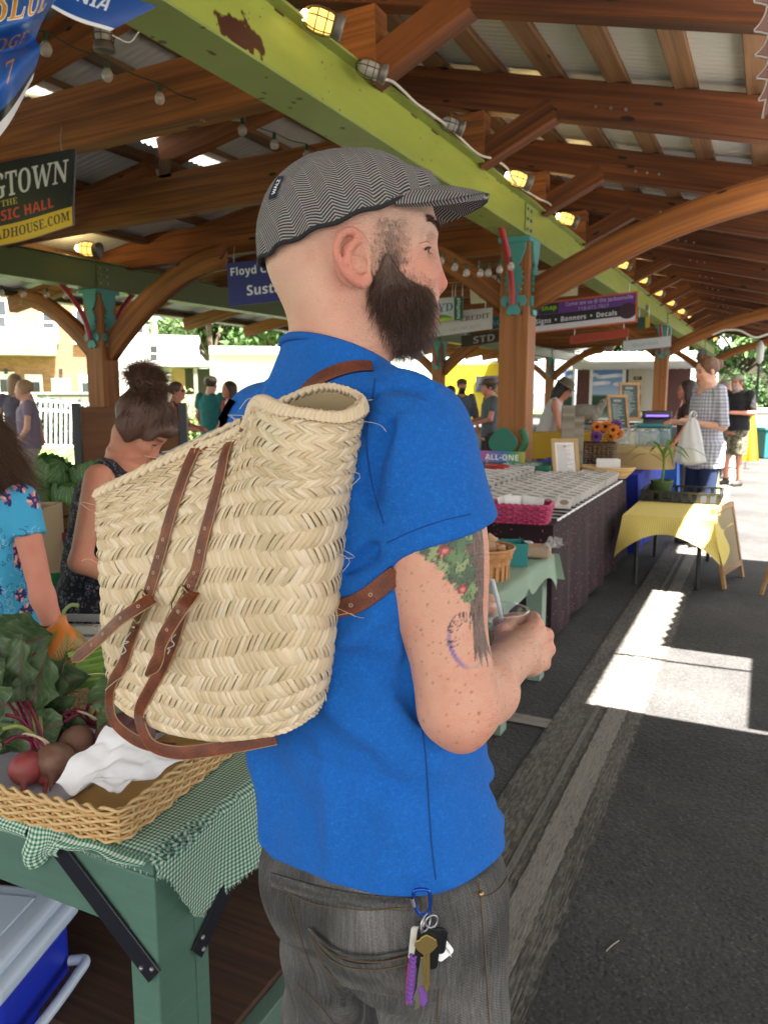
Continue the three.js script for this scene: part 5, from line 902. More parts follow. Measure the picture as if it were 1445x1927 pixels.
M.leather = mat('#ffffff', 0.42, { map: leatherTex, bumpMap: skinBump, bumpScale: 0.0008 });
const leatherEdge = mat([0.42, 0.25, 0.13], 0.7), brass = mat([0.42, 0.33, 0.17], 0.32, { metalness: 0.9 }), threadW = mat([0.6, 0.58, 0.54], 0.9), holeM = mat([0.5, 0.36, 0.24], 0.8);
function strap(name, pts, width, off, parent = bag, holes = []) {
const P = [], W = []; const hits = pts.map((q) => q.length > 2 ? { p: L(...q), n: (q[3] || V(-0.5, 0.1, 0.85)) } : bagAt(q[0], q[1], off));
for (let i = 0; i < hits.length; i++) { const T = hits[Math.min(i + 1, hits.length - 1)].p.clone().sub(hits[Math.max(0, i - 1)].p).normalize(); P.push(hits[i].p); W.push(V().crossVectors(hits[i].n, T).normalize()); }
const o = part(name, ribbon(P, W, width, 0.0032, 8), M.leather, parent);
const cv = new THREE.CatmullRomCurve3(P, false, 'centripetal'), cw = new THREE.CatmullRomCurve3(W, false, 'centripetal');
const pale = []; for (const s of [-1, 1]) { const e = []; for (let i = 0; i <= 40; i++) { const t = i / 40, w = cw.getPoint(t).normalize(); e.push(cv.getPoint(t).addScaledVector(w, s * (typeof width === 'function' ? width(t) : width) / 2)); } pale.push(tube(e, 0.0011, 60, 4)); }
part('cut_edge', pale, leatherEdge, o);
for (const t of holes) { const p = cv.getPoint(t), w = cw.getPoint(t).normalize(), T = cv.getTangent(t), n = V().crossVectors(T, w).normalize(); const g = new THREE.TorusGeometry(0.0019, 0.0006, 5, 10); g.applyQuaternion(new THREE.Quaternion().setFromUnitVectors(V(0, 0, 1), n)); const sgn = n.dot(camL.clone().sub(p)) > 0 ? 1 : -1; p.addScaledVector(n, sgn * 0.0021); g.translate(p.x, p.y, p.z); part('hole', g, holeM, o); }
return { o, P, W, cv };
}
const frn = V(-0.5, 0.1, 0.86).normalize();
const s1 = strap('strap', [[376, 850], [362, 882], [345, 925], [330, 975], [316, 1030], [300, 1085], [284, 1128]], 0.0165, 0.008, bag, [0.62, 0.72, 0.82, 0.92]);
const s2 = strap('strap', [[446, 812], [436, 850], [424, 900], [408, 960], [392, 1020], [376, 1075], [360, 1122]], 0.0165, 0.008, bag, [0.6, 0.72, 0.84, 0.93]);
strap('strap', [[376, 852], [386, 838, 0.075], [400, 838, 0.05, V(0, 1, 0.3)], [420, 870, 0.02, V(0, 0.3, -1)]], 0.0165, 0.008);
strap('strap', [[446, 814], [456, 800, 0.115], [470, 800, 0.09, V(0, 1, 0.3)], [485, 840, 0.05, V(0, 0.3, -1)]], 0.0165, 0.008);
strap('strap', [[280, 1140], [268, 1168], [256, 1200], [238, 1245], [218, 1285], [207, 1320, 0.034], [214, 1356, 0.04], [248, 1388, 0.055], [290, 1404, 0.075], [330, 1408, 0.07]], 0.0155, 0.006);
strap('strap', [[354, 1136], [344, 1168], [330, 1210], [310, 1255], [288, 1300], [270, 1340], [268, 1372, 0.085], [286, 1402, 0.092], [330, 1416, 0.10], [390, 1412, 0.115], [450, 1402, 0.13], [520, 1388, 0.14]], 0.0165, 0.006);
strap('strap_tail', [[288, 1126, 0.12], [262, 1142, 0.13], [226, 1166, 0.125], [190, 1200, 0.10], [160, 1226, 0.09], [136, 1243, 0.085]].map((q) => [...q, V(-0.15, 0.6, 0.75)]), (t) => 0.0165 * (t > 0.9 ? lerp(1, 0.25, (t - 0.9) / 0.1) : 1), 0, bag, [0.2, 0.38, 0.56, 0.7]);
strap('strap_tail', [[366, 1116, 0.17], [344, 1142, 0.19], [322, 1176, 0.175], [304, 1210, 0.16], [298, 1240, 0.155], [276, 1270, 0.13]].map((q) => [...q, V(-0.45, 0.2, 0.85)]), (t) => 0.0175 * (t > 0.88 ? lerp(1, 0.3, (t - 0.88) / 0.12) : 1), 0, bag, [0.25, 0.45]);
for (const [x, y, dx] of [[280, 1138, 0], [356, 1130, 0]]) {
const a = bagAt(x - 14, y + 24, 0.012).p, b = bagAt(x + 10, y - 24, 0.012).p, w = 0.0122, side = V(0.8, 0.15, 0.55).normalize();
const ax = b.clone().sub(a).normalize(); side.addScaledVector(ax, -side.dot(ax)).normalize(); const c = [a.clone().addScaledVector(side, -w), a.clone().addScaledVector(side, w), b.clone().addScaledVector(side, w), b.clone().addScaledVector(side, -w)];
const pts = []; for (let i = 0; i < 4; i++) { const p = c[i], q = c[(i + 1) % 4]; for (let k = 0; k < 4; k++) pts.push(p.clone().lerp(q, 0.12 + 0.76 * k / 3)); }
const bk = part('buckle', tube(pts, 0.0017, 60, 8, true), brass, bag);
part('prong', tube([a.clone().lerp(c[0], 0.0), a.clone().lerp(b, 0.6).addScaledVector(frn, 0.005), b.clone().addScaledVector(frn, 0.004)], 0.0012, 10, 6), brass, bk);
const m = bagAt(x - 18, y + 38, 0.010); part('rivet', sph(0.0032, m.p.x, m.p.y, m.p.z, 8, 1, 1, 0.6), brass, bag);
}
for (const pts of [[[258, 1190], [252, 1200], [256, 1205], [246, 1215], [251, 1220], [244, 1228]], [[344, 1190], [334, 1200], [340, 1206], [328, 1216], [334, 1221], [326, 1228]]]) part('hand_stitching', tube(pts.map((q) => bagAt(q[0], q[1], 0.0115).p), 0.0008, 30, 4), threadW, bag);
function clothStrap(pts, n, width) { const P = onSdf(shirtSdf, pts, 0.003), W = []; for (let i = 0; i < P.length; i++) { const T = P[Math.min(i + 1, P.length - 1)].clone().sub(P[Math.max(0, i - 1)]).normalize(); W.push(V().crossVectors(gradAt(shirtSdf, P[i], 0.004), T).normalize()); } const o = part(n, ribbon(P, W, width, 0.0035, 8), M.leather, bag); return o; }
clothStrap([[572, 742], [590, 724], [615, 708], [645, 697], [672, 692], [700, 692]], 'shoulder_strap', 0.018);
{ const o = clothStrap([[612, 1146], [640, 1143], [668, 1136], [700, 1118], [722, 1100], [748, 1076]], 'shoulder_strap', 0.023); for (const [x, y] of [[700, 1118], [664, 1137]]) { const p = hit(shirtSdf, x, y, 0.006); const g = new THREE.TorusGeometry(0.002, 0.0007, 5, 10); g.translate(p.x, p.y, p.z); part('hole', g, holeM, o); } }
clothStrap([[408, 850], [420, 800], [428, 775], [440, 755]], 'shoulder_strap', 0.018);
function faceSdf(x, y, z) {
const az = Math.abs(z);
let d = ell(x, y, z, -0.012, 0.03, 0, 0.098, 0.084, 0.076);
d = smin(d, ell(x, y, z, 0.034, -0.035, 0, 0.06, 0.082, 0.058), 0.03);
d = smin(d, ell(x, y, z, 0.05, -0.09, 0, 0.038, 0.026, 0.036), 0.025);
d = smin(d, caps(x, y, az, V(0.083, 0.026, 0.008), V(0.070, 0.026, 0.045), 0.008, 0.008), 0.014);
d = smin(d, ell(x, y, az, 0.058, -0.03, 0.038, 0.026, 0.022, 0.02), 0.016);
d = smax(d, -ell(x, y, az, 0.092, 0.002, 0.031, 0.016, 0.011, 0.015), 0.01);
d = smin(d, ell(x, y, az, 0.074, 0.001, 0.030, 0.012, 0.011, 0.013), 0.004);
d = smin(d, caps(x, y, z, V(0.083, 0.004, 0), V(0.103, -0.036, 0), 0.007, 0.0105), 0.012);
d = smin(d, ell(x, y, az, 0.093, -0.040, 0.011, 0.010, 0.0075, 0.007), 0.006);
d = smin(d, ell(x, y, z, 0.085, -0.068, 0, 0.011, 0.006, 0.02), 0.008); d = smin(d, ell(x, y, z, 0.084, -0.079, 0, 0.011, 0.0065, 0.018), 0.006);
d = smin(d, ell(x, y, az, -0.008, -0.012, 0.079, 0.019, 0.03, 0.008), 0.006);
return d;
}
function makePerson(name, label, pos, face, o) {
const g = thing(name, label, 'person', pos, Math.atan2(-face.z, face.x)); g.scale.setScalar(o.scale || 1);
const c = o.cell || 0.012, lean = o.lean || 0, pel = V(0, 0.95, 0), B = o.build || 1, fem = o.fem ? 1 : 0, R = rng(o.seed || 3);
const cl = Math.cos(lean), sl = Math.sin(lean), up = (x, y, z) => V(pel.x + (x - pel.x) * cl + (y - pel.y) * sl, pel.y - (x - pel.x) * sl + (y - pel.y) * cl, z);
const un = (x, y) => [pel.x + (x - pel.x) * cl - (y - pel.y) * sl, pel.y + (x - pel.x) * sl + (y - pel.y) * cl];
const sw = (fem ? 0.155 : 0.175) * lerp(1, B, 0.5), sh = [up(-0.01, 1.415, sw), up(-0.01, 1.415, -sw)], neck0 = up(-0.015, 1.44, 0);
const hc = up(0.03, 1.59, 0), hp = (o.pitch || 0) + lean, hy = o.yaw || 0;
const f = V(Math.cos(hp) * Math.cos(hy), -Math.sin(hp), Math.cos(hp) * Math.sin(hy)), r = V(-Math.sin(hy), 0, Math.cos(hy)), u = V().crossVectors(r, f);
const hd = (x, y, z) => { const a = x - hc.x, b = y - hc.y, d = z - hc.z; return [a * f.x + b * f.y + d * f.z, a * u.x + b * u.y + d * u.z, a * r.x + b * r.y + d * r.z]; };
const fh = (x, y, z) => hc.clone().addScaledVector(f, x).addScaledVector(u, y).addScaledVector(r, z);
const el = (o.elbow || [[0.02, 1.13, 0.24], [0.02, 1.13, -0.24]]).map((p) => V(...p)), wr = (o.wrist || [[0.16, 0.92, 0.24], [0.16, 0.92, -0.24]]).map((p) => V(...p));
const kn = (o.knee || [[0.03, 0.5, 0.11], [0.03, 0.5, -0.11]]).map((p) => V(...p)), an = (o.ankle || [[0.0, 0.08, 0.12], [0.0, 0.08, -0.12]]).map((p) => V(...p)), hip = [V(0, 0.9, 0.085), V(0, 0.9, -0.085)];
const aw = fem ? 0.88 : 1;
const T = [[0.82, 0.155, 0.12], [0.92, fem ? 0.172 : 0.165, 0.122], [1.05, fem ? 0.138 : 0.152, 0.108 + 0.05 * (B - 1)], [1.2, fem ? 0.146 : 0.165, fem ? 0.118 : 0.118], [1.32, fem ? 0.152 : 0.175, 0.112], [1.41, 0.135, 0.085], [1.47, 0.06, 0.06]];
const tor = (x, y, z, grow) => { const [tx, ty] = un(x, y); let i = 0; while (i < T.length - 2 && ty > T[i + 1][0]) i++; const t = sstep(0, 1, clamp((ty - T[i][0]) / (T[i + 1][0] - T[i][0]))), a = lerp(T[i][1], T[i + 1][1], t) * B + grow, b = lerp(T[i][2], T[i + 1][2], t) * B + grow; return Math.max((Math.hypot(z / a, tx / b) - 1) * b * 0.9, ty - 1.48, 0.80 - ty); };
const hands = [];
for (let k = 0; k < 2; k++) { const d = wr[k].clone().sub(el[k]).normalize(), s = V().crossVectors(d, V(0, 1, 0.01)).normalize(), n = V().crossVectors(s, d), w = wr[k], pal = w.clone().addScaledVector(d, 0.07), F = []; for (let i = 0; i < 4; i++) { const b = w.clone().addScaledVector(d, 0.085).addScaledVector(s, (i - 1.5) * 0.019), l = [0.03, 0.036, 0.033, 0.026][i]; F.push([b, b.clone().addScaledVector(d, l).addScaledVector(n, -0.012), b.clone().addScaledVector(d, l * 1.55).addScaledVector(n, -0.035)]); } const ts = k ? -1 : 1; F.push([w.clone().addScaledVector(d, 0.03).addScaledVector(s, 0.03 * -ts), w.clone().addScaledVector(d, 0.062).addScaledVector(s, 0.048 * -ts).addScaledVector(n, -0.012), w.clone().addScaledVector(d, 0.088).addScaledVector(s, 0.042 * -ts).addScaledVector(n, -0.022)]); hands.push({ w, pal, F }); }
const limbs = (x, y, z, k) => { let d = caps(x, y, z, sh[k], el[k], 0.047 * aw * lerp(1, B, 0.6), 0.038 * aw); d = smin(d, caps(x, y, z, el[k], wr[k], 0.040 * aw, 0.026 * aw), 0.02); const H = hands[k]; d = smin(d, caps(x, y, z, H.w, H.pal, 0.025, 0.027), 0.015); if (d < 0.12) for (const q of H.F) { d = smin(d, caps(x, y, z, q[0], q[1], 0.010, 0.009), 0.006); d = smin(d, caps(x, y, z, q[1], q[2], 0.009, 0.0075), 0.004); } return d; };
const skin = (x, y, z) => { let d = faceSdf(...hd(x, y, z)); d = smin(d, caps(x, y, z, neck0, fh(-0.025, -0.06, 0), 0.057 * aw, 0.052 * aw), 0.03); d = smin(d, tor(x, y, z, -0.012), 0.05); for (let k = 0; k < 2; k++) d = smin(d, limbs(x, y, z, k), 0.03); for (let k = 0; k < 2; k++) { let l = caps(x, y, z, hip[k], kn[k], 0.08, 0.052); l = smin(l, caps(x, y, z, kn[k], an[k], 0.053, 0.035), 0.02); d = smin(d, l, 0.03); } return d; };
const sc = o.skin || skinLin(214, 160, 132), sr = mix3(sc, skinLin(200, 100, 84), 0.6), reach = V(0.75, 0, 0.5);
const bb = new THREE.Box3(); for (const p of [...sh, ...el, ...wr, ...kn, ...an, hc, ...hands.flatMap((h) => h.F.flat())]) bb.expandByPoint(p); bb.expandByScalar(0.2); bb.min.y = Math.max(bb.min.y, -0.01);
const scol = (x, y, z) => { const h = hd(x, y, z); let q = mix3(sc, sr, clamp((fbm(x * 25, y * 25, z * 25, 2) - 0.42) * 1.2)); if (Math.abs(h[1]) < 0.13 && Math.abs(h[2]) < 0.1 && h[0] > -0.1) { q = mix3(q, sr, 0.6 * Math.exp(-((h[0] - 0.1) ** 2 + (h[1] + 0.035) ** 2) / 0.0004)); if (h[0] > 0.075 && h[1] < -0.062 && h[1] > -0.087 && Math.abs(h[2]) < 0.023) q = mix3(q, skinLin(176, 84, 80), 0.7); if (h[0] > 0.06 && Math.abs(Math.abs(h[2]) - 0.03) < 0.012 && Math.abs(h[1] - 0.001) < 0.006) q = Math.abs(h[1]) < 0.0035 ? skinLin(60, 44, 40) : mix3(q, sr, 0.5); if (h[0] > 0.06 && Math.abs(Math.abs(h[2]) - 0.032) < 0.017 && Math.abs(h[1] - 0.025) < 0.0045) q = mix3(q, o.hairCol || [0.05, 0.03, 0.02], 0.75); if (o.beard && h[1] < -0.045 - 0.2 * (0.05 - h[0]) && h[0] > 0.0) q = o.beard; } return q; };
const fine = o.fine;
if (fine) { const hb = new THREE.Box3(); for (const a of [-0.13, 0.13]) for (const b of [-0.15, 0.13]) for (const e of [-0.11, 0.11]) hb.expandByPoint(fh(a, b, e)); const yC = hb.min.y; part('body', [nets((x, y, z) => skin(x, y, z), hb.min.clone(), hb.max.clone(), fine, scol), nets(skin, bb.min, bb.max, c, scol)], M.skin, g); }
else part('body', nets(skin, bb.min, bb.max, c, scol), M.skin, g);
const sleeve = o.sleeve ?? 0.5, tb = o.topBottom ?? 0.86;
const top = (x, y, z) => {
let d = tor(x, y, z, 0.008);
if (tb < 0.8) d = smin(d, Math.max((Math.hypot(z / (0.18 * B), x / (0.14 * B)) - 1) * 0.13, y - 0.95, tb - y), 0.03);
for (let k = 0; k < 2; k++) {
if (sleeve > 0) { const e = sleeve <= 1 ? sh[k].clone().lerp(el[k], sleeve) : el[k], cut = (() => { const ax = el[k].clone().sub(sh[k]).normalize(); return (x - e.x) * ax.x + (y - e.y) * ax.y + (z - e.z) * ax.z; })(); let s = caps(x, y, z, sh[k], e, 0.062 * lerp(1, B, 0.6) * aw, 0.06 * aw); if (sleeve <= 1) s = Math.max(s, cut); if (sleeve > 1) { const w2 = el[k].clone().lerp(wr[k], sleeve - 1); s = smin(s, caps(x, y, z, el[k], w2, 0.055 * aw, 0.046 * aw), 0.02); } d = smin(d, s, 0.03); }
else { const s = caps(x, y, z, sh[k].clone().lerp(neck0, 0.35), neck0, 0.045, 0.05); d = smin(d, s, 0.02); d = smax(d, -caps(x, y, z, sh[k].clone().add(V(0, 0.06, k ? -0.05 : 0.05)), sh[k].clone().add(V(0, -0.09, k ? -0.012 : 0.012)), 0.062, 0.05), 0.01); }
}
const [tx, ty] = un(x, y); d = smax(d, -(Math.hypot((tx - 0.03 - (o.vneck || 0)) * 0.9, z * 1.1, (ty - 1.47) * (0.9 - (o.scoop || 0))) - 0.075 - 0.03 * fem), 0.006);
if (Math.abs(d) < 0.03) d -= 0.006 * (fbm(x * 11 + 3, y * 8, z * 11, 3) - 0.5) + 0.0025 * Math.sin(y * 40 + 20 * fbm(x * 6, y * 6, z * 6, 2));
return Math.max(d, tb + 0.01 * Math.sin(z * 30) - y);
};
part('top', cylUV(nets(top, bb.min.clone().setY(Math.max(bb.min.y, tb - 0.05)), bb.max, c, null), 0.17), o.top, g);
const cutY = o.shorts ?? 0.1;
const bot = (x, y, z) => { let d = Math.max((Math.hypot(z / (0.158 * B), x / (0.118 * B)) - 1) * 0.12, y - 0.93, 0.84 - y); for (let k = 0; k < 2; k++) { const wk = o.skirt ? 1.4 : 1; let l = caps(x, y, z, hip[k], kn[k], 0.095 * B * wk, (o.shorts ? 0.085 : 0.068) * B * wk); l = smin(l, caps(x, y, z, kn[k], an[k], 0.066, 0.064), 0.02); d = smin(d, l, 0.02); } if (Math.abs(d) < 0.03) d -= 0.006 * (fbm(x * 12 + 7, y * 8, z * 12, 3) - 0.5); return Math.max(d, cutY - y, y - 0.94); };
part(o.shorts ? 'shorts' : 'trousers', cylUV(nets(bot, bb.min, bb.max.clone().setY(1.05), c, null), 0.17), o.bottom, g);
for (const a of an) part('shoe', nets((x, y, z) => Math.max(smin(caps(x, y, z, V(a.x - 0.04, 0.04, a.z), V(a.x + 0.14, 0.03, a.z), 0.042, 0.036), caps(x, y, z, V(a.x, 0.04, a.z), V(a.x, 0.09, a.z), 0.045, 0.042), 0.03), 0.003 - y), V(a.x - 0.12, -0.01, a.z - 0.1), V(a.x + 0.22, 0.16, a.z + 0.1), Math.max(c, 0.012)), o.shoe || shoeM, g);
const hm = mat(o.hairCol || [0.05, 0.028, 0.018], 0.55);
if (o.hair) {
const H = (x, y, z) => {
const [a, b, e] = hd(x, y, z), az = Math.abs(e);
let d = ell(a, b, e, -0.02, 0.032, 0, 0.103, 0.094, 0.086);
if (o.hair === 'long') { d = smin(d, ell(a, b, e, -0.06, -0.06, 0, 0.06, 0.15, 0.09), 0.04); d = smin(d, ell(a, b, az, -0.01, -0.06, 0.078, 0.035, 0.11, 0.02), 0.02); if (o.wind) { d = smin(d, ell(a, b, e, 0.0, -0.06, -0.085, 0.05, 0.085, 0.03), 0.02); d = smin(d, ell(a, b, e, -0.02, -0.10, -0.09, 0.035, 0.03, 0.035), 0.03); } }
if (o.hair === 'bob' || o.hair === 'bun') d = smin(d, ell(a, b, az, -0.015, -0.02, 0.074, 0.045, 0.05, 0.018), 0.02);
if (o.hair === 'bun') { d = smin(d, ell(a, b, e, -0.10, 0.125, 0, 0.066, 0.054, 0.066), 0.012); d = smin(d, ell(a, b, e, 0.068, 0.062, 0, 0.036, 0.036, 0.06), 0.02); d = smin(d, ell(a, b, az, 0.058, 0.02, 0.055, 0.018, 0.04, 0.016), 0.012); }
if (o.hair === 'tied') d = smin(d, ell(a, b, e, -0.125, 0.03, 0, 0.04, 0.05, 0.045), 0.012);
d = smax(d, -ell(a, b, e, 0.085, -0.03, 0, 0.068, o.hair === 'bun' ? 0.074 : 0.095, 0.073), 0.012);
if (o.hair !== 'long') d = smax(d, Math.max(-0.055 - b - 0.3 * a, a < 0.0 ? -9 : -9), 0.01);
if (Math.abs(d) < 0.02) d -= 0.009 * (fbm(a * 30, b * 16, e * 46, 3) - 0.5);
return o.hair === 'long' ? d : Math.max(d, -0.085 - b);
};
const lo = fh(0, 0, 0).addScalar(-0.3), hi = fh(0, 0, 0).addScalar(0.3); const hg = nets(H, lo, hi, o.fine ? 0.006 : Math.max(0.009, c * 0.8), null); part('hair', hg, hm, g);
if (o.wisps) { const P = hg.attributes.position, N = hg.attributes.normal, list = [], hcx = o.hairCol || [0.05, 0.028, 0.018]; for (let k = 0; k < o.wisps; k++) { const i = Math.floor(R() * P.count), p = V(P.getX(i), P.getY(i), P.getZ(i)), n = V(N.getX(i), N.getY(i), N.getZ(i)), q = hd(p.x, p.y, p.z), inBun = o.hair === 'bun' && q[1] > 0.09 && q[0] < -0.03; const flow = o.wind && q[2] < 0.02 && R() < 0.7 ? V(...o.wind).add(V(0, -0.4 * R(), 0)) : inBun ? V(R() - 0.5, R() - 0.5, R() - 0.5).multiplyScalar(1.6) : o.hair === 'bun' ? fh(-0.08, 0.16, 0).sub(p).normalize().multiplyScalar(0.9) : u.clone().multiplyScalar(-0.9).add(f.clone().multiplyScalar(-0.3)); const d = flow.add(n.clone().multiplyScalar(inBun ? 0.8 : 0.12)).add(V((R() - 0.5) * 0.5, (R() - 0.5) * 0.5, (R() - 0.5) * 0.5)).normalize(); const t = 0.6 + 0.9 * R(); list.push([p, d, (o.wispLen || 0.04) * (0.6 + 0.8 * R()), 0.0010, V((R() - 0.5) * 0.8, -0.25, (R() - 0.5) * 0.8), [hcx[0] * t, hcx[1] * t, hcx[2] * t]]); } part('loose_hair', strands(list), M.hair, g); }
}
if (o.hat) {
const hatM = o.hatM, pts = o.hat === 'brim' ? [[0, 0.115], [0.05, 0.112], [0.085, 0.095], [0.098, 0.05], [0.1, 0.036], [0.16, 0.02], [0.165, 0.018], [0.1, 0.03]] : [[0, 0.098], [0.05, 0.095], [0.085, 0.075], [0.1, 0.04], [0.102, 0.026], [0.098, 0.026]];
const hg = lathe(pts.map((p) => [p[0], p[1] + 0.012]), 28); hg.scale(1.04, 1, 0.9); const mx = new THREE.Matrix4().makeBasis(f, u, r); mx.setPosition(fh(-0.012, 0.012, 0)); hg.applyMatrix4(mx); const hh = part('hat', hg, hatM, g);
if (o.hat === 'cap') { const bg = sheet((s, t) => { const a = lerp(-1.0, 1.0, s), x = 0.092 * Math.cos(a) + t * 0.075 * Math.cos(a * 0.9), z = 0.088 * Math.sin(a) * (1 + 0.1 * t); return fh(x - 0.01, 0.052 - 1.6 * z * z - 0.012 * t, z); }, 12, 5, 1, 1, 0.004); part('peak', bg, hatM, hh); }
}
if (o.glasses) { const gm = mat([0.015, 0.015, 0.018], 0.2); part('sunglasses', [sph(0.02, ...fh(0.083, 0.0, 0.03).toArray(), 10), sph(0.02, ...fh(0.083, 0.0, -0.03).toArray(), 10), tube([fh(0.08, 0.006, 0.05), fh(0.03, 0.008, 0.078), fh(-0.01, 0.006, 0.08)], 0.003, 8, 5), tube([fh(0.1, 0.004, -0.02), fh(0.104, 0.006, 0), fh(0.1, 0.004, 0.02)], 0.003, 6, 5)], gm, g); }
g.fh = (x, y, z) => fh(x, y, z);
return g;
}
const shoeM = mat([0.06, 0.05, 0.045], 0.8);
const cloth = (c, r = 0.9) => mat(c, r, { bumpMap: clothBump, bumpScale: 0.001 });
const printTex = (w, h, draw, rep) => { const t = ctex(w, h, draw, true, rep); return t; };
const floralBlue = printTex(512, 512, (g, w, h) => {
const R = rng(31); g.fillStyle = '#3c9cc4'; g.fillRect(0, 0, w, h);
const flower = (x, y, s) => { for (let k = 0; k < 14; k++) { const a = k / 14 * 6.283; g.fillStyle = ['#20254f', '#2f3a78', '#c07c7e', '#e2aca2'][k % 4]; g.beginPath(); g.ellipse(x + Math.cos(a) * s * 0.55, y + Math.sin(a) * s * 0.55, s * 0.3, s * 0.15, a, 0, 7); g.fill(); } g.fillStyle = '#232a58'; g.beginPath(); g.arc(x, y, s * 0.36, 0, 7); g.fill(); g.fillStyle = '#b8607a'; g.beginPath(); g.arc(x, y, s * 0.17, 0, 7); g.fill(); };
for (let k = 0; k < 500; k++) { g.strokeStyle = R() < 0.6 ? 'rgba(200,215,225,0.55)' : 'rgba(32,40,90,0.8)'; g.lineWidth = 2; const x = R() * w, y = h * 0.45 + R() * h * 0.55; g.beginPath(); g.arc(x, y, 4 + R() * 9, R() * 6, R() * 6 + 3); g.stroke(); }
for (let k = 0; k < 26; k++) flower(R() * w, R() * h, 26 + R() * 14);
}, [2.2, 1.9]);
const darkPrint = printTex(256, 256, (g, w, h) => { const R = rng(32); g.fillStyle = '#17171d'; g.fillRect(0, 0, w, h); for (let k = 0; k < 420; k++) { g.strokeStyle = `rgba(${150 + R() * 60},${146 + R() * 60},${165 + R() * 60},${0.3 + R() * 0.5})`; g.lineWidth = 1 + R() * 2; const x = R() * w, y = R() * h; g.beginPath(); g.arc(x, y, 2 + R() * 7, R() * 6, R() * 6 + 2 + R() * 2); g.stroke(); } }, [5, 5]);
const plaidTex = printTex(256, 256, (g, w, h) => { g.fillStyle = '#c0c0ca'; g.fillRect(0, 0, w, h); for (let k = 0; k < 4; k++) { g.fillStyle = 'rgba(110,116,142,0.42)'; g.fillRect(k * 64 + 6, 0, 26, h); g.fillRect(0, k * 64 + 6, w, 26); g.fillStyle = 'rgba(235,232,235,0.7)'; g.fillRect(k * 64 + 46, 0, 7, h); g.fillRect(0, k * 64 + 46, w, 7); } }, [8, 8]);
const camoTex = printTex(256, 256, (g, w, h) => { const R = rng(35); g.fillStyle = '#6f6a55'; g.fillRect(0, 0, w, h); for (let k = 0; k < 150; k++) { g.fillStyle = ['#4b4a3a', '#8b846c', '#38382c', '#9a927a'][k % 4]; g.beginPath(); g.ellipse(R() * w, R() * h, 6 + R() * 18, 4 + R() * 10, R() * 3, 0, 7); g.fill(); } }, [4, 4]);
const grd = (px, d) => { const p = atD(px, 735, d); return [p.x, 0, p.z]; };
const dirS = (deg) => V(Math.cos(deg * Math.PI / 180), 0, Math.sin(deg * Math.PI / 180));
const facingDir = (deg) => { const a = deg * Math.PI / 180; return CR.clone().multiplyScalar(Math.cos(a)).add(V(-CF.x, 0, -CF.z).normalize().multiplyScalar(Math.sin(a))); };
const tanSkin = skinLin(196, 132, 102), fairSkin = skinLin(222, 172, 146), redSkin = skinLin(206, 136, 112);
makePerson('person', 'woman with a messy brown bun and dark patterned sleeveless top looking down', grd(178, 2.45), facingDir(8), { scale: 0.885, lean: 0.22, pitch: 0.6, yaw: -0.05, fem: 1, build: 1.26, hair: 'bun', hairCol: [0.085, 0.038, 0.021], wisps: 8000, wispLen: 0.042, skin: tanSkin, top: cloth('#ffffff'), bottom: cloth([0.03, 0.03, 0.035]), sleeve: 0, scoop: 0.2, topBottom: 0.70, cell: 0.008, fine: 0.004, elbow: [[0.06, 1.14, 0.27], [0.1, 1.15, -0.24]], wrist: [[0.28, 1.0, 0.16], [0.3, 1.0, -0.1]], seed: 8 }).children.find((c) => c.name === 'top').material.map = darkPrint;
{ const p = makePerson('person', 'girl in a turquoise floral top with long windblown brown hair at the left edge', grd(-16, 2.1), facingDir(118), { scale: 0.86, lean: 0.12, pitch: 0.42, fem: 1, build: 1.05, hair: 'long', hairCol: [0.10, 0.054, 0.032], wisps: 6000, wispLen: 0.075, wind: [0.1, -0.35, -1], skin: redSkin, top: mat('#ffffff', 0.85, { map: floralBlue }), bottom: cloth([0.05, 0.06, 0.12]), sleeve: 0.36, topBottom: 0.72, cell: 0.008, fine: 0.004, elbow: [[0.05, 1.12, 0.24], [0.06, 1.13, -0.25]], wrist: [[0.2, 0.95, 0.14], [0.05, 0.90, -0.34]], seed: 9 }); }
makePerson('person', 'man in a teal t-shirt and tan cap seen from behind in the garden', grd(396, 11.5), facingDir(-70), { scale: 1.0, sleeve: 0.6, hair: 'short', hairCol: [0.06, 0.04, 0.03], hat: 'cap', hatM: cloth([0.42, 0.33, 0.26]), skin: fairSkin, top: cloth([0.02, 0.16, 0.15]), bottom: cloth([0.08, 0.08, 0.09]), cell: 0.014 });
makePerson('person', 'woman in sunglasses and a dark top walking right beyond the bun woman', grd(330, 9.8), facingDir(5), { scale: 0.94, fem: 1, hair: 'tied', hairCol: [0.09, 0.05, 0.03], glasses: true, skin: redSkin, sleeve: 0, top: cloth([0.05, 0.02, 0.03]), bottom: cloth([0.05, 0.05, 0.08]), cell: 0.013, elbow: [[0.04, 1.13, 0.22], [0.1, 1.13, -0.22]], wrist: [[0.26, 1.1, 0.18], [0.28, 1.1, -0.12]] });
makePerson('person', 'woman in a mauve top with sunlit blond hair by the picket fence', grd(50, 9.2), facingDir(155), { scale: 0.95, fem: 1, build: 1.1, hair: 'bob', hairCol: [0.36, 0.22, 0.11], skin: fairSkin, sleeve: 0.5, top: cloth([0.22, 0.17, 0.22]), bottom: cloth([0.35, 0.3, 0.27]), cell: 0.013 });
makePerson('person', 'person with light brown hair walking just left of the woman in mauve', grd(30, 9.9), facingDir(-100), { scale: 1.0, fem: 1, hair: 'long', hairCol: [0.28, 0.17, 0.08], skin: fairSkin, sleeve: 0.4, top: cloth([0.1, 0.09, 0.12]), bottom: cloth([0.06, 0.06, 0.08]), cell: 0.014 });
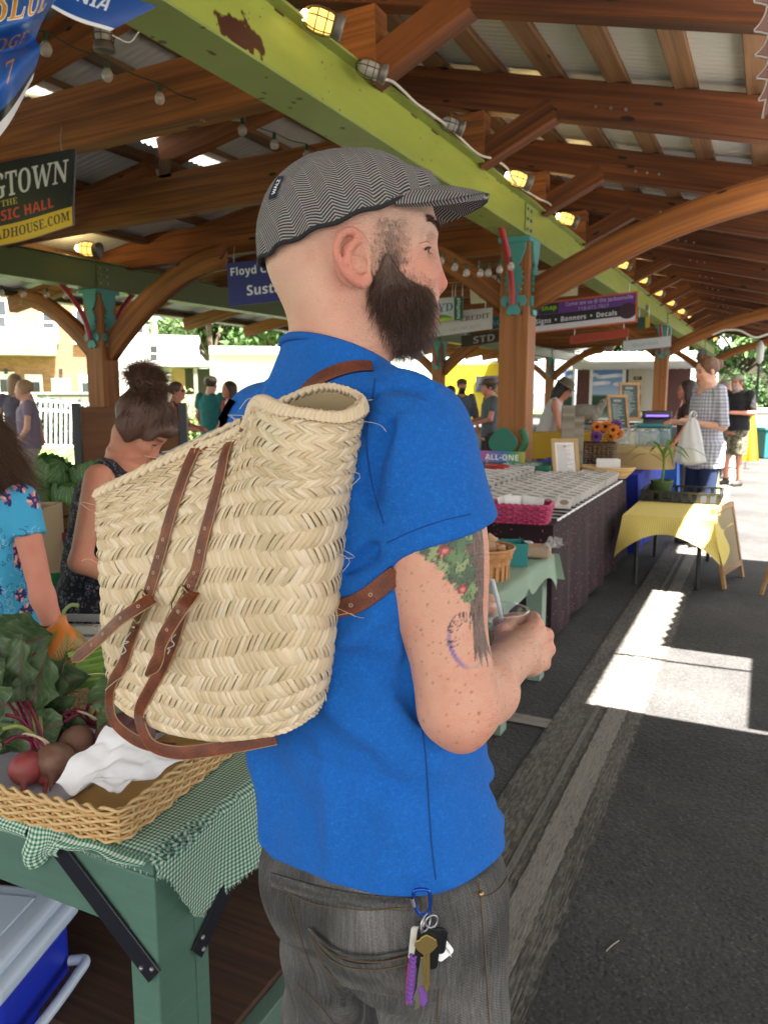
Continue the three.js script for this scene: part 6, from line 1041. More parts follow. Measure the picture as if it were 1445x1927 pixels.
makePerson('person', 'dark-haired person in red standing right of the man in the teal t-shirt', grd(434, 10.5), facingDir(140), { scale: 0.95, fem: 1, hair: 'long', hairCol: [0.05, 0.025, 0.018], skin: tanSkin, sleeve: 0.4, top: cloth([0.32, 0.03, 0.03]), bottom: cloth([0.03, 0.04, 0.1]), cell: 0.014 });
makePerson('person', 'woman in a grey plaid shirt and jeans holding a white shopping bag', grd(1332, 7.5), facingDir(170), { scale: 1.06, fem: 1, build: 1.12, hair: 'tied', hairCol: [0.16, 0.07, 0.035], pitch: 0.22, skin: fairSkin, sleeve: 1, topBottom: 0.72, top: mat('#ffffff', 0.9, { map: plaidTex }), bottom: cloth([0.015, 0.03, 0.09]), cell: 0.010, fine: 0.006, elbow: [[-0.02, 1.12, 0.22], [-0.02, 1.1, -0.23]], wrist: [[0.22, 1.13, 0.14], [0.23, 1.14, -0.12]] });
makePerson('person', 'stout man in a black t-shirt, camouflage shorts and tan cap seen from behind', grd(1388, 12.4), facingDir(150), { scale: 1.02, build: 1.32, hair: 'short', hairCol: [0.1, 0.07, 0.05], beard: [0.35, 0.3, 0.26], hat: 'cap', hatM: cloth([0.30, 0.26, 0.18]), skin: redSkin, sleeve: 0.85, top: cloth([0.014, 0.014, 0.016]), bottom: mat('#ffffff', 0.9, { map: camoTex }), shorts: 0.48, cell: 0.012, elbow: [[0.02, 1.13, 0.3], [0.02, 1.13, -0.3]], wrist: [[0.28, 1.13, 0.2], [0.28, 1.14, -0.18]] });
makePerson('person', 'grey-bearded man half hidden behind the man in the black t-shirt', grd(1362, 13.4), facingDir(20), { scale: 0.98, hair: 'short', hairCol: [0.2, 0.16, 0.13], beard: [0.3, 0.26, 0.22], skin: redSkin, sleeve: 0.6, top: cloth([0.2, 0.2, 0.19]), bottom: cloth([0.05, 0.05, 0.06]), cell: 0.014 });
makePerson('person', 'person with long dark hair behind the woman in plaid', grd(1296, 9.2), facingDir(200), { scale: 0.95, fem: 1, hair: 'long', hairCol: [0.03, 0.016, 0.012], skin: tanSkin, sleeve: 0.5, top: cloth([0.05, 0.03, 0.03]), bottom: cloth([0.03, 0.03, 0.03]), cell: 0.014 });
makePerson('person', 'vendor in a broad olive hat and white tank top bending over the stall', grd(1026, 9.6), facingDir(18), { scale: 0.98, fem: 1, lean: 0.32, pitch: 0.25, hair: 'long', hairCol: [0.02, 0.013, 0.01], hat: 'brim', hatM: cloth([0.11, 0.09, 0.05]), skin: tanSkin, sleeve: 0, top: cloth([0.5, 0.5, 0.49]), bottom: cloth([0.015, 0.015, 0.017]), cell: 0.012, elbow: [[0.2, 1.1, 0.2], [0.24, 1.1, -0.2]], wrist: [[0.4, 0.92, 0.16], [0.42, 0.92, -0.12]] });
makePerson('person', 'person in a brown hat and grey t-shirt facing left beside the post', grd(922, 11.5), facingDir(170), { scale: 0.97, hair: 'short', hairCol: [0.05, 0.03, 0.02], hat: 'brim', hatM: cloth([0.12, 0.08, 0.05]), skin: redSkin, sleeve: 0.6, top: cloth([0.10, 0.12, 0.13]), bottom: cloth([0.04, 0.035, 0.03]), cell: 0.013, elbow: [[0.04, 1.12, 0.24], [0.06, 1.12, -0.22]], wrist: [[0.28, 1.06, 0.16], [0.28, 1.06, -0.12]] });
makePerson('person', 'black-haired woman in a purple t-shirt close to the post', grd(946, 12.6), facingDir(190), { scale: 0.97, fem: 1, hair: 'long', hairCol: [0.012, 0.01, 0.01], skin: fairSkin, sleeve: 0.5, top: cloth([0.045, 0.015, 0.07]), bottom: cloth([0.02, 0.02, 0.025]), cell: 0.014 });
makePerson('person', 'bearded man in an olive cap and grey shirt in front of the yellow van', grd(868, 12.8), facingDir(80), { scale: 0.99, hair: 'short', hairCol: [0.03, 0.02, 0.015], beard: [0.02, 0.015, 0.012], hat: 'cap', hatM: cloth([0.10, 0.08, 0.045]), skin: tanSkin, sleeve: 1.4, top: cloth([0.11, 0.12, 0.15]), bottom: cloth([0.02, 0.03, 0.1]), cell: 0.013 });
makePerson('person', 'dark-haired person at the far left of the group by the yellow van', grd(848, 13.6), facingDir(200), { scale: 0.93, fem: 1, hair: 'long', hairCol: [0.04, 0.02, 0.015], skin: fairSkin, sleeve: 0.5, top: cloth([0.04, 0.05, 0.09]), bottom: cloth([0.03, 0.03, 0.04]), cell: 0.014 });
const tGreen = mat('#ffffff', 0.55, { map: dtex(256, 256, (x, y) => { const n = tfbm(x / 256 * 4, y / 256 * 4, 4, 4, 3), g = tfbm(x / 256 * 3, y / 256 * 50, 3, 50, 8, 2); const k = 0.93 + 0.12 * (n - 0.5) + 0.08 * (g - 0.5); return [0.335 * k, 0.475 * k, 0.415 * k]; }, true, [2, 2]) });
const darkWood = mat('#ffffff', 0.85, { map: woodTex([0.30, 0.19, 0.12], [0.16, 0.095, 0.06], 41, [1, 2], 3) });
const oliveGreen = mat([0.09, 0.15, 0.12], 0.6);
const gingham = (c1, c2, n) => ctex(256, 256, (g, w, h) => { const s = w / (n * 2); for (let i = 0; i < n * 2; i++) for (let j = 0; j < n * 2; j++) { g.fillStyle = i % 2 && j % 2 ? c2[0] : (i % 2 || j % 2) ? c2[1] : c1; g.fillRect(i * s, j * s, s + 0.5, s + 0.5); } }, true, [1, 1]);
const ging = gingham('#d5dccf', ['#2f6a50', '#7fa792'], 16); ging.wrapS = ging.wrapT = THREE.RepeatWrapping; ging.repeat.set(1 / 0.128, 1 / 0.128);
const gingY = gingham('#e9dc9a', ['#cfb03c', '#dcc768'], 16); gingY.wrapS = gingY.wrapT = THREE.RepeatWrapping; gingY.repeat.set(1 / 0.3, 1 / 0.3);
const TX = -0.86, TZ = -0.905, TY = 0.74;
{
const t = thing('produce_table', 'pale green painted wooden table with black metal braces under the beet basket', 'table', [TX, 0, TZ]);
part('tabletop', box(0.9, 0.03, 1.75, -0.45, TY - 0.018, -0.875, 0.004), tGreen, t);
part('apron', box(0.9, 0.115, 0.035, -0.45, TY - 0.092, -0.0185, 0.004), tGreen, t); part('apron', box(0.035, 0.115, 1.6, -0.0195, TY - 0.092, -0.9, 0.004), tGreen, t);
const lg = (x, z) => { const l = part('leg', [box(0.062, TY - 0.035, 0.095, x - 0.031, (TY - 0.035) / 2, z - 0.0475, 0.004), box(0.045, TY - 0.05, 0.036, x - 0.0235, (TY - 0.05) / 2, z - 0.1145, 0.003)], tGreen, t); };
lg(0.001, 0.0005); lg(0.001, -1.6); lg(-0.84, 0.0005); lg(-0.84, -1.6);
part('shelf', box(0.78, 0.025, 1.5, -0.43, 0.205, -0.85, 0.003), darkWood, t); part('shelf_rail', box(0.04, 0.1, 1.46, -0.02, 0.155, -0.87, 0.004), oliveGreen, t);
const brace = (a, b, n) => { const o = part('brace', beam(a, b, 0.005, 0.04, n.clone().cross(b.clone().sub(a)).normalize(), 0.001), mat([0.012, 0.013, 0.02], 0.35), t); const d = b.clone().sub(a).normalize(), s = n.clone().cross(d).normalize(); for (const k of [0.012, 0.026]) { const p = b.clone().addScaledVector(d, -k).addScaledVector(s, k < 0.02 ? 0.010 : -0.010).addScaledVector(n, 0.003); part('screw', sph(0.0045, p.x, p.y, p.z, 8, 1, 1, 1), M.steelBolt, o); } };
const loc = (p) => p.sub(V(TX, 0, TZ));
brace(loc(onZ(96, 1578, TZ + 0.005)), loc(onZ(292, 1838, TZ + 0.005)), V(0, 0, 1)); brace(loc(onX(470, 1580, TX + 0.005)), loc(onX(370, 1795, TX + 0.005)), V(1, 0, 0));
}
{
const w = 0.85, d = 1.6; const fall = (t) => 0.02 + 0.15 * sstep(0.0, 0.16, t) - 0.03 * sstep(0.3, 0.6, t) + 0.02 * Math.sin(t * 17);
const fn = (u, v) => { const z = TZ + 0.004 - v * d, t = v * d, ov = fall(t); let s = u * (w + ov), x, y = TY + 0.003; const wr = 0.002 * fbm(s * 20, t * 20, 3, 2); if (s <= w) { x = TX - w + s; y += wr; } else { const q = s - w; x = TX + 0.012 + 0.012 * Math.sin(t * 26 + 1) * q / 0.1 + 0.06 * q * Math.exp(-(((t - 0.13) / 0.05) ** 2)); y -= q; } if (t < 0.02) { y -= (0.02 - t) * 0.4; } return V(x, y, z + (s > w ? 0.35 * (s - w) * Math.exp(-t * 9) : 0)); };
const g = sheet(fn, 70, 110, w, d); const uv = g.attributes.uv; for (let i = 0; i < uv.count; i++) { const u = uv.getX(i) / w, v = uv.getY(i) / d; uv.setXY(i, u * (w + fall(v * d)), v * d); }
const c = single('tablecloth', g, mat('#ffffff', 0.95, { map: ging, side: THREE.DoubleSide, bumpMap: clothBump, bumpScale: 0.0008 }), 'green and white gingham cloth with frayed edge hanging off the produce table', 'tablecloth');
const R = rng(3); const flap = (x0, x1, dep, ph) => { const f = part('flap', sheet((u, v) => V(lerp(x0, x1, u) + 0.012 * Math.sin(v * 5 + ph) * v, TY + 0.003 - v * dep * (0.75 + 0.25 * Math.sin(u * 5 + ph)), TZ + 0.006 + 0.016 * Math.sin(v * 2.6) + 0.01 * Math.sin(u * 9 + ph) * v), 18, 14, x1 - x0, dep), c.material, c); };
flap(-1.135, -1.05, 0.085, 0.4); flap(-1.5, -1.135, 0.05, 2); flap(-1.05, TX - 0.005, 0.022, 1);
const fr = []; for (let i = 0; i < 90; i++) { const t = R() * 0.3 + 0.0, ov = fall(t), p = fn(1, t / d); fr.push(tube([p, p.clone().add(V((R() - 0.5) * 0.006, -0.004 - R() * 0.003, (R() - 0.5) * 0.005))], 0.0005, 2, 3)); } for (let i = 0; i < 60; i++) { const x = lerp(-1.05, TX, R()), p = V(x, TY + 0.003 - 0.02, TZ + 0.012); fr.push(tube([p, p.clone().add(V((R() - 0.5) * 0.01, -0.003 - R() * 0.003, 0.001))], 0.0005, 2, 3)); }
part('fringe', fr, mat([0.45, 0.55, 0.45], 0.9), c).userData.kind = 'stuff';
}
function wicker(o, W, D, H, rows, taper, gap, mats, rr = 0.0036) {
const per = (s, off) => {
const r = 0.025, P = 2 * (W + D), t = ((s % P) + P) % P; let x, z, nx = 0, nz = 0; if (t < W) { x = -t; z = 0; nz = 1; } else if (t < W + D) { x = -W; z = -(t - W); nx = -1; } else if (t < 2 * W + D) { x = -W + (t - W - D); z = -D; nz = -1; } else { x = 0; z = -D + (t - 2 * W - D); nx = 1; }
const cx = clamp(x, -W + r, -r), cz = clamp(z, -D + r, -r), dx = x - cx, dz = z - cz, l = Math.hypot(dx, dz); if (l > r && Math.abs(dx) > 0 && Math.abs(dz) > 0) { x = cx + dx / l * r; z = cz + dz / l * r; nx = dx / l; nz = dz / l; } return V(x + nx * off, 0, z + nz * off);
};
const P = 2 * (W + D), n = Math.round(P / gap / 2) * 2, st = [];
for (let i = 0; i < n; i++) { const a = per(i / n * P, 0), b = per(i / n * P, taper); st.push(tube([a, b.clone().setY(H + 0.006)], rr * 1.15, 3, 5)); }
part('stakes', st, mats[1], o);
for (let r = 0; r < rows; r++) { const pts = []; const y = (r + 0.5) / rows * H; for (let i = 0; i < n; i++) for (const h of [0, 0.5]) { const k = (i + h) / n * P, io = h ? 0 : ((i + r) % 2 ? 1 : -1); pts.push(per(k, taper * y / H + io * rr * 1.25).setY(y + 0.0022 * (hash3(i, r, 4) - 0.5) + (h ? 0.0012 : 0))); } part('weaver', tube(pts, rr * 1.05, n * 4, 6, true), mats[r % mats.length], o); }
for (const ph of [0, 1]) { const pts = []; const m = n * 2; for (let i = 0; i < m; i++) pts.push(per(i / m * P, taper + 0.005 * Math.cos(i * 1.3 + ph * 3.14)).setY(H + 0.007 + 0.005 * Math.sin(i * 1.3 + ph * 3.14))); part('rim', tube(pts, rr * 1.2, m * 3, 6, true), mats[0], o); }
part('floor', box(W - 0.01, 0.006, D - 0.01, -W / 2, 0.004, -D / 2), mats[1], o);
}
const wick = [[0.62, 0.42, 0.19], [0.54, 0.33, 0.13], [0.66, 0.46, 0.22]].map((c) => mat(c, 0.5));
const bk = thing('wicker_tray', 'long shallow honey coloured wicker tray of beets on the gingham cloth', 'basket', [-0.925, TY + 0.008, -0.90], 0.10);
wicker(bk, 0.62, 0.40, 0.058, 8, 0.012, 0.026, wick, 0.0029);
const inB = (x, y, z) => V(x, y, z).applyAxisAngle(V(0, 1, 0), 0.10).add(V(-0.925, TY + 0.008, -0.90));
const crumple = (corn, n, amp, f, seed) => (u, v) => { const a = corn[0].clone().lerp(corn[1], u), b = corn[3].clone().lerp(corn[2], u), p = a.lerp(b, v); const q = fbm(u * f + seed, v * f, seed, 3) - 0.5, q2 = Math.abs(fbm(u * f * 0.8 + 7, v * f * 0.8 + seed, 2, 2) - 0.5); p.y += amp * (q * 1.6 + q2 * 2 - 0.3); p.x += amp * (fbm(u * f, v * f + 9, seed + 5, 2) - 0.5); p.z += amp * (fbm(u * f + 4, v * f, seed + 8, 2) - 0.5); return p; };
single('white_cloth', sheet(crumple([onY(104, 1482, 0.81), onY(218, 1492, 0.812), onY(342, 1428, 0.83), onY(204, 1362, 0.895)], 0, 0.02, 2.8, 3), 50, 40, 0.3, 0.2, 0.001), mat([0.80, 0.80, 0.81], 0.9, { side: THREE.DoubleSide }), 'crumpled white cloth tucked into the wicker tray beside the beets', 'cloth');
single('tray_liner', sheet((u, v) => inB(-0.17 - u * 0.40, 0.012 + 0.008 * fbm(u * 8, v * 8, 2, 2), -0.02 - v * 0.35), 20, 16), mat([0.55, 0.55, 0.66], 0.9), 'lavender white paper lining the bottom of the wicker tray', 'paper liner');
const beetSkin = (a, b, s) => (x, y, z) => mix3(a, b, clamp((fbm(x * 60 + s, y * 60, z * 60, 3) - 0.4) * 2.2));
function beetGeo(p, r, cA, cB, s, tilt) { const f = (x, y, z) => { const d = Math.min(ell(x, y, z, p.x, p.y, p.z, r, r * 0.95, r * 1.02), caps(x, y, z, p.clone().addScaledVector(tilt, r * 0.8), p.clone().addScaledVector(tilt, r * 2.1), r * 0.22, 0.002)); return d - 0.003 * (fbm(x * 45, y * 45, z * 45, 3) - 0.5); }; return nets(f, p.clone().addScalar(-r * 2.3), p.clone().addScalar(r * 2.3), 0.0032, beetSkin(cA, cB, s)); }
M.beet = mat('#ffffff', 0.6, { vertexColors: true });
const beetRed = [0.30, 0.05, 0.055], beetBrown = [0.17, 0.075, 0.05], beetDk = [0.10, 0.035, 0.04];
const stemM = mat([0.17, 0.012, 0.04], 0.4), stemG = mat([0.32, 0.38, 0.10], 0.5);
const beetLeafTex = dtex(128, 128, (x, y) => { const u = x / 128 - 0.5, v = y / 128, rib = Math.abs(u) < 0.02 || Math.abs(((v * 7 + Math.abs(u) * 5) % 1) - 0.5) < 0.05, n = tfbm(x / 128 * 8, y / 128 * 8, 8, 8, 4, 3); const k = 0.8 + 0.45 * (n - 0.5); return Math.abs(u) < 0.022 ? [0.45, 0.2, 0.24] : rib ? [0.48 * k, 0.58 * k, 0.40 * k] : [0.35 * k, 0.46 * k, 0.29 * k]; });
beetLeafTex.wrapS = beetLeafTex.wrapT = THREE.ClampToEdgeWrapping;
M.beetLeaf = phys('#ffffff', 0.55, { map: beetLeafTex, side: THREE.DoubleSide });
function leafBlade(base, dir, side, len, wid, curl, seed) { const up = V().crossVectors(dir, side).normalize(); return sheet((u, v) => { const s = (u - 0.5) * 2, w = wid * Math.pow(Math.sin(Math.PI * Math.pow(clamp(v * 0.97 + 0.03), 0.75)), 0.8) * (1 + 0.10 * Math.sin(v * 21 + seed)); const rip = 0.012 * Math.sin(v * 15 + seed + s) * s * s + 0.008 * (fbm(u * 4 + seed, v * 5, 1, 2) - 0.5); return base.clone().addScaledVector(dir, len * v).addScaledVector(side, s * w * 0.5).addScaledVector(up, -curl * v * v * len + Math.abs(s) * wid * 0.12 + rip); }, 8, 10); }
function beetBunch(name, label, bulbs, tie, leafPx, seed, tilt) {
const o = thing(name, label, 'beets'), R = rng(seed); const bp = [];
for (const [x, y, h, r, c] of bulbs) { const p = onY(x, y, h); bp.push(p); part('beet', beetGeo(p, r, c, mix3(c, [0.3, 0.2, 0.14], 0.45), R() * 9, tilt || V(0.5, -0.3, 0.6).normalize()), M.beet, o); }
const T = onY(...tie);
for (const [x, y, h, sz, ang] of leafPx) { const p = onY(x, y, h), b = bp[Math.floor(R() * bp.length)], m = T.clone().add(V((R() - 0.5) * 0.022, (R() - 0.5) * 0.022, (R() - 0.5) * 0.022)); part('stem', tube([b.clone().add(V(0, 0.01, 0)), m, m.clone().lerp(p, 0.5).add(V(0, 0.015, 0)), p], 0.0038, 16, 6), R() < 0.8 ? stemM : stemG, o); const d = CR.clone().multiplyScalar(Math.cos(ang)).addScaledVector(CU, -Math.sin(ang)).addScaledVector(CF, 0.3 * (R() - 0.3)).normalize(), s = V().crossVectors(d, CF).normalize().applyAxisAngle(d, (R() - 0.5) * 1.1); part('leaf', leafBlade(p, d, s, sz, sz * 0.72, 0.25 * (R() - 0.3), R() * 9), M.beetLeaf, o); }
const band = []; for (let k = 0; k < 2; k++) { const pts = []; for (let i = 0; i < 14; i++) { const a = i / 14 * 6.283; pts.push(T.clone().add(V(0.024 * Math.cos(a), 0.019 * Math.sin(a) + 0.006 * k - 0.003 + 0.004 * Math.cos(a), 0.02 * Math.sin(a) * 0.8 + 0.008 * k))); } band.push(tube(pts, 0.0022, 40, 6, true)); } part('rubber_band', band, mat([0.62, 0.5, 0.36], 0.6), o);
return o;
}
beetBunch('beet_bunch', 'bunch of red and brown beets tied with a rubber band at the tray front', [[52, 1446, 0.80, 0.033, beetRed], [104, 1432, 0.805, 0.036, beetBrown], [146, 1396, 0.815, 0.034, beetBrown], [92, 1452, 0.785, 0.028, beetRed]], [72, 1392, 0.84],
[[2, 1372, 0.90, 0.10, 3.5], [-6, 1300, 0.92, 0.13, 4.0], [12, 1345, 0.9, 0.12, 4.2], [40, 1320, 0.9, 0.13, 4.6], [60, 1335, 0.88, 0.12, 4.9], [30, 1290, 0.92, 0.12, 4.3], [-10, 1260, 0.94, 0.14, 4.2], [5, 1400, 0.87, 0.09, 3.2], [20, 1330, 0.86, 0.12, 3.9], [75, 1330, 0.86, 0.11, 5.2]], 51);
beetBunch('beet_bunch', 'bunch of dark beets lying behind the white cloth in the tray', [[232, 1372, 0.835, 0.034, beetDk], [262, 1380, 0.83, 0.032, beetDk], [208, 1384, 0.82, 0.03, beetDk]], [165, 1350, 0.83],
[[112, 1350, 0.85, 0.10, 1.4], [140, 1345, 0.85, 0.11, 1.9], [98, 1352, 0.85, 0.10, 2.8], [190, 1340, 0.86, 0.13, 0.3], [175, 1325, 0.87, 0.13, 5.9], [120, 1360, 0.85, 0.12, 2.9], [200, 1310, 0.87, 0.12, 5.5]], 52);
{
const o = thing('beet_greens', 'heap of large dark beet leaves at the left behind the tied beets', 'greens'), R = rng(57);
for (let i = 0; i < 44; i++) { const px = -50 + R() * 190, py = 1180 + R() * 185, h = 0.82 + (1390 - py) / 210 * 0.10; if (px > -5 && py < 1350 - (px < 20 ? 50 : 0)) continue; const p = onY(px, py, h), a = R() * 6.28, d = CR.clone().multiplyScalar(Math.cos(a)).addScaledVector(CU, Math.sin(a) * 0.8).addScaledVector(CF, R() - 0.5).normalize(), s = V().crossVectors(d, CF.clone().add(V(R() - 0.5, R() - 0.5, 0))).normalize(); part('leaf', leafBlade(p, d, s, 0.13 + R() * 0.07, 0.10 + R() * 0.05, 0.3 * (R() - 0.3), R() * 9), M.beetLeaf, o); }
const base = onY(40, 1370, 0.78); part('stem', tube([base, base.clone().add(V(-0.05, 0.06, -0.06)), base.clone().add(V(-0.12, 0.12, -0.16))], 0.008, 10, 6), stemM, o);
}
{
const o = thing('celery_bunch', 'bunch of bright green celery stalks with cut ends left of the backpack', 'celery'), R = rng(61), gm = [mat([0.20, 0.36, 0.06], 0.45), mat([0.30, 0.46, 0.12], 0.45), mat([0.13, 0.27, 0.05], 0.5)];
for (let i = 0; i < 30; i++) { const r = Math.floor(i / 8), px = 128 + 24 * (r % 2) + R() * 22, py = 1222 + (i % 8) * 9 + R() * 8, h = 0.84 + (1290 - py) / 70 * 0.05, a = onY(px, py, h), b = onY(px + 95 + R() * 40, py - 26 + (i % 8) * 3 - 10, h + 0.02), d = b.clone().sub(a).normalize(), s = V().crossVectors(d, V(0, 1, 0)).normalize(), up = V().crossVectors(s, d), w = 0.008 + R() * 0.004; const pr = part('stalk', sheet((u, v) => a.clone().lerp(b, v).addScaledVector(s, Math.cos(u * 6.283) * w).addScaledVector(up, Math.sin(u * 6.283) * w * 0.7 - 0.004 * Math.cos(u * 6.28) * Math.cos(u * 6.28)), 10, 5), gm[i % 3], o); const cap = new THREE.CircleGeometry(w * 0.92, 9); cap.scale(1, 0.7, 1); cap.applyMatrix4(new THREE.Matrix4().makeBasis(s, up, d.clone().negate())); cap.translate(a.x, a.y, a.z); part('cut_end', cap, mat([0.55, 0.62, 0.34], 0.6), pr); }
}
single('lavender_cloth', sheet(crumple([onY(46, 1230, 0.875), onY(126, 1282, 0.85), onY(112, 1306, 0.83), onY(62, 1292, 0.85)], 0, 0.02, 4, 9), 40, 30, 0.3, 0.2, 0.001), mat('#ffffff', 0.9, { side: THREE.DoubleSide, map: ctex(128, 128, (g, w, h) => { const R = rng(3); g.fillStyle = '#c3b6da'; g.fillRect(0, 0, w, h); for (let k = 0; k < 240; k++) { g.fillStyle = 'rgba(112,92,150,0.6)'; g.fillRect(R() * w, R() * h, 2, 2); } }, true, [3, 3]) }), 'crumpled lavender cloth with tiny dots below the orange gourd', 'cloth');
{
const b = onY(108, 1278, 0.80); const fern = ctex(512, 256, (g, w, h) => { const R = rng(6); g.fillStyle = '#c8742a'; g.fillRect(0, 0, w, h); for (let k = 0; k < 4000; k++) { g.fillStyle = `rgba(${170 + R() * 50},${80 + R() * 40},20,0.18)`; g.fillRect(R() * w, R() * h, 3, 3); } const frond = (x, y, a, L) => { g.save(); g.translate(x, y); g.rotate(a); g.strokeStyle = '#46773f'; g.lineWidth = 3; g.beginPath(); g.moveTo(0, 0); g.lineTo(L, 0); g.stroke(); for (let t = 0.08; t < 1; t += 0.07) for (const s of [-1, 1]) { g.lineWidth = 4.5 * (1 - t * 0.6); g.beginPath(); g.moveTo(L * t, 0); g.lineTo(L * t + L * 0.16, s * L * 0.36 * (1 - t * 0.8)); g.stroke(); } g.restore(); }; for (let k = 0; k < 9; k++) frond(k * 58 + 10, 215 - (k % 2) * 40, -1.2 + 0.5 * (k % 3), 110); });
const o = thing('painted_gourd', 'orange gourd painted with green ferns under the girl’s hand'.replace('’s', ''), 'gourd', [b.x, b.y, b.z], 0.6); o.userData.label = 'orange gourd painted with green fern fronds, below the hand at left';
const body = lathe([[0, 0], [0.045, 0.002], [0.066, 0.02], [0.074, 0.05], [0.068, 0.085], [0.05, 0.112], [0.032, 0.128], [0.018, 0.138], [0.011, 0.15], [0.009, 0.162], [0, 0.164]].map((p) => p), 32); const pb = part('body', body, mat('#ffffff', 0.4, { map: fern }), o); part('stalk', tube([V(0, 0.155, 0), V(0.004, 0.175, 0.0), V(0.018, 0.19, 0.0), V(0.035, 0.19, 0)], 0.005, 12, 6), mat([0.2, 0.26, 0.08], 0.7), o); o.rotation.z = -0.14;
}
{ const p = onY(150, 1196, 0.80), o = thing('small_crate', 'small grey slatted crate by the wrist of the girl in turquoise', 'crate', [p.x, 0.76, p.z], 0.4); for (const y of [0.015, 0.045, 0.075]) for (const [x, z, w, d] of [[0, 0.06, 0.17, 0.008], [0, -0.06, 0.17, 0.008], [0.08, 0, 0.008, 0.12], [-0.08, 0, 0.008, 0.12]]) part('slat', box(w, 0.022, d, x, y, z, 0.001), mat([0.4, 0.38, 0.34], 0.8), o); part('bottom', box(0.16, 0.006, 0.11, 0, 0.004, 0), mat([0.3, 0.28, 0.25], 0.8), o); }
{
const p = atD(208, 735, 2.35), o = thing('green_chair', 'bright green plastic chair just left of the backpack', 'chair', [p.x, 0, p.z], YAW + 0.5), g = phys([0.0, 0.22, 0.055], 0.32);
part('backrest', rotated(box(0.40, 0.40, 0.025, 0, 0.2, 0, 0.012), -0.2, 0, 0).translate(0, 0.52, -0.16), g, o); part('seat', box(0.42, 0.03, 0.42, 0, 0.45, 0.02, 0.012), g, o); for (const [x, z] of [[-0.18, -0.16], [0.18, -0.16], [-0.18, 0.2], [0.18, 0.2]]) part('leg', beam(V(x * 1.1, 0, z * 1.1), V(x, 0.44, z), 0.035, 0.035, V(0, 0, 1)), g, o);
}
{
const o = thing('cooler', 'blue and white picnic cooler on the ground at the bottom left corner', 'cooler', [-1.50, 0, -0.945], 0.3), bl = phys([0.012, 0.03, 0.42], 0.35), wh = phys([0.52, 0.60, 0.72], 0.35);
const rb = (w, h, d, x, y, z, r) => { const g = new RoundedBoxGeometry(w, h, d, 4, r); g.translate(x, y, z); return g; };
part('body', rb(0.44, 0.34, 0.27, 0, 0.175, 0, 0.03), bl, o); part('lid', [rb(0.475, 0.045, 0.305, 0, 0.358, 0, 0.02), rb(0.43, 0.04, 0.26, 0, 0.388, 0, 0.019)], wh, o); part('lid_inset', rb(0.34, 0.008, 0.17, 0, 0.408, 0, 0.003), wh, o);
part('handle', tube([V(0.225, 0.245, 0.11), V(0.262, 0.25, 0.11), V(0.268, 0.25, 0.06), V(0.268, 0.25, -0.06), V(0.262, 0.25, -0.11), V(0.225, 0.245, -0.11)], 0.011, 40, 8), wh, o); part('handle', tube([V(-0.225, 0.245, 0.11), V(-0.262, 0.25, 0.11), V(-0.268, 0.25, 0), V(-0.262, 0.25, -0.11), V(-0.225, 0.245, -0.11)], 0.011, 30, 8), wh, o);
part('handle', tube([V(0.02, 0.285, 0.137), V(0.02, 0.25, 0.16), V(0.06, 0.245, 0.166), V(0.12, 0.245, 0.166), V(0.16, 0.25, 0.16), V(0.16, 0.285, 0.137)], 0.009, 40, 8), wh, o);
}
{ const p = onY(20, 1700, 0.25), o = thing('wooden_crate', 'brown wooden crate in the shade under the produce table at the left', 'crate', [-1.72, 0, -1.25], 0.1); for (let i = 0; i < 4; i++) for (const [x, z, w, d] of [[0, 0.2, 0.5, 0.015], [0, -0.2, 0.5, 0.015], [0.25, 0, 0.015, 0.4], [-0.25, 0, 0.015, 0.4]]) part('board', box(w, 0.08, d, x, 0.05 + i * 0.1, z, 0.003), darkWood, o); part('bottom', box(0.5, 0.015, 0.4, 0, 0.01, 0), darkWood, o); }
const redWood = mat([0.13, 0.018, 0.025], 0.6), crateM = mat('#ffffff', 0.85, { map: woodTex([0.46, 0.36, 0.22], [0.30, 0.21, 0.12], 45, [1, 2], 2) });
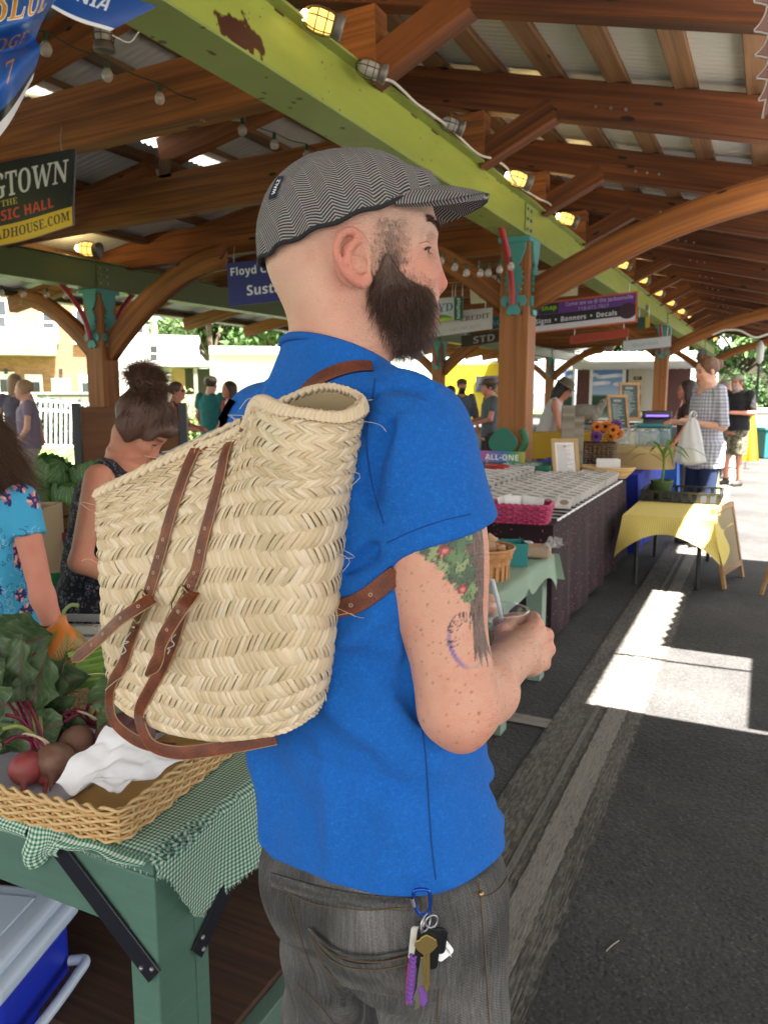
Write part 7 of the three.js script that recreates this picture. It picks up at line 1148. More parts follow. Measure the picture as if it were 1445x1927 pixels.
{
const c = atD(112, 930, 4.4), o = thing('red_bench', 'dark red painted bench table holding cabbages behind the girl', 'table', [c.x, 0, c.z], YAW + 0.05); part('tabletop', box(1.5, 0.04, 0.6, 0, 0.74, 0, 0.004), redWood, o); part('rail', box(1.46, 0.1, 0.03, 0, 0.67, 0.27, 0.003), redWood, o); for (const x of [-0.68, -0.1, 0.14, 0.68]) for (const z of [-0.25, 0.25]) part('leg', box(0.07, 0.72, 0.07, x, 0.36, z, 0.003), redWood, o);
const cr = thing('cabbage_crate', 'shallow wooden crate of cabbages on the red bench', 'crate', [c.x, 0.762, c.z], YAW + 0.05); for (const [x, z, w, d] of [[0, 0.2, 0.8, 0.016], [0, -0.2, 0.8, 0.016], [0.4, 0, 0.016, 0.4], [-0.4, 0, 0.016, 0.4]]) for (const y of [0.035, 0.11]) part('board', box(w, 0.066, d, x, y, z, 0.003), crateM, cr); part('bottom', box(0.8, 0.012, 0.4, 0, 0.008, 0), crateM, cr);
const cm = mat('#ffffff', 0.6, { map: dtex(128, 128, (x, y) => { const n = tfbm(x / 128 * 5, y / 128 * 5, 5, 5, 3), v = Math.abs(((x / 128 * 9 + n) % 1) - 0.5) < 0.06; const k = 0.8 + 0.4 * n; return v ? [0.5 * k, 0.6 * k, 0.4 * k] : [0.26 * k, 0.40 * k, 0.2 * k]; }), side: THREE.DoubleSide });
const base = thing('cabbage', 'round green cabbage in the crate on the red bench', 'cabbage', [0, 0, 0], 0, 'cabbages in the crate behind the girl'); part('heart', (() => { const g = new THREE.SphereGeometry(0.1, 18, 14); g.scale(1.05, 0.92, 1); return g; })(), cm, base); for (let k = 0; k < 6; k++) { const a = k * 1.05; part('leaf', sheet((u, v) => { const th = a + (u - 0.5) * 1.7 * Math.sin(Math.PI * (0.15 + 0.7 * v)), e = -1.2 + v * 1.9, r = 0.108 + 0.03 * v * v + 0.006 * Math.sin(u * 18); return V(Math.cos(th) * Math.cos(e) * r, Math.sin(e) * r * 0.95, Math.sin(th) * Math.cos(e) * r); }, 8, 8), cm, base); }
const R = rng(71); let first = true; const ax = V(Math.cos(YAW + 0.05), 0, -Math.sin(YAW + 0.05)), az = V(Math.sin(YAW + 0.05), 0, Math.cos(YAW + 0.05));
for (const [x, z, y] of [[-0.3, 0.08, 0.15], [-0.1, 0.09, 0.15], [0.11, 0.09, 0.15], [0.3, 0.08, 0.15], [-0.2, -0.1, 0.16], [0.02, -0.1, 0.16], [0.22, -0.1, 0.16], [-0.03, 0.0, 0.27], [0.2, 0.0, 0.26]]) { const k = first ? base : copyOf(base); first = false; k.position.copy(c).setY(0.762 + y).addScaledVector(ax, x).addScaledVector(az, z); k.rotation.set(R(), R() * 6, R()); }
const tm = phys([0.5, 0.025, 0.02], 0.25); const tb = thing('tomato', 'red tomato in the pile seen past the girl hair', 'tomato', [0, 0, 0], 0, 'tomatoes behind the girl'); part('fruit', (() => { const g = new THREE.SphereGeometry(0.036, 14, 10); g.scale(1, 0.85, 1); return g; })(), tm, tb); part('stalk', cyl(0.006, 0.012, 0.008, 0, 0.031, 0, 6), mat([0.06, 0.14, 0.03], 0.7), tb); first = true;
for (const [px, py] of [[12, 896], [18, 884], [26, 898], [22, 908], [32, 908], [8, 908]]) { const k = first ? tb : copyOf(tb); first = false; k.position.copy(atD(px, py, 4.0)); k.rotation.z = R() - 0.5; }
{ const q = atD(20, 930, 4.0), bx = thing('tomato_box', 'cardboard box of tomatoes seen past the girl hair', 'box', [q.x, 0.5, q.z], YAW); part('side', [box(0.4, 0.42, 0.012, 0, 0.21, 0.14), box(0.4, 0.42, 0.012, 0, 0.21, -0.14), box(0.012, 0.42, 0.268, 0.2, 0.21, 0), box(0.012, 0.42, 0.268, -0.2, 0.21, 0)], mat([0.36, 0.26, 0.15], 0.9), bx); part('bottom', box(0.4, 0.012, 0.28, 0, 0.4, 0), mat([0.36, 0.26, 0.15], 0.9), bx); const st = thing('tomato_stand', 'plain wooden stand beneath the tomato box', 'stand', [q.x, 0, q.z], YAW); part('top', box(0.5, 0.03, 0.36, 0, 0.484, 0), crateM, st); for (const x of [-0.22, 0.22]) for (const z of [-0.15, 0.15]) part('leg', box(0.04, 0.468, 0.04, x, 0.234, z), crateM, st); }
}
{ const a = atD(152, 900, 5.2), o = thing('display_board', 'brown board with a thick black edge standing behind the bun woman', 'board', [a.x, 0, a.z], YAW + 0.1); part('panel', box(0.62, 1.05, 0.03, 0.34, 0.87, 0, 0.003), mat('#ffffff', 0.8, { map: woodTex([0.40, 0.25, 0.13], [0.30, 0.17, 0.08], 47, [1, 1], 2) }), o); part('frame', box(0.05, 1.1, 0.06, 0.0, 0.87, 0, 0.004), M.blackIron, o); part('frame', box(0.05, 1.1, 0.06, 0.68, 0.87, 0, 0.004), M.blackIron, o); for (const x of [0.0, 0.68]) part('foot', box(0.05, 0.32, 0.3, x, 0.16, 0, 0.004), M.blackIron, o); }
{ const p = atD(372, 846, 3.6), o = thing('paper_stack', 'stack of white papers in a tray beyond the bun woman', 'papers', [p.x, p.y - 0.03, p.z], 0.3); part('tray', box(0.3, 0.03, 0.22, 0, 0, 0, 0.004), mat([0.35, 0.36, 0.38], 0.5), o); for (let i = 0; i < 4; i++) part('sheet', rotated(box(0.26, 0.002, 0.2, 0, 0, 0), 0.1 * (i % 2), i * 0.2, 0.12 * i).translate(0, 0.025 + i * 0.012, 0), M.white, o); const t = thing('folding_table', 'small dark folding table carrying the paper tray', 'table', [p.x, 0, p.z], 0.3); part('tabletop', box(0.7, 0.03, 0.5, 0, p.y - 0.062, 0, 0.004), M.blackIron, t); for (const x of [-0.3, 0.3]) for (const z of [-0.2, 0.2]) part('leg', cyl(0.015, 0.015, p.y - 0.08, x, (p.y - 0.08) / 2, z, 8), M.blackIron, t); }

const paleGreen = mat([0.25, 0.34, 0.25], 0.9, { side: THREE.DoubleSide, bumpMap: clothBump, bumpScale: 0.001 }), sage = mat([0.20, 0.28, 0.22], 0.6);
{
const o = thing('sage_table', 'sage green wooden table beyond the man’s elbow'.replace('’s', ''), 'table', [-0.96, 0, -2.3]); o.userData.label = 'sage green wooden table with square legs beyond the hand of the bearded man';
part('tabletop', box(0.7, 0.03, 1.68, -0.35, 0.64, -0.84, 0.004), sage, o); part('apron', box(0.03, 0.09, 1.6, -0.03, 0.578, -0.84, 0.003), sage, o); for (const [x, z] of [[-0.005, -0.9], [-0.02, -1.62], [-0.02, -0.06], [-0.64, -1.62], [-0.64, -0.06]]) part('leg', box(0.085, 0.62, 0.085, x - 0.04, 0.31, z, 0.004), sage, o); part('low_rail', box(0.03, 0.13, 0.86, -0.04, 0.10, -0.45, 0.003), sage, o);
const w = 0.7, d = 1.72; const fn = (u, v) => { const t = v * d, z = -2.28 - t, ov = 0.07 + 0.06 * sstep(1.3, 1.7, t) + 0.03 * Math.sin(t * 6) * Math.sin(t * 6), s = u * (w + ov); let y = 0.66, x = -0.96 - w + s; if (s > w) { const q = s - w; y -= q * (1 + 0.25 * Math.sin(t * 20)); x = -0.955 + 0.35 * q * (0.5 + 0.5 * Math.sin(t * 13)); } return V(x, y + 0.002 * fbm(s * 30, t * 30, 2, 2), z - (t > 1.7 ? 0.02 : 0)); };
const c = single('tablecloth', sheet(fn, 30, 80, 1, 1), paleGreen, 'pale green cloth draped over the sage table with a drooping far corner', 'tablecloth'); part('end_fall', sheet((u, v) => V(lerp(-1.66, -0.93, u) + 0.03 * v, 0.66 - v * 0.14 * (0.6 + 0.4 * u) + 0, -4.0 - 0.02 * Math.sin(u * 14) * v - 0.01), 24, 6), paleGreen, c);
const b = onY(925, 1085, 0.665), bo = thing('splint_basket', 'orange brown splint basket on the pale green cloth', 'basket', [b.x - 0.05, 0.663, b.z]); const sp = [mat([0.42, 0.17, 0.045], 0.5), mat([0.5, 0.23, 0.07], 0.5)]; const rB = (y) => 0.105 + 0.04 * y / 0.13; for (let r = 0; r < 6; r++) { const y = 0.012 + r * 0.021; part('band', sheet((u, v) => { const a = u * 6.283, rr = rB(y) + 0.003 * (((Math.floor(u * 24) + r) % 2) ? 1 : -1); return V(Math.cos(a) * rr, y + (v - 0.5) * 0.019, Math.sin(a) * rr); }, 96, 1, 1, 1), mat(sp[r % 2].color, 0.5, { side: THREE.DoubleSide }), bo); } for (let i = 0; i < 24; i++) { const a = (i + 0.5) / 24 * 6.283; part('upright', rotated(box(0.018, 0.14, 0.003, 0, 0, 0), 0, 0, 0).applyMatrix4(new THREE.Matrix4().makeRotationY(-a + Math.PI / 2)).translate(Math.cos(a) * 0.125, 0.065, Math.sin(a) * 0.125), sp[1], bo); } part('base', cyl(0.105, 0.105, 0.006, 0, 0.004, 0, 24), sp[0], bo); { const g = new THREE.TorusGeometry(0.147, 0.007, 6, 32); g.rotateX(Math.PI / 2); g.translate(0, 0.135, 0); part('rim', g, sp[1], bo); }
const q = onY(952, 1066, 0.665), tb = thing('teal_berry_box', 'teal cardboard berry box beside the splint basket', 'box', [q.x + 0.0, 0.663, q.z - 0.08], 0.5), tm = mat([0.02, 0.22, 0.22], 0.7); part('side', [box(0.13, 0.11, 0.004, 0, 0.055, 0.065), box(0.13, 0.11, 0.004, 0, 0.055, -0.065), box(0.004, 0.11, 0.126, 0.065, 0.055, 0), box(0.004, 0.11, 0.126, -0.065, 0.055, 0)], tm, tb); part('bottom', box(0.13, 0.004, 0.126, 0, 0.003, 0), tm, tb);
const R = rng(81), mus = thing('mushroom_bag', 'clear bag of tan mushrooms resting in the splint basket', 'produce bag', [b.x - 0.04, 0.79, b.z - 0.03]); for (let i = 0; i < 9; i++) { const m = part('mushroom', lathe([[0, 0], [0.012, 0], [0.012, 0.02], [0.03, 0.024], [0.034, 0.034], [0.025, 0.05], [0, 0.056]].map((p) => [p[0] * (0.8 + R() * 0.5), p[1] * (0.8 + 0.4 * R())]), 12), mat([0.44 + 0.1 * R(), 0.30, 0.17], 0.7), mus); m.position.set((R() - 0.5) * 0.15, R() * 0.04, (R() - 0.5) * 0.12); m.rotation.set(R() * 2, R() * 3, R() * 2); }
const rp = onY(1000, 1044, 0.68), ro = thing('paper_parcel', 'brown paper parcel in clear plastic at the far end of the sage table', 'parcel', [rp.x - 0.06, 0.664, rp.z - 0.02], 0.25); part('parcel', box(0.3, 0.06, 0.12, 0, 0.031, 0, 0.02), mat([0.42, 0.29, 0.19], 0.6), ro); part('plastic_wrap', sheet(crumple([V(0.10, 0.005, 0.066), V(0.20, 0.02, 0.06), V(0.2, 0.03, -0.06), V(0.1, 0.005, -0.066)].map((p) => p.add(V(0, 0.06, 0))), 0, 0.03, 5, 4), 16, 16), phys([0.85, 0.85, 0.85], 0.15, { transmission: 0.7, side: THREE.DoubleSide }), ro); part('parcel', box(0.22, 0.05, 0.1, -0.05, 0.026, -0.13, 0.02), mat([0.6, 0.55, 0.48], 0.6), ro);
}
const speck = ctex(512, 512, (g, w, h) => { const R = rng(83); g.fillStyle = '#220f17'; g.fillRect(0, 0, w, h); for (let k = 0; k < 900; k++) { g.fillStyle = `rgba(60,44,50,${R() * 0.5})`; g.fillRect(R() * w, R() * h, 2, 10); } for (let k = 0; k < 150; k++) { g.save(); g.translate(R() * w, R() * h); g.rotate(R() * 3); g.fillStyle = ['#b03a63', '#8c2f50', '#7d4a60', '#c75078'][k % 4]; g.fillRect(-5, -2, 9, 4); g.restore(); } }, true, [1.4, 1.4]);
const speckM = mat('#ffffff', 0.95, { map: speck, side: THREE.DoubleSide });
function draped(name, label, x0, x1, z0, z1, y, drop, m, wav, cat = 'tablecloth') {
const c = single(name, sheet((u, v) => V(lerp(x0, x1, u), y, lerp(z0, z1, v)), 4, 4, x1 - x0, z0 - z1), m, label, cat); const per = [[x0, z0, x1, z0], [x1, z0, x1, z1], [x1, z1, x0, z1], [x0, z1, x0, z0]]; let L = 0;
for (const [a, b, p, q] of per) { const l = Math.hypot(p - a, q - b), nx = -(q - b) / l * -1, nz = -(p - a) / l * -1 * -1; const n = V((q - b) / l * -1, 0, (p - a) / l); const L0 = L; part('fall', sheet((u, v) => { const s = u * l, w = wav * v * (Math.sin((s + L0) * 11) + 0.5 * Math.sin((s + L0) * 23 + 1)); return V(lerp(a, p, u), y - v * drop, lerp(b, q, u)).addScaledVector(n, w * 0.5 + 0.02 * v); }, Math.max(8, Math.round(l * 24)), 10, l, drop), m, c); L += l; }
return c;
}
function tableFrame(label, x0, x1, z0, z1, y, m, name = 'folding_table') { const o = thing(name, label, 'table', [(x0 + x1) / 2, 0, (z0 + z1) / 2]); part('tabletop', box(x1 - x0 - 0.01, 0.03, z0 - z1 - 0.01, 0, y - 0.02, 0, 0.004), m, o); for (const x of [-1, 1]) for (const z of [-1, 1]) part('leg', cyl(0.016, 0.016, y - 0.035, x * ((x1 - x0) / 2 - 0.1), (y - 0.035) / 2, z * ((z0 - z1) / 2 - 0.12), 8), m, o); return o; }
tableFrame('folding table hidden under the black speckled cloth', -2.1, -1.06, -4.4, -6.95, 0.735, M.blackIron); draped('tablecloth', 'black cloth with pink flecks hanging from the seed packet table', -2.1, -1.06, -4.4, -6.95, 0.74, 0.66, speckM, 0.03);
{
const pk = [0, 1, 2].map((s) => mat('#ffffff', 0.55, { map: ctex(64, 96, (g, w, h) => { const R = rng(90 + s); g.fillStyle = ['#cfcbc6', '#c4bfba', '#d6d2d0'][s]; g.fillRect(0, 0, w, h); g.fillStyle = ['#8a8079', '#6f6a66', '#9c8f80'][s]; g.fillRect(8, 10, 48, 8); g.fillStyle = ['#8f8471', '#7d7d86', '#94806f'][s]; g.beginPath(); g.ellipse(32, 52, 18, 20, 0, 0, 7); g.fill(); g.fillStyle = '#a09a94'; for (let i = 0; i < 3; i++) g.fillRect(10, 78 + i * 5, 44, 2); }) }));
const g = box(0.1, 0.13, 0.004, 0, 0.065, 0, 0.001); { const uv = g.attributes.uv, p = g.attributes.position; for (let i = 0; i < uv.count; i++) uv.setXY(i, p.getX(i) / 0.1 + 0.5, p.getY(i) / 0.13); }
const R = rng(93); let base = null; const rack = thing('packet_rack', 'white wire racks holding the rows of seed packets', 'rack');
for (let c = 0; c < 9; c++) for (let r = 0; r < 17; r++) { const x = -2.02 + c * 0.108, z = -4.62 - r * 0.134; if (c > 6 && r < 3) continue; const stand = c < 3; const o = single('seed_packet', g, pk[Math.floor(R() * 3)], 'pale seed packet standing in the rows on the black speckled table', 'seed packet', 'rows of pale seed packets'); o.position.set(x, 0.748, z); o.rotation.set(stand ? -0.45 : -1.02, (R() - 0.5) * 0.12 + 0.15, 0); }
for (let r = 0; r < 17; r++) part('wire', tube([V(-2.08, 0.752, -4.60 - r * 0.134), V(-1.2, 0.752, -4.60 - r * 0.134), V(-1.08, 0.752, -4.60 - r * 0.134)], 0.003, 4, 5), M.white, rack);
part('lace_edge', sheet((u, v) => V(-1.075 + 0.012 * Math.abs(Math.sin(u * 60)) * v, 0.752 - v * 0.02, lerp(-4.55, -6.85, u)), 180, 2), mat([0.72, 0.70, 0.71], 0.8, { side: THREE.DoubleSide }), rack);
}
{ const p = onY(976, 982, 0.745), o = thing('pink_basket', 'bright pink woven basket of cards at the near corner of the speckled table', 'basket', [p.x + 0.17, 0.746, p.z + 0.06], 0.12), pm = [mat([0.45, 0.04, 0.13], 0.6), mat([0.38, 0.03, 0.10], 0.6)]; wicker(o, 0.3, 0.18, 0.1, 7, 0.02, 0.03, pm, 0.006); for (let i = 0; i < 5; i++) { const c = part('card', rotated(box(0.09, 0.12, 0.002, 0, 0, 0), -0.25 + 0.05 * i, 0.3 * (i - 2), 0.1 * (i - 2)).translate(-0.06 - i * 0.045, 0.09, -0.06 - 0.02 * (i % 3)), M.white, o); } }
function easelFrame(label, a, w, h, tilt, turn, fm, draw, name = 'picture_frame', cat = 'frame') { const o = thing(name, label, cat, [a.x, a.y, a.z], turn); const inner = new THREE.Group(); const t = w * 0.1 + 0.008, mk = (g) => rotated(g, tilt, 0, 0); part('frame', [mk(box(w, t, 0.02, 0, t / 2, 0, 0.003)), mk(box(w, t, 0.02, 0, h - t / 2, 0, 0.003)), mk(box(t, h - 2 * t, 0.02, -w / 2 + t / 2, h / 2, 0, 0.003)), mk(box(t, h - 2 * t, 0.02, w / 2 - t / 2, h / 2, 0, 0.003))], fm, o); const pg = new THREE.PlaneGeometry(w - 2 * t, h - 2 * t); pg.translate(0, h / 2, 0.002); part('page', mk(pg), mat('#ffffff', 0.6, { map: ctex(128, Math.round(128 * h / w), draw) }), o); part('stand', rotated(box(0.015, h * 0.8, 0.008, 0, h * 0.4, -0.012), tilt + 0.45, 0, 0).translate(0, 0, -h * 0.32), fm, o); return o; }
const goldWood = mat([0.42, 0.27, 0.10], 0.5), lightWood = mat('#ffffff', 0.6, { map: woodTex([0.72, 0.55, 0.35], [0.52, 0.36, 0.2], 49, [1, 3], 2) });
const textLines = (bg, fg) => (g, w, h) => { g.fillStyle = bg; g.fillRect(0, 0, w, h); g.fillStyle = fg; for (let y = 18; y < h - 12; y += 9) g.fillRect(14, y, (w - 28) * (0.55 + 0.45 * hash3(y, 1, 2)), 2.5); };
easelFrame('gold framed white page leaning at the back of the seed packets', onY(1066, 902, 0.745), 0.24, 0.36, -0.32, 0.55, goldWood, textLines('#d7d3d0', '#8d8a8a'));
{ const p = onY(1086, 893, 0.745), o = thing('info_card', 'pale blue standing card right of the gold frame', 'card', [p.x, 0.745, p.z - 0.1], 0.3); part('card', rotated(box(0.16, 0.2, 0.003, 0, 0.1, 0), -0.12, 0, 0), mat([0.5, 0.56, 0.66], 0.6), o); part('foot', box(0.05, 0.003, 0.06, 0, 0.002, -0.03), mat([0.5, 0.56, 0.66], 0.6), o); }
{ const p = onY(1138, 899, 0.745), o = thing('oval_basket', 'oval straw basket of papers at the far end of the speckled table', 'basket', [p.x, 0.745, p.z]); for (let r = 0; r < 7; r++) { const g = new THREE.TorusGeometry(0.15 + 0.011 * r, 0.009, 6, 32); g.rotateX(Math.PI / 2); g.scale(1.15, 1, 0.7); g.translate(0, 0.01 + r * 0.014, 0); part('coil', g, wick[r % 3], o); } for (let i = 0; i < 4; i++) part('paper', rotated(box(0.2, 0.13, 0.002, 0, 0, 0), -0.2 + i * 0.1, 0.2 * i - 0.3, 0).translate(0.01 * i, 0.1, -0.06 + 0.03 * i), M.white, o); part('base', (() => { const g = cyl(0.15, 0.15, 0.008, 0, 0, 0, 24); g.scale(1.15, 1, 0.7); g.translate(0, 0.006, 0); return g; })(), wick[0], o); }
{ const o = thing('green_display', 'dark green painted cut-out display standing at the foot of the thick post', 'display', [BX, 0, Z0 + 0.32]), gm = mat([0.015, 0.16, 0.10], 0.5), gm2 = mat([0.02, 0.14, 0.05], 0.5); part('tabletop', box(0.75, 0.04, 0.4, 0.1, 0.84, 0.04, 0.005), gm, o); for (const x of [-0.22, 0.42]) part('leg', box(0.05, 0.82, 0.3, x, 0.41, 0.02, 0.004), gm, o);
const s = new THREE.Shape(); s.moveTo(-0.1, 0); s.lineTo(0.12, 0); s.quadraticCurveTo(0.05, 0.07, 0.13, 0.12); s.quadraticCurveTo(0.17, 0.19, 0.09, 0.26); s.quadraticCurveTo(0.01, 0.36, -0.07, 0.26); s.quadraticCurveTo(-0.15, 0.19, -0.11, 0.12); s.quadraticCurveTo(-0.03, 0.07, -0.1, 0); for (const x of [-0.06, 0.08]) { const h = new THREE.Path(); h.absellipse(x, 0.15, 0.025, 0.012, 0, 6.28, true); s.holes.push(h); } part('cut_out', new THREE.ExtrudeGeometry(s, { depth: 0.02, bevelEnabled: false }).translate(-0.02, 0.862, 0.0), gm, o);
part('cut_out', tube([V(0.19, 0.86, 0.02), V(0.16, 0.95, 0.02), V(0.2, 1.05, 0.02), V(0.17, 1.16, 0.02)], 0.033, 20, 8), gm2, o);
part('banner', sheet((u, v) => V(-0.2 + 0.42 * u, 0.865 + 0.1 * v, 0.1), 1, 1), mat('#ffffff', 0.7, { side: THREE.DoubleSide, map: ctex(256, 64, (g, w, h) => { const l = g.createLinearGradient(0, 0, w, 0); ['#c25a8e', '#8d6bb8', '#4b76b8', '#4a9c6a', '#d0a94e'].forEach((c, i) => l.addColorStop(i / 4, c)); g.fillStyle = l; g.fillRect(0, 0, w, h); g.fillStyle = '#f0ece8'; g.font = 'bold 46px sans-serif'; g.textAlign = 'center'; g.textBaseline = 'middle'; g.fillText('ALL-ONE', w / 2, h / 2 + 3, w - 12); }) }), o); }
{ const p = atD(935, 885, 6.6), o = thing('red_bucket', 'red plastic bucket left of the green cut-out display', 'bucket', [p.x, 0.72, p.z]); part('pail', new THREE.LatheGeometry([[0.07, 0], [0.1, 0.16], [0.104, 0.165], [0.095, 0.16], [0.066, 0.006]].map((q) => new THREE.Vector2(...q)), 20), mat([0.4, 0.03, 0.02], 0.5, { side: THREE.DoubleSide }), o); part('bottom', cyl(0.07, 0.07, 0.004, 0, 0.004, 0, 16), mat([0.4, 0.03, 0.02], 0.5), o); part('handle', tube([V(-0.1, 0.16, 0), V(-0.06, 0.24, 0), V(0.06, 0.24, 0), V(0.1, 0.16, 0)], 0.003, 16, 5), M.galv, o); tableFrame('black table under the red bucket beside the post', p.x - 0.5, p.x + 0.15, p.z + 0.2, p.z - 0.6, 0.72, M.blackIron); }
const blueCloth = mat([0.005, 0.022, 0.30], 0.85, { side: THREE.DoubleSide, bumpMap: clothBump, bumpScale: 0.001 }), blue2 = mat([0.02, 0.10, 0.42], 0.85, { side: THREE.DoubleSide });
tableFrame('folding table hidden under the deep blue cloth', -2.2, -1.02, -7.35, -9.2, 0.745, M.blackIron); draped('tablecloth', 'deep blue cloth on the table beyond the speckled one', -2.2, -1.02, -7.35, -9.2, 0.75, 0.72, blueCloth, 0.05);
tableFrame('folding table hidden under the lighter blue cloth', -2.0, -0.9, -9.5, -11.2, 0.765, M.blackIron); draped('tablecloth', 'lighter blue cloth on the table behind the potted palm', -2.0, -0.9, -9.5, -11.2, 0.77, 0.72, blue2, 0.05);
const onT = (px, py, h) => onY(px, py, h);
{ const p = onT(1200, 882, 0.752), o = thing('bentwood_box', 'wide pale bentwood box on the blue table', 'box', [p.x, 0.752, p.z - 0.15]); const lw = mat([0.52, 0.36, 0.15], 0.6); part('wall', (() => { const g = new THREE.CylinderGeometry(0.28, 0.28, 0.17, 40); g.scale(1.15, 1, 0.8); g.translate(0, 0.086, 0); return g; })(), lw, o); part('lid', (() => { const g = new THREE.CylinderGeometry(0.288, 0.288, 0.06, 40); g.scale(1.15, 1, 0.8); g.translate(0, 0.185, 0); return g; })(), mat([0.62, 0.45, 0.19], 0.55), o);
const gl = phys([0.9, 0.92, 0.92], 0.08, { transmission: 0.85 }), R = rng(99); let base = null; for (let i = 0; i < 9; i++) { const j = i ? copyOf(base, null) : thing('glass_jar', 'clear glass jar in the cluster on the bentwood box', 'jar', [0, 0, 0], 0, 'glass jars on the bentwood box'); if (!i) { part('jar', lathe([[0, 0], [0.045, 0], [0.05, 0.01], [0.05, 0.11], [0.042, 0.13], [0.042, 0.15]], 16), gl, j); part('lid', cyl(0.045, 0.045, 0.016, 0, 0.156, 0, 16), M.galv, j); base = j; } j.position.set(p.x - 0.2 + (i % 5) * 0.1, 0.968, p.z - 0.22 + Math.floor(i / 5) * 0.12); } }
{ const p = onT(1108, 890, 0.755), o = thing('wicker_hamper', 'dark brown square wicker hamper on the blue table', 'basket', [p.x + 0.2, 0.752, p.z + 0.02], 0.1); wicker(o, 0.36, 0.28, 0.26, 12, 0.02, 0.04, [mat([0.10, 0.055, 0.03], 0.7), mat([0.13, 0.075, 0.045], 0.7)], 0.007);
const fl = thing('flower_bunch', 'bunch of orange daisies with purple flowers on the dark hamper', 'flowers', [p.x + 0.08, 1.02, p.z - 0.12]), R = rng(101); for (let i = 0; i < 9; i++) { const c = V((R() - 0.3) * 0.28, 0.06 + R() * 0.12, (R() - 0.5) * 0.16), fm = i < 6 ? mat([0.62, 0.17, 0.01], 0.7) : mat([0.12, 0.03, 0.2], 0.7), f = []; for (let k = 0; k < 12; k++) { const a = k / 12 * 6.283, g = new THREE.SphereGeometry(0.02, 6, 4); g.scale(1.3, 0.6, 0.35); g.rotateZ(a); g.translate(Math.cos(a) * 0.032, Math.sin(a) * 0.032, 0); f.push(g); } const q = part('flower', f, fm, fl); q.position.copy(c); q.rotation.set(-0.2 + R() * 0.3, 0.4 * R(), 0); part('centre', sph(0.018, 0, 0, 0.006, 8, 1, 1, 0.6), mat([0.03, 0.015, 0.01], 0.9), q); part('stem', tube([c, V(c.x * 0.5, -0.06, c.z * 0.4)], 0.003, 4, 4), mat([0.06, 0.12, 0.03], 0.7), fl); } }
const slate = (g, w, h) => { g.fillStyle = '#3c4a45'; g.fillRect(0, 0, w, h); g.fillStyle = '#a9bcb2'; g.font = 'bold 22px sans-serif'; g.textAlign = 'center'; g.fillText('MENU', w / 2, 26); for (let y = 40; y < h - 12; y += 10) g.fillRect(16, y, (w - 32) * (0.5 + 0.5 * hash3(y, 4, 4)), 3); };
easelFrame('wood framed chalk price board leaning behind the flowers', onT(1166, 872, 0.755).setY(0.95), 0.24, 0.52, -0.22, 0.75, lightWood, slate, 'price_board', 'board'); easelFrame('smaller wood framed board above and behind the price board', onT(1160, 862, 0.755).setY(1.15).add(V(0, 0, -0.8)), 0.26, 0.45, -0.15, 0.6, lightWood, slate, 'price_board', 'board');
for (const [px, l, hh] of [[1062, 'grey weathered plank standing left of the hamper, the taller one', 0.62], [1080, 'grey weathered plank standing beside the hamper, the shorter one', 0.52]]) { const p = onT(px, 896, 0.755), o = single('plank', box(0.11, hh, 0.04, 0, hh / 2, 0, 0.004), greyWood, l, 'plank'); o.position.set(p.x, 0.752, p.z - 0.05); o.rotation.y = 0.3; }
{ const p = atD(1100, 806, 9.4); tableFrame('vendor table under the yellow cloth', p.x - 0.55, p.x + 0.5, p.z + 0.4, p.z - 0.4, 1.0, M.blackIron); draped('yellow_cloth', 'mustard yellow cloth on the table below the grey lamb statue', p.x - 0.56, p.x + 0.51, p.z + 0.41, p.z - 0.41, 1.01, 0.3, mat([0.48, 0.28, 0.02], 0.85, { side: THREE.DoubleSide }), 0.04);
const o = thing('lamb_statue', 'grey shaggy lamb statue standing on the yellow cloth', 'statue', [p.x, 1.012, p.z - 0.05], 0.1), f = (x, y, z) => { let d = ell(x, y, z, -0.03, 0.22, 0, 0.2, 0.11, 0.1); d = smin(d, caps(x, y, z, V(0.12, 0.25, 0), V(0.19, 0.34, 0), 0.06, 0.045), 0.04); d = smin(d, ell(x, y, z, 0.22, 0.36, 0, 0.06, 0.042, 0.038), 0.03); for (const [a, b] of [[0.1, 0.06], [0.1, -0.06], [-0.15, 0.06], [-0.15, -0.06]]) d = smin(d, caps(x, y, z, V(a, 0.16, b), V(a + 0.005, 0.0, b), 0.036, 0.026), 0.03); d = smin(d, ell(x, y, Math.abs(z), 0.19, 0.37, 0.05, 0.02, 0.014, 0.03), 0.01); d = smin(d, caps(x, y, z, V(-0.22, 0.26, 0), V(-0.26, 0.18, 0), 0.025, 0.018), 0.02); return Math.max(d - 0.018 * (fbm(x * 38, y * 38, z * 38, 2) - 0.5), -y); }; part('body', nets(f, V(-0.3, -0.01, -0.14), V(0.32, 0.44, 0.14), 0.009), mat([0.22, 0.20, 0.16], 0.95), o); }
{ const p = atD(1228, 800, 10.3), o = thing('teal_cash_box', 'teal box on the light blue table left of the woman in plaid', 'box', [p.x, 0.772, p.z], 0.3); part('body', box(0.42, 0.26, 0.26, 0, 0.13, 0, 0.02), mat([0.02, 0.16, 0.15], 0.5), o); part('lid', box(0.44, 0.04, 0.28, 0, 0.28, 0, 0.01), mat([0.03, 0.2, 0.19], 0.5), o); part('handle', tube([V(-0.08, 0.3, 0), V(-0.06, 0.34, 0), V(0.06, 0.34, 0), V(0.08, 0.3, 0)], 0.008, 14, 6), M.blackIron, o); }
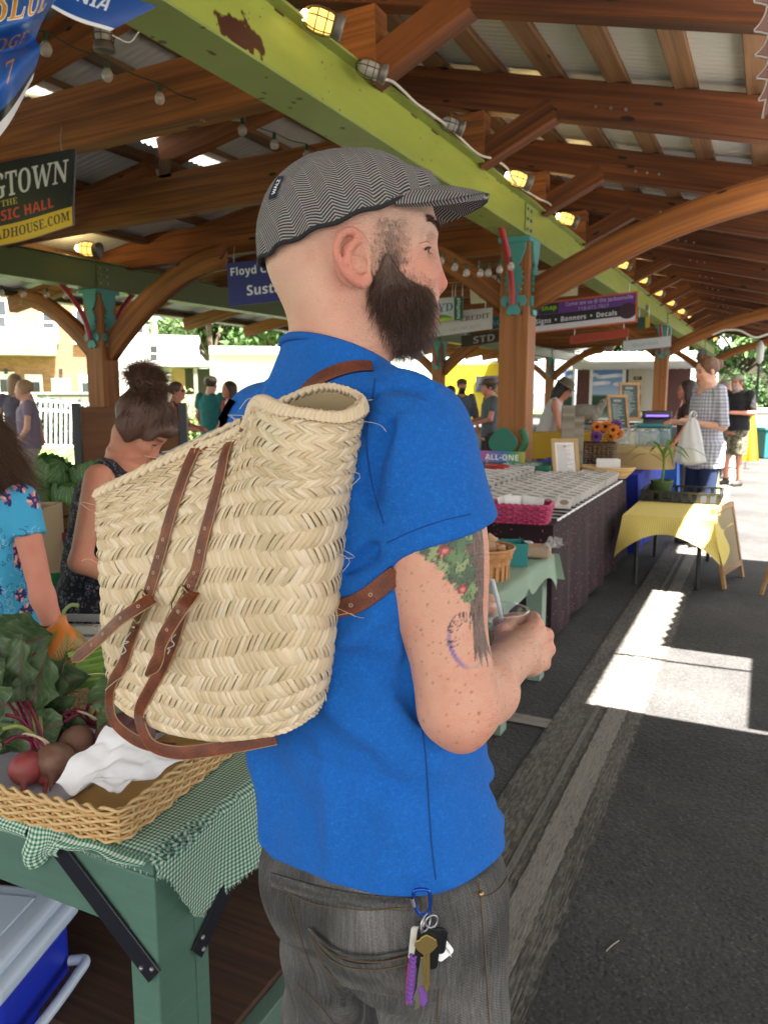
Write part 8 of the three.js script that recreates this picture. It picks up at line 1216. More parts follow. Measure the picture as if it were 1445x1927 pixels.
{ const p = atD(1232, 770, 11.0), o = thing('coffee_machine', 'black machine with a violet light strip behind the teal box', 'machine', [p.x, 0.772, p.z], 0.3); part('body', box(0.36, 0.34, 0.3, 0, 0.17, 0, 0.02), mat([0.02, 0.02, 0.02], 0.35), o); part('hood', box(0.4, 0.1, 0.34, 0, 0.4, 0, 0.02), mat([0.03, 0.03, 0.03], 0.3), o); part('light_strip', box(0.3, 0.025, 0.01, 0, 0.385, 0.177), mat([0.1, 0.05, 0.3], 0.4, { emissive: new THREE.Color(0.16, 0.08, 0.6), emissiveIntensity: 0.4 }), o); part('jug', cyl(0.06, 0.07, 0.16, 0, 0.18, 0.2, 16), M.galv, o); }
{ const R = rng(107), tops = [['tub', 'small white tub'], ['bottle', 'small amber bottle'], ['tin', 'little round tin']]; for (let i = 0; i < 12; i++) { const p = onY(1172 + i * 8.5, 828 - (i % 4) * 6, 0.775), k = i % 3, o = thing(tops[k][0], ['small white tub among the goods on the light blue table', 'small amber bottle among the goods on the light blue table', 'little round tin among the goods on the light blue table'][k], tops[k][0], [p.x, 0.772, clamp(p.z, -11.1, -9.6)], 0, 'small goods on the light blue table: ' + tops[k][0]); if (k === 0) { part('pot', cyl(0.05, 0.042, 0.09, 0, 0.045, 0, 14), M.white, o); part('lid', cyl(0.054, 0.054, 0.012, 0, 0.096, 0, 14), mat([0.3, 0.12, 0.05], 0.5), o); } else if (k === 1) { part('glass', lathe([[0, 0], [0.03, 0], [0.03, 0.1], [0.012, 0.13], [0.012, 0.16], [0, 0.16]], 12), phys([0.25, 0.09, 0.02], 0.15), o); part('cap', cyl(0.014, 0.014, 0.02, 0, 0.17, 0, 10), M.blackIron, o); } else { part('base', cyl(0.06, 0.06, 0.045, 0, 0.0225, 0, 16), M.galv, o); part('lid', cyl(0.062, 0.062, 0.014, 0, 0.053, 0, 16), mat([0.1, 0.2, 0.16], 0.4), o); } } }
{
const yx0 = -0.95, yx1 = -0.30, yz0 = -6.15, yz1 = -7.55, yy = 0.56; tableFrame('low folding table with black legs under the yellow gingham cloth', yx0, yx1, yz0, yz1, yy - 0.006, M.blackIron);
const m = mat('#ffffff', 0.9, { map: gingY, side: THREE.DoubleSide }); const c = single('tablecloth', sheet((u, v) => V(lerp(yx0, yx1, u), yy, lerp(yz0, yz1, v)), 4, 4, yx1 - yx0, yz0 - yz1), m, 'yellow gingham cloth on the low table, its corners hanging in points', 'tablecloth');
const drop = (s) => 0.12 + 0.20 * Math.pow(Math.abs(s - 0.5) * 2, 2.2);
part('fall', sheet((u, v) => V(lerp(yx0 - 0.04 * v, yx1 + 0.06 * v, u), yy - v * drop(u), yz0 + 0.03 * v * (1 + Math.sin(u * 11)) + 0.05 * v * v), 30, 10, 0.8, 0.3), m, c); part('fall', sheet((u, v) => V(yx1 + 0.03 * v * (1 + Math.sin(u * 15)) + 0.05 * v * v, yy - v * drop(u), lerp(yz0 + 0.05 * v, yz1 - 0.04 * v, u)), 34, 10, 1.2, 0.3), m, c); part('fall', sheet((u, v) => V(yx0 - 0.03 * v * (1 + Math.sin(u * 15)), yy - v * drop(u), lerp(yz1, yz0, u)), 34, 10, 1.2, 0.3), m, c); part('fall', sheet((u, v) => V(lerp(yx1, yx0, u), yy - v * drop(u), yz1 - 0.03 * v), 20, 8, 0.8, 0.3), m, c);
const t = thing('black_tray', 'black slotted plastic nursery tray on the yellow gingham table', 'tray', [(yx0 + yx1) / 2 + 0.0, yy + 0.003, -7.25]), tm = mat([0.015, 0.016, 0.015], 0.6); part('base', box(0.62, 0.008, 0.5, 0, 0.005, 0), tm, t); part('rim', [box(0.64, 0.018, 0.012, 0, 0.085, 0.25), box(0.64, 0.018, 0.012, 0, 0.085, -0.25), box(0.012, 0.018, 0.49, 0.315, 0.085, 0), box(0.012, 0.018, 0.49, -0.315, 0.085, 0)], tm, t); for (let i = 0; i < 9; i++) for (const z of [0.25, -0.25]) part('slat', box(0.03, 0.072, 0.008, -0.30 + i * 0.075, 0.041, z), tm, t); for (let i = 0; i < 7; i++) for (const x of [0.315, -0.315]) part('slat', box(0.008, 0.072, 0.03, x, 0.041, -0.22 + i * 0.073), tm, t);
const pp = onY(1256, 928, 0.575), po = thing('potted_palm', 'young potted palm with arching green leaves on the black tray', 'plant', [pp.x - 0.02, yy + 0.015, -7.2]), R = rng(111), pm = leafM(0.10, 0.2, 0.03); part('pot', lathe([[0, 0], [0.07, 0], [0.095, 0.15], [0.1, 0.155], [0.09, 0.155], [0.085, 0.14], [0, 0.14]], 20), mat([0.05, 0.09, 0.03], 0.5), po); part('stem', tube([V(0, 0.13, 0), V(0.01, 0.3, 0), V(0, 0.42, 0)], 0.012, 10, 6), pm, po); for (let i = 0; i < 13; i++) { const a = i * 2.4, d = V(Math.cos(a), 0, Math.sin(a)), s = V(-d.z, 0, d.x), L2 = 0.40 + R() * 0.22, e = 0.5 + 0.5 * R(); part('leaf', sheet((u, v) => d.clone().multiplyScalar(L2 * v * 0.8).add(V(0, 0.3 + 0.12 * (i / 13) + L2 * (v * e - v * v * 0.7), 0)).addScaledVector(s, (u - 0.5) * 0.03 * Math.sin(Math.PI * (0.08 + 0.9 * v))), 2, 8), pm, po); }
}
{ const a = onY(1445, 1062, 0.01), o = thing('sandwich_board', 'folded wooden sandwich board leaning beside the yellow gingham table', 'sandwich board', [-0.03, 0, -6.62], 1.35); for (const s of [-1, 1]) { const pan = []; const mk = (g) => rotated(g, s * 0.2, 0, 0).translate(0, 0, s * 0.13); part('frame', [mk(box(0.5, 0.04, 0.025, 0, 0.6, 0, 0.003)), mk(box(0.5, 0.04, 0.025, 0, 0.12, 0, 0.003)), mk(box(0.04, 0.62, 0.025, -0.25, 0.31, 0, 0.003)), mk(box(0.04, 0.62, 0.025, 0.25, 0.31, 0, 0.003))], lightWood, o); part('panel', mk(box(0.46, 0.44, 0.01, 0, 0.36, 0)), mat([0.36, 0.27, 0.13], 0.7), o); } }
for (const [px, d, i] of [[1338, 9.6, 0], [1350, 10.4, 1]]) { const p = atD(px, 735, d), o = thing('wooden_stool', ['pale green wooden stool behind the woman in plaid', 'second pale green stool, closer to the man in black'][i], 'stool', [p.x - 0.12, 0, p.z], 0.4), sm = mat([0.32, 0.36, 0.14], 0.6); part('seat', box(0.36, 0.04, 0.3, 0, 0.62, 0, 0.01), sm, o); for (const x of [-0.14, 0.14]) for (const z of [-0.11, 0.11]) part('leg', beam(V(x * 1.15, 0, z * 1.15), V(x, 0.6, z), 0.04, 0.04, V(0, 0, 1)), sm, o); part('rung', box(0.3, 0.03, 0.03, 0, 0.25, 0.12, 0.004), sm, o); }
{ const p = atD(1412, 735, 15), o = thing('yellow_stand', 'yellow cloth hanging on a slim stand right of the man in black', 'stand', [p.x, 0, p.z], YAW); part('pole', cyl(0.02, 0.02, 1.2, 0, 0.6, 0, 8), M.galv, o); part('cloth', sheet((u, v) => V((u - 0.5) * (0.18 + 0.3 * v), 1.1 - v * 0.95, 0.05 + 0.05 * Math.sin(u * 12) * v), 16, 10), mat([0.62, 0.42, 0.02], 0.8, { side: THREE.DoubleSide }), o); part('top_bundle', sph(0.14, 0, 1.2, 0, 12, 1, 0.8, 1), mat([0.32, 0.2, 0.14], 0.9), o); }
{
const top = atD(1302, 786, 7.25), o = thing('shopping_bag', 'thin white plastic shopping bag with yellow squash hanging from an arm', 'bag', [top.x, top.y, top.z], YAW), bm = phys([0.80, 0.80, 0.80], 0.4, { transmission: 0.45, thickness: 0, side: THREE.DoubleSide }), w = 0.15, h = 0.44;
part('sack', sheet((u, v) => { const a = u * 6.283, r = v < 0.02 ? 0.5 : 1, k = Math.pow(v, 0.55), wr = 1 + 0.06 * Math.sin(a * 7 + v * 5) + 0.05 * (fbm(u * 9, v * 6, 4, 2) - 0.5), bot = v > 0.93 ? 1 - (v - 0.93) * 11 : 1; return V(Math.cos(a) * w * (0.1 + 0.9 * k) * wr * bot, -h * v, Math.sin(a) * 0.09 * (0.2 + 0.8 * k) * wr * bot); }, 60, 30), bm, o); for (const s of [-1, 1]) part('handle', tube([V(s * 0.02, -0.02, 0), V(s * 0.03, 0.03, 0.01), V(0, 0.06, 0), V(-s * 0.02, 0.0, -0.01)], 0.008, 14, 6), bm, o); for (const [x, y] of [[-0.05, -0.38], [0.03, -0.39], [0.0, -0.32]]) part('squash', sph(0.045, x, y, 0.0, 12, 1.3, 0.9, 0.9), mat([0.55, 0.48, 0.08], 0.5), o); }
{
const o = single('fallen_leaflet', rotated(box(0.14, 0.2, 0.004, 0, 0.1, 0), -0.3, 0.2, 0), M.white, 'white leaflet leaning at the foot of the black speckled cloth', 'leaflet'); const p = onY(1012, 1205, 0.02); o.position.copy(p); }
function sign(name, label, TL, TR, BR, BL, z, draw, pw, ph, opts = {}) {
const c = [TL, TR, BR, BL].map((p) => onZ(p[0], p[1], z)), o = thing(name, label, opts.cat || 'sign', [0, 0, 0]);
const t = ctex(pw, ph, draw), bow = opts.bow || 0, N = opts.n || 1; const f = (u, v, dz) => { const a = c[3].clone().lerp(c[2], u), b = c[0].clone().lerp(c[1], u), p = a.lerp(b, v); p.z += dz + bow * Math.sin(u * 7 + v * 2) * (1 - v); return p; };
part('face', sheet((u, v) => f(u, v, 0.012), N, N), mat('#ffffff', 0.55, { map: t }), o); part('backing', sheet((u, v) => f(u, v, 0), N, N, 1, 1, 0.008), mat([0.3, 0.3, 0.3], 0.7), o);
for (const u of [0.08, 0.92]) { const p = f(u, 1, 0); part('hanger', tube([p, p.clone().add(V(0, 0.09, 0)), p.clone().add(V(0, 0.16, -0.02))], 0.004, 6, 5), M.galv, o); }
return o;
}
const T = (g, s, x, y, font, col, w) => { g.font = font; g.fillStyle = col; g.fillText(s, x, y, w); };
sign('blue_banner', 'dark blue sign in white letters reading Floyd beside the cap', [428, 496], [592, 478], [592, 560], [433, 577], -6.9, (g, w, h) => { g.fillStyle = '#23277a'; g.fillRect(0, 0, w, h); T(g, 'Floyd Com', 16, 76, 'bold 64px sans-serif', '#e8e8f0'); T(g, 'Sustain', 110, 200, 'bold 82px sans-serif', '#e8e8f0'); }, 512, 256);
sign('music_hall_banner', 'black and yellow music hall banner hanging from the timber at the left', [-150, 336], [143, 280], [145, 425], [-150, 498], -4.0, (g, w, h) => { g.fillStyle = '#161416'; g.fillRect(0, 0, w, h); g.fillStyle = '#e2b624'; g.fillRect(0, h * 0.76, w, h * 0.24); g.save(); T(g, 'DO', 240, 215, 'bold 190px serif', '#d9d6d2', 240); T(g, 'GTOWN', 505, 215, 'bold 210px serif', '#d9d6d2', 490); T(g, 'THE', 560, 272, 'bold 52px serif', '#cbb04a'); T(g, 'FLOYD MUSIC HALL', 130, 360, 'bold 92px sans-serif', '#cf3a2b', 780); T(g, 'DOGTOWNROADHOUSE.COM', 60, 474, 'bold 84px serif', '#2b2412', 950); g.restore(); }, 1024, 512, { cat: 'banner', bow: 0.035, n: 24 });
sign('organic_farm_sign', 'cream farm sign with a navy letter N, partly behind the thick post', [884, 523], [1090, 502], [1086, 556], [886, 572], -7.75, (g, w, h) => { g.fillStyle = '#c9c1a0'; g.fillRect(0, 0, w, h); T(g, 'N', 105, 70, 'italic 100px serif', '#2c3a72'); T(g, 'Certified Organic Meat & Eggs', 40, 118, '34px sans-serif', '#8c8464', w - 70); T(g, '•', 330, 40, '50px serif', '#9a4a3a'); }, 512, 140);
sign('credit_union_sign', 'white sign ending in the letters CREDIT left of the thick post', [760, 596], [927, 579], [926, 619], [760, 642], -9.35, (g, w, h) => { g.fillStyle = '#c7c3bd'; g.fillRect(0, 0, w, h); T(g, 'CREDIT', 330, 62, 'bold 44px serif', '#57534d'); T(g, '540.745.3277', 270, 120, '30px sans-serif', '#9a958f'); }, 512, 140);
sign('floyd_sign', 'white sign with blue letters over green hills next to the bearded face', [800, 564], [855, 559], [855, 603], [800, 609], -9.2, (g, w, h) => { g.fillStyle = '#cfd2cf'; g.fillRect(0, 0, w, h); g.save(); g.translate(10, 130); T(g, 'FLOYD', -90, 0, 'bold 108px serif', '#3f74ad', 330); g.restore(); g.fillStyle = '#3f9a4c'; g.beginPath(); g.moveTo(60, 200); g.quadraticCurveTo(140, 120, 240, 200); g.lineTo(240, 220); g.lineTo(40, 220); g.fill(); g.fillStyle = '#c7cf3e'; g.beginPath(); g.moveTo(60, 220); g.quadraticCurveTo(160, 170, 250, 214); g.lineTo(250, 230); g.lineTo(60, 230); g.fill(); }, 256, 230);
sign('hotel_sign', 'narrow dark green sign with white vertical letters beside the blue and white sign', [855, 559], [871, 557], [871, 601], [855, 603], -9.15, (g, w, h) => { g.fillStyle = '#175a38'; g.fillRect(0, 0, w, h); g.save(); g.translate(w / 2 + 16, h - 12); g.rotate(-Math.PI / 2); T(g, 'hotelfloyd', 0, 0, 'bold 46px sans-serif', '#dfe6df', h - 20); g.restore(); }, 90, 256);
sign('village_sign', 'small teal sign with pale letters LAGE left of the thick post', [880, 602], [962, 594], [962, 616], [880, 624], -11.1, (g, w, h) => { g.fillStyle = '#1b4a56'; g.fillRect(0, 0, w, h); T(g, 'VILLAGE', 30, 50, 'bold 44px serif', '#6f929a', w - 50); }, 256, 72);
sign('letter_sign', 'dark sign with big grey letters below the teal sign', [868, 632], [962, 618], [962, 640], [868, 654], -12.9, (g, w, h) => { g.fillStyle = '#2b1c18'; g.fillRect(0, 0, w, h); T(g, 'STD', 60, 66, 'bold 66px sans-serif', '#8f8a88'); }, 256, 80);
sign('print_shop_sign', 'purple, black and white sign reading Banners and Decals right of the thick post', [1000, 572], [1200, 548], [1198, 606], [1000, 628], -9.35, (g, w, h) => { g.fillStyle = '#c9c4cc'; g.fillRect(0, 0, w, h); g.fillStyle = '#5d2f80'; g.fillRect(0, 0, w, h * 0.42); g.fillStyle = '#1c1820'; g.fillRect(0, h * 0.42, w, h * 0.34); g.fillStyle = '#22301c'; g.fillRect(40, 6, 96, h * 0.36); T(g, 'snap', 50, 44, 'bold 34px sans-serif', '#8fc03a'); T(g, 'Come see us @ the Jacksonville', 170, 34, '27px sans-serif', '#c9b8d6', w - 190); T(g, '718.673.7821', 230, 64, '25px sans-serif', '#b8a3c8'); T(g, 'Signs  •  Banners  •  Decals', 20, 112, 'bold 36px sans-serif', '#d8d4dc', 400); g.fillStyle = '#3a2030'; g.beginPath(); g.arc(468, 96, 42, 0, 7); g.fill(); g.strokeStyle = '#c8552f'; g.lineWidth = 8; g.strokeRect(4, 4, w - 8, h - 8); }, 512, 160);
sign('red_sign', 'long orange red sign under the purple print shop sign', [1072, 632], [1182, 618], [1182, 634], [1072, 648], -11.1, (g, w, h) => { g.fillStyle = '#a8402c'; g.fillRect(0, 0, w, h); T(g, 'GALLERY & GIFTS', 30, 44, 'bold 34px sans-serif', '#8a3324', w - 60); }, 512, 64);
sign('white_sign', 'plain white sign with faint lettering left of the second post', [1172, 642], [1262, 632], [1262, 652], [1172, 662], -13, (g, w, h) => { g.fillStyle = '#b9bbbe'; g.fillRect(0, 0, w, h); T(g, 'Wood Fired', 60, 44, '34px sans-serif', '#8f9296', w - 80); }, 320, 64);
sign('yellow_poster', 'small green and yellow sign hanging beside the lime green beam', [1200, 598], [1222, 596], [1222, 616], [1200, 620], -11, (g, w, h) => { g.fillStyle = '#1d4438'; g.fillRect(0, 0, w, h); g.fillStyle = '#b79a2c'; g.fillRect(w * 0.62, 0, w * 0.38, h); }, 64, 64);
{
const o = thing('blue_vinyl_banner', 'curling blue vinyl banner with orange letters in the top left corner', 'banner'); const tx = ctex(512, 512, (g, w, h) => { g.fillStyle = '#f0eeec'; g.fillRect(0, 0, w, h); g.fillStyle = '#15191f'; g.fillRect(0, 0, w, h - 34); g.fillStyle = '#2a5da8'; g.fillRect(0, 0, w, h - 58); T(g, 'BLUE', 120, 120, 'bold 110px serif', '#e0973a'); g.lineWidth = 3; g.strokeStyle = '#f3e6d0'; g.font = 'bold 110px serif'; g.strokeText('BLUE', 120, 120); T(g, 'RIDGE', 60, 250, 'bold 90px serif', '#e0973a'); T(g, '7', 250, 400, 'bold 100px serif', '#e0973a'); });
const bm = mat('#ffffff', 0.35, { map: tx, side: THREE.DoubleSide }); const A = (x, y, d) => atD(x, y, d);
const grid = [[A(-90, -60, 2.2), A(60, -70, 2.25), A(140, -40, 2.3)], [A(-90, 60, 2.15), A(40, 40, 2.05), A(96, 14, 2.3)], [A(-80, 120, 2.2), A(20, 92, 2.2), A(70, 66, 2.35)], [A(-80, 190, 2.1), A(10, 150, 2.0), A(76, 96, 2.2)], [A(-70, 330, 2.1), A(6, 250, 2.12), A(62, 150, 2.25)]];
const rows = grid.map((r) => new THREE.CatmullRomCurve3(r)); part('vinyl', sheet((u, v) => new THREE.CatmullRomCurve3(rows.map((c) => c.getPoint(u))).getPoint(1 - v), 24, 36), bm, o);
part('grommet', (() => { const g = new THREE.TorusGeometry(0.008, 0.003, 6, 12); const p = A(120, -30, 2.29); g.translate(p.x, p.y, p.z); return g; })(), brass, o);
const o2 = thing('virginia_banner', 'dark blue banner with white letters ending in INIA tucked behind the lime beam', 'banner'); const t2 = ctex(512, 160, (g, w, h) => { g.fillStyle = '#1f4f9c'; g.fillRect(0, 0, w, h); T(g, 'VIRGINIA', 20, 84, 'bold 80px sans-serif', '#dfe3ea', 400); g.fillStyle = '#f0efec'; g.fillRect(0, h - 16, w, 16); });
const c = [A(-20, -120, 2.55), A(300, 20, 2.75), A(212, 66, 2.75), A(60, -10, 2.55)]; part('vinyl', sheet((u, v) => { const p = c[3].clone().lerp(c[2], u).lerp(c[0].clone().lerp(c[1], u), v); return p.addScaledVector(CF, 0.03 * Math.sin(u * 4)); }, 16, 6), mat('#ffffff', 0.4, { map: t2, side: THREE.DoubleSide }), o2); part('rope', tube([A(212, 66, 2.75), A(240, 80, 2.8), A(262, 60, 2.9)], 0.003, 8, 4), M.cord, o2);
}
const amber = mat([0.85, 0.55, 0.2], 0.3, { emissive: new THREE.Color(1, 0.60, 0.13), emissiveIntensity: 0.22 }), glassOff = phys([0.75, 0.75, 0.72], 0.2, { transmission: 0.5 }), bulbHot = mat([1, 0.9, 0.6], 0.4, { emissive: new THREE.Color(1, 0.80, 0.38), emissiveIntensity: 0.9 });
function jarLamp(pos, dir, lit, label, s = 1) {
const o = thing('cage_lamp', label, 'lamp', pos, 0, 'caged jar lamps along the green beam'); o.quaternion.setFromUnitVectors(V(0, 1, 0), dir.clone().normalize()); o.scale.setScalar(s);
part('base', lathe([[0, -0.05], [0.055, -0.05], [0.058, -0.035], [0.05, -0.01], [0.05, 0.0], [0, 0]], 18), mat([0.22, 0.2, 0.18], 0.5, { metalness: 0.5 }), o);
part('glass', lathe([[0.040, 0.001], [0.046, 0.02], [0.048, 0.07], [0.040, 0.105], [0.02, 0.122], [0, 0.126]], 20), lit ? amber : glassOff, o); if (lit) part('bulb', sph(0.026, 0, 0.13, 0, 12, 1, 0.7, 1), bulbHot, o);
const cm = mat([0.10, 0.06, 0.035], 0.5, { metalness: 0.4 }), cg = []; for (let k = 0; k < 6; k++) { const a = k / 6 * 6.283, c = Math.cos(a), q = Math.sin(a); cg.push(tube([V(c * 0.052, 0, q * 0.052), V(c * 0.057, 0.04, q * 0.057), V(c * 0.055, 0.085, q * 0.055), V(c * 0.035, 0.125, q * 0.035), V(0, 0.142, 0)], 0.0028, 14, 5)); } for (const [y, r] of [[0.03, 0.056], [0.075, 0.056]]) { const g = new THREE.TorusGeometry(r, 0.0028, 5, 24); g.rotateX(Math.PI / 2); g.translate(0, y, 0); cg.push(g); } part('cage', cg, cm, o);
if (lit) { const l = new THREE.PointLight(new THREE.Color(1, 0.66, 0.3), 0.06, 8); l.position.set(0, 0.2, 0); l.castShadow = true; o.add(l); }
return o;
}
const lampDir = V(-0.75, 0.25, 0.55);
const lampL = ['large lit amber lamp at the top of the picture above the beam', 'unlit lamp just below the large lit lamp on the beam', 'unlit grey caged lamp above the cap peak', 'lit amber lamp on the beam right of the cap peak', 'lit lamp where the arched brace meets the beam', 'lit lamp just past the arched brace on the beam', 'second lit lamp past the arched brace', 'third lit lamp past the arched brace', 'fourth lit lamp past the arched brace', 'lit lamp right before the second post', 'lit lamp right after the second post', 'second lit lamp after the second post', 'third lit lamp after the second post'];
[[615, 50, 1], [702, 138, 0], [852, 240, 0], [980, 342, 1], [1070, 416, 1], [1174, 500, 1], [1211, 528, 1], [1240, 552, 1], [1263, 571, 1], [1283, 587, 1], [1301, 601, 1], [1336, 630, 1], [1346, 638, 1]].forEach(([x, y, lit], i) => { const p = onX(x, y, -1.93); jarLamp([p.x + 0.03, p.y, p.z], lampDir, lit, lampL[i], lit ? (i < 3 ? 1.0 : 1.15) : 0.85); });
jarLamp(onX(178, 470, -6.9).toArray(), V(-0.9, 0.1, 0.3), 1, 'lit lamp above the shaded green beam at the left', 1.5); jarLamp(onX(196, 78, -3.3).toArray(), V(0.1, 1, 0.1), 0, 'unlit white lamp by the curling blue banner', 1.0); jarLamp(onX(446, 210, -3.3).toArray(), V(0.1, 1, 0.1), 0, 'unlit white lamp behind the string of bulbs', 1.0);
{ const o = thing('conduit_cable', 'white cable looping between the lamps along the top of the beam', 'cable'); const pts = [[700, 150], [735, 152], [760, 172], [780, 192], [812, 215], [845, 240], [900, 290], [930, 300], [955, 318], [966, 340], [1010, 372], [1035, 385], [1046, 402]].map((q) => onX(q[0], q[1], -1.95)); part('cable', tube(pts, 0.008, 90, 6), M.cord, o); }
{ const pts = [[1215, 590], [1340, 630], [1360, 622], [1390, 622], [1420, 635], [1446, 628]].map((q, i) => onZ(q[0], q[1] + (i ? 0 : 38), -16)); single('loose_cable', tube(pts.slice(1), 0.02, 40, 6), M.cord, 'pale cable waving under the far rafters at the right', 'cable'); }
function stringLights(label, pts, sag) {
const o = thing('string_lights', label, 'string lights'), cg = mat([0.02, 0.06, 0.035], 0.6), gb = phys([0.9, 0.88, 0.85], 0.12, { transmission: 0.75, thickness: 0 }); const cab = []; for (let i = 0; i + 1 < pts.length; i++) { const a = pts[i], b = pts[i + 1]; cab.push(a, a.clone().lerp(b, 0.5).add(V(0, -sag, 0))); } cab.push(pts[pts.length - 1]); part('cable', tube(cab, 0.0035, cab.length * 5, 5), cg, o);
for (const p of pts) { const s = part('socket', [cyl(0.011, 0.013, 0.04, p.x, p.y - 0.02, p.z, 10), box(0.012, 0.012, 0.012, p.x, p.y, p.z)], cg, o); part('bulb', lathe([[0.009, -0.038], [0.014, -0.046], [0.025, -0.058], [0.030, -0.076], [0.026, -0.095], [0.014, -0.106], [0, -0.109]], 16).translate(p.x, p.y, p.z), gb, o); part('filament', tube([V(p.x - 0.006, p.y - 0.05, p.z), V(p.x, p.y - 0.07, p.z), V(p.x + 0.006, p.y - 0.05, p.z)], 0.0012, 6, 4), M.steelBolt, s); } return o;
}
stringLights('string of clear bulbs on a green wire left of the lime beam', [[40, 40], [85, 60], [201, 112], [300, 158], [380, 192], [456, 222], [516, 250], [577, 272], [630, 300]].map((q) => onX(q[0], q[1], -3.2)), 0.012);
stringLights('string of small clear bulbs in front of the face under the far beam', [[790, 468], [830, 474], [856, 486], [878, 497], [904, 497], [919, 496], [940, 490], [962, 484]].map((q) => onZ(q[0], q[1], -6.6)), 0.03);
stringLights('string of small bulbs under the shaded green beam at the left', [[-40, 536], [3, 538], [45, 541], [88, 543], [123, 546], [160, 548], [200, 552]].map((q) => onX(q[0], q[1], -7.6)), 0.03);
{
const o = thing('hanging_ornament', 'dusky wooden ornament with a pale scalloped edge hanging at the top right', 'ornament'); const d = 1.7, e = [[1424, -20], [1416, 8], [1440, 18], [1416, 62], [1442, 72], [1418, 108], [1443, 116], [1420, 150], [1440, 156], [1424, 192], [1438, 188], [1431, 226]]; const P = e.map((q) => atD(q[0], q[1], d)), b = CR, u = CU, o0 = atD(1424, 100, d), toL = (p) => { const v = p.clone().sub(o0); return [v.dot(b), v.dot(u)]; };
const s = new THREE.Shape(); const q0 = toL(P[0]); s.moveTo(...q0); for (let i = 1; i < P.length; i++) { const q = toL(P[i]), pr = toL(P[i - 1]); s.quadraticCurveTo(i % 2 ? pr[0] - 0.004 : q[0] + 0.008, (q[1] + pr[1]) / 2, ...q); } s.lineTo(0.06, toL(P[P.length - 1])[1] + 0.05); s.lineTo(0.09, q0[1]); s.closePath();
const g = new THREE.ExtrudeGeometry(s, { depth: 0.012, bevelEnabled: false, curveSegments: 5 }); const mx = new THREE.Matrix4().makeBasis(b, u, V().crossVectors(b, u)); mx.setPosition(o0); g.applyMatrix4(mx); part('panel', g, mat([0.28, 0.15, 0.12], 0.7), o); const pts = s.getPoints(6).slice(0, -2).map((p) => V(p.x, p.y, 0.007).applyMatrix4(mx)); part('edging', tube(pts.filter((p, i) => i < pts.length - 1), 0.0032, 160, 5), mat([0.62, 0.55, 0.5], 0.5), o); part('cord', tube([atD(1445, -20, d), atD(1445, -200, d)], 0.003, 4, 4), M.cord, o); }
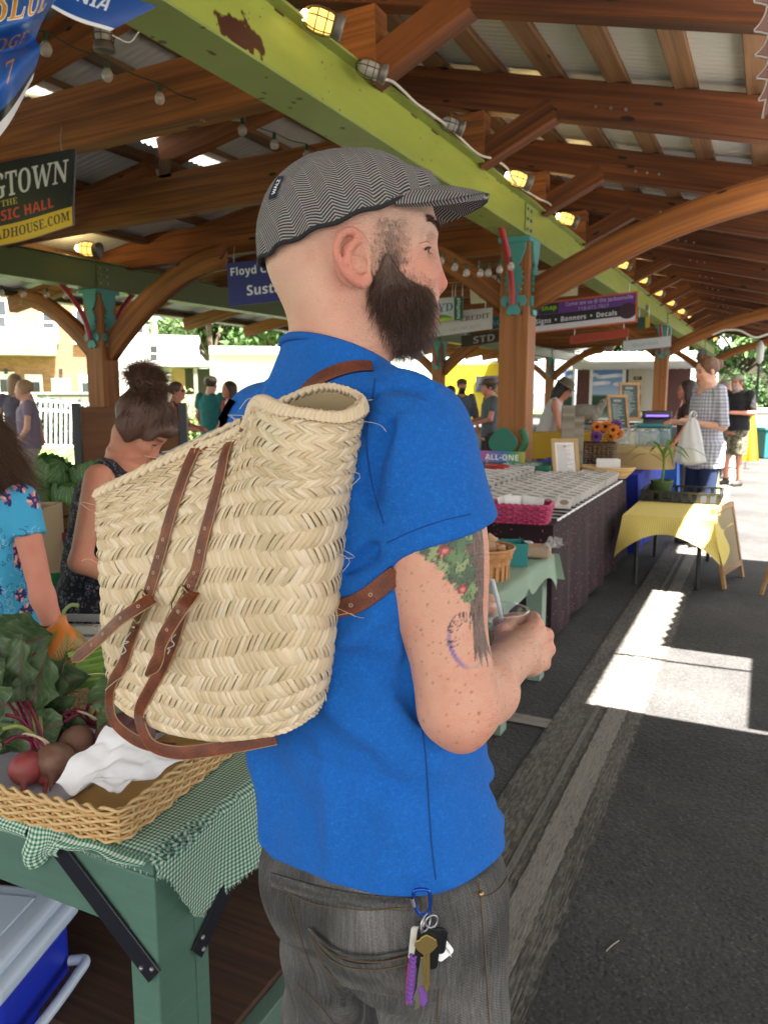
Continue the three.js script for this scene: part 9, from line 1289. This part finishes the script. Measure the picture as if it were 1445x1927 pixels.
{ const inMan = (n, l, c) => thing(n, l, c, manPos.toArray(), manTurn);
const cup = inMan('plastic_cup', 'clear plastic cup with a straw held in front of the bearded man', 'cup'); const c = L(940, 1192, -0.135), cg = phys([0.95, 0.96, 0.96], 0.06, { transmission: 0.94, thickness: 0, side: THREE.DoubleSide }); part('wall', lathe([[0.0, -0.07], [0.030, -0.07], [0.033, -0.05], [0.043, 0.035], [0.0455, 0.037], [0.0455, 0.041], [0.043, 0.041]], 32).translate(c.x, c.y, c.z), cg, cup); const rg = new THREE.TorusGeometry(0.0445, 0.0018, 6, 40); rg.rotateX(Math.PI / 2); rg.translate(c.x, c.y + 0.04, c.z); part('rim', rg, cg, cup); part('drink', cyl(0.038, 0.031, 0.06, c.x, c.y - 0.036, c.z, 24), phys([0.55, 0.4, 0.25], 0.1, { transmission: 0.7, thickness: 0.02 }), cup); part('straw', tube([L(948, 1185, -0.13), L(936, 1130, -0.13), L(926, 1090, -0.13)], 0.0035, 10, 8), phys([0.85, 0.85, 0.85], 0.3, { transmission: 0.4 }), cup);
const k = inMan('key_ring', 'bunch of brass keys and tags on a blue carabiner at the back of the jeans', 'keys'); const dz = 0.006 + Math.max(...[[800, 1720], [800, 1790], [780, 1850], [830, 1800], [790, 1900]].map((q) => hit(jeansSdf, q[0], q[1], 0).z)), D = (x, y, e = 0.010) => L(x, y, dz + e); const blu = phys([0.02, 0.09, 0.5], 0.25, { metalness: 0.7 }), kb = mat([0.50, 0.36, 0.13], 0.35, { metalness: 0.85 }), kg = mat([0.45, 0.42, 0.3], 0.35, { metalness: 0.85 });
part('carabiner', tube([D(778, 1688), D(782, 1708), D(790, 1720), D(800, 1723), D(808, 1712), D(809, 1688), D(806, 1676), D(780, 1676)], 0.0023, 60, 8, true), blu, k); part('gate', tube([D(775, 1690, 0.012), D(779, 1706, 0.012)], 0.0026, 6, 8), M.galv, k);
const ring = (x, y, r, tx) => { const g = new THREE.TorusGeometry(r, 0.0012, 6, 28); g.rotateY(tx); const p = D(x, y, 0.014); g.translate(p.x, p.y, p.z); part('ring', g, M.galv, k); }; ring(801, 1736, 0.0105, 0.9); ring(812, 1734, 0.008, 0.3); ring(795, 1740, 0.009, 1.3);
const flat = (pts, e, dep, m, n, cham = 0.0004, hole) => { const s = new THREE.Shape(); const q = pts.map((p) => D(p[0], p[1], e)); s.moveTo(q[0].x, q[0].y); for (const p of q.slice(1)) s.lineTo(p.x, p.y); if (hole) { const h = new THREE.Path(), hp = D(hole[0], hole[1], e); h.absarc(hp.x, hp.y, 0.0032, 0, 6.28, true); s.holes.push(h); } const g = new THREE.ExtrudeGeometry(s, { depth: dep, bevelEnabled: true, bevelSize: cham, bevelThickness: cham, bevelSegments: 2 }); g.translate(0, 0, dz + e); return part(n, g, m, k); };
const rr = (x, y, w, h, a, r = 6) => { const o = []; for (const [sx, sy] of [[1, 1], [-1, 1], [-1, -1], [1, -1]]) for (let i = 0; i < 5; i++) { const t = (sx > 0 ? (sy > 0 ? 0 : 1.5) : (sy > 0 ? 0.5 : 1)) * Math.PI + i / 4 * Math.PI / 2, px = sx * (w / 2 - r) + Math.cos(t) * r, py = sy * (h / 2 - r) + Math.sin(t) * r; o.push([x + px * Math.cos(a) - py * Math.sin(a), y + px * Math.sin(a) + py * Math.cos(a)]); } return o; };
flat(rr(822, 1775, 62, 34, 0.9), 0.004, 0.0012, mat('#ffffff', 0.5), 'white_tag'); { const t = ctex(64, 64, (g) => { g.fillStyle = '#e9e9e9'; g.fillRect(0, 0, 64, 64); g.fillStyle = '#222'; for (let x = 4; x < 60; x += 4) g.fillRect(x, 6, 1 + (x * 7 % 3), 34); }); const a = [832, 1793], q = (x, y) => D(x, y, 0.0062); part('barcode', sheet((u, v) => q(826 + 26 * u + 4 * (1 - v) - 6, 1764 + 34 * u * 0.95 - 12 * v + 6), 1, 1), mat('#ffffff', 0.6, { map: t }), k); }
flat(rr(786, 1775, 30, 62, 0.1), 0.006, 0.0012, mat([0.6, 0.58, 0.5], 0.5), 'card_tag'); flat(rr(804, 1782, 44, 74, 0.12, 9), 0.008, 0.003, mat([0.012, 0.012, 0.013], 0.3), 'black_fob'); flat(rr(826, 1768, 26, 46, 0.15, 8), 0.006, 0.003, mat([0.012, 0.012, 0.013], 0.3), 'black_fob');
flat([[789, 1768], [794, 1762], [802, 1758], [811, 1762], [820, 1768], [822, 1778], [815, 1786], [808, 1792], [808, 1852], [803, 1866], [797, 1856], [799, 1840], [795, 1832], [798, 1822], [794, 1812], [798, 1796], [786, 1786], [780, 1778], [783, 1770]], 0.013, 0.0018, kb, 'key', 0.0005, [801, 1766]); flat([[792, 1800], [797, 1800], [800, 1850], [788, 1894], [780, 1898], [782, 1884], [778, 1876], [784, 1860], [786, 1840]], 0.010, 0.0018, kg, 'key'); part('key_groove', tube([D(803, 1795, 0.0158), D(803, 1850, 0.0158)], 0.0008, 4, 4), mat([0.2, 0.14, 0.05], 0.5), k);
const pur = mat([0.18, 0.06, 0.32], 0.7), pur2 = mat([0.10, 0.03, 0.2], 0.7); const braid = (x0, y0, x1, y1) => { const b = []; const n = 11; for (let i = 0; i < n; i++) { const t = i / n, x = lerp(x0, x1, t), y = lerp(y0, y1, t); for (const s of [-1, 1]) b.push(tube([D(x + s * 6, y - 4, 0.008), D(x + s * 2, y + 3, 0.012), D(x, y + 7, 0.010)], 0.0022, 6, 6)); } part('braided_lanyard', b, pur, k); }; braid(778, 1800, 770, 1890); braid(792, 1855, 796, 1888);
part('cord', tube([D(783, 1808, 0.006), D(778, 1860, 0.006), D(774, 1890, 0.008)], 0.0015, 10, 5), mat([0.02, 0.25, 0.2], 0.6), k); part('cord', tube([D(770, 1810, 0.006), D(766, 1850, 0.006), D(766, 1890, 0.008)], 0.0015, 10, 5), mat([0.5, 0.05, 0.15], 0.6), k);
}
single('dry_twig', tube([onY(1140, 1790, 0.004), onY(1150, 1780, 0.006), onY(1164, 1770, 0.004)], 0.0016, 8, 5), mat([0.4, 0.36, 0.3], 0.9), 'pale dry twig lying on the asphalt near the lower right', 'twig'); single('bottle_cap_scrap', tube([onY(1140, 1664, 0.004), onY(1148, 1657, 0.008), onY(1153, 1661, 0.004)], 0.003, 8, 5), mat([0.03, 0.028, 0.026], 0.9), 'small dark scrap on the asphalt beside the white line', 'scrap');
renderer.render(scene, camera);
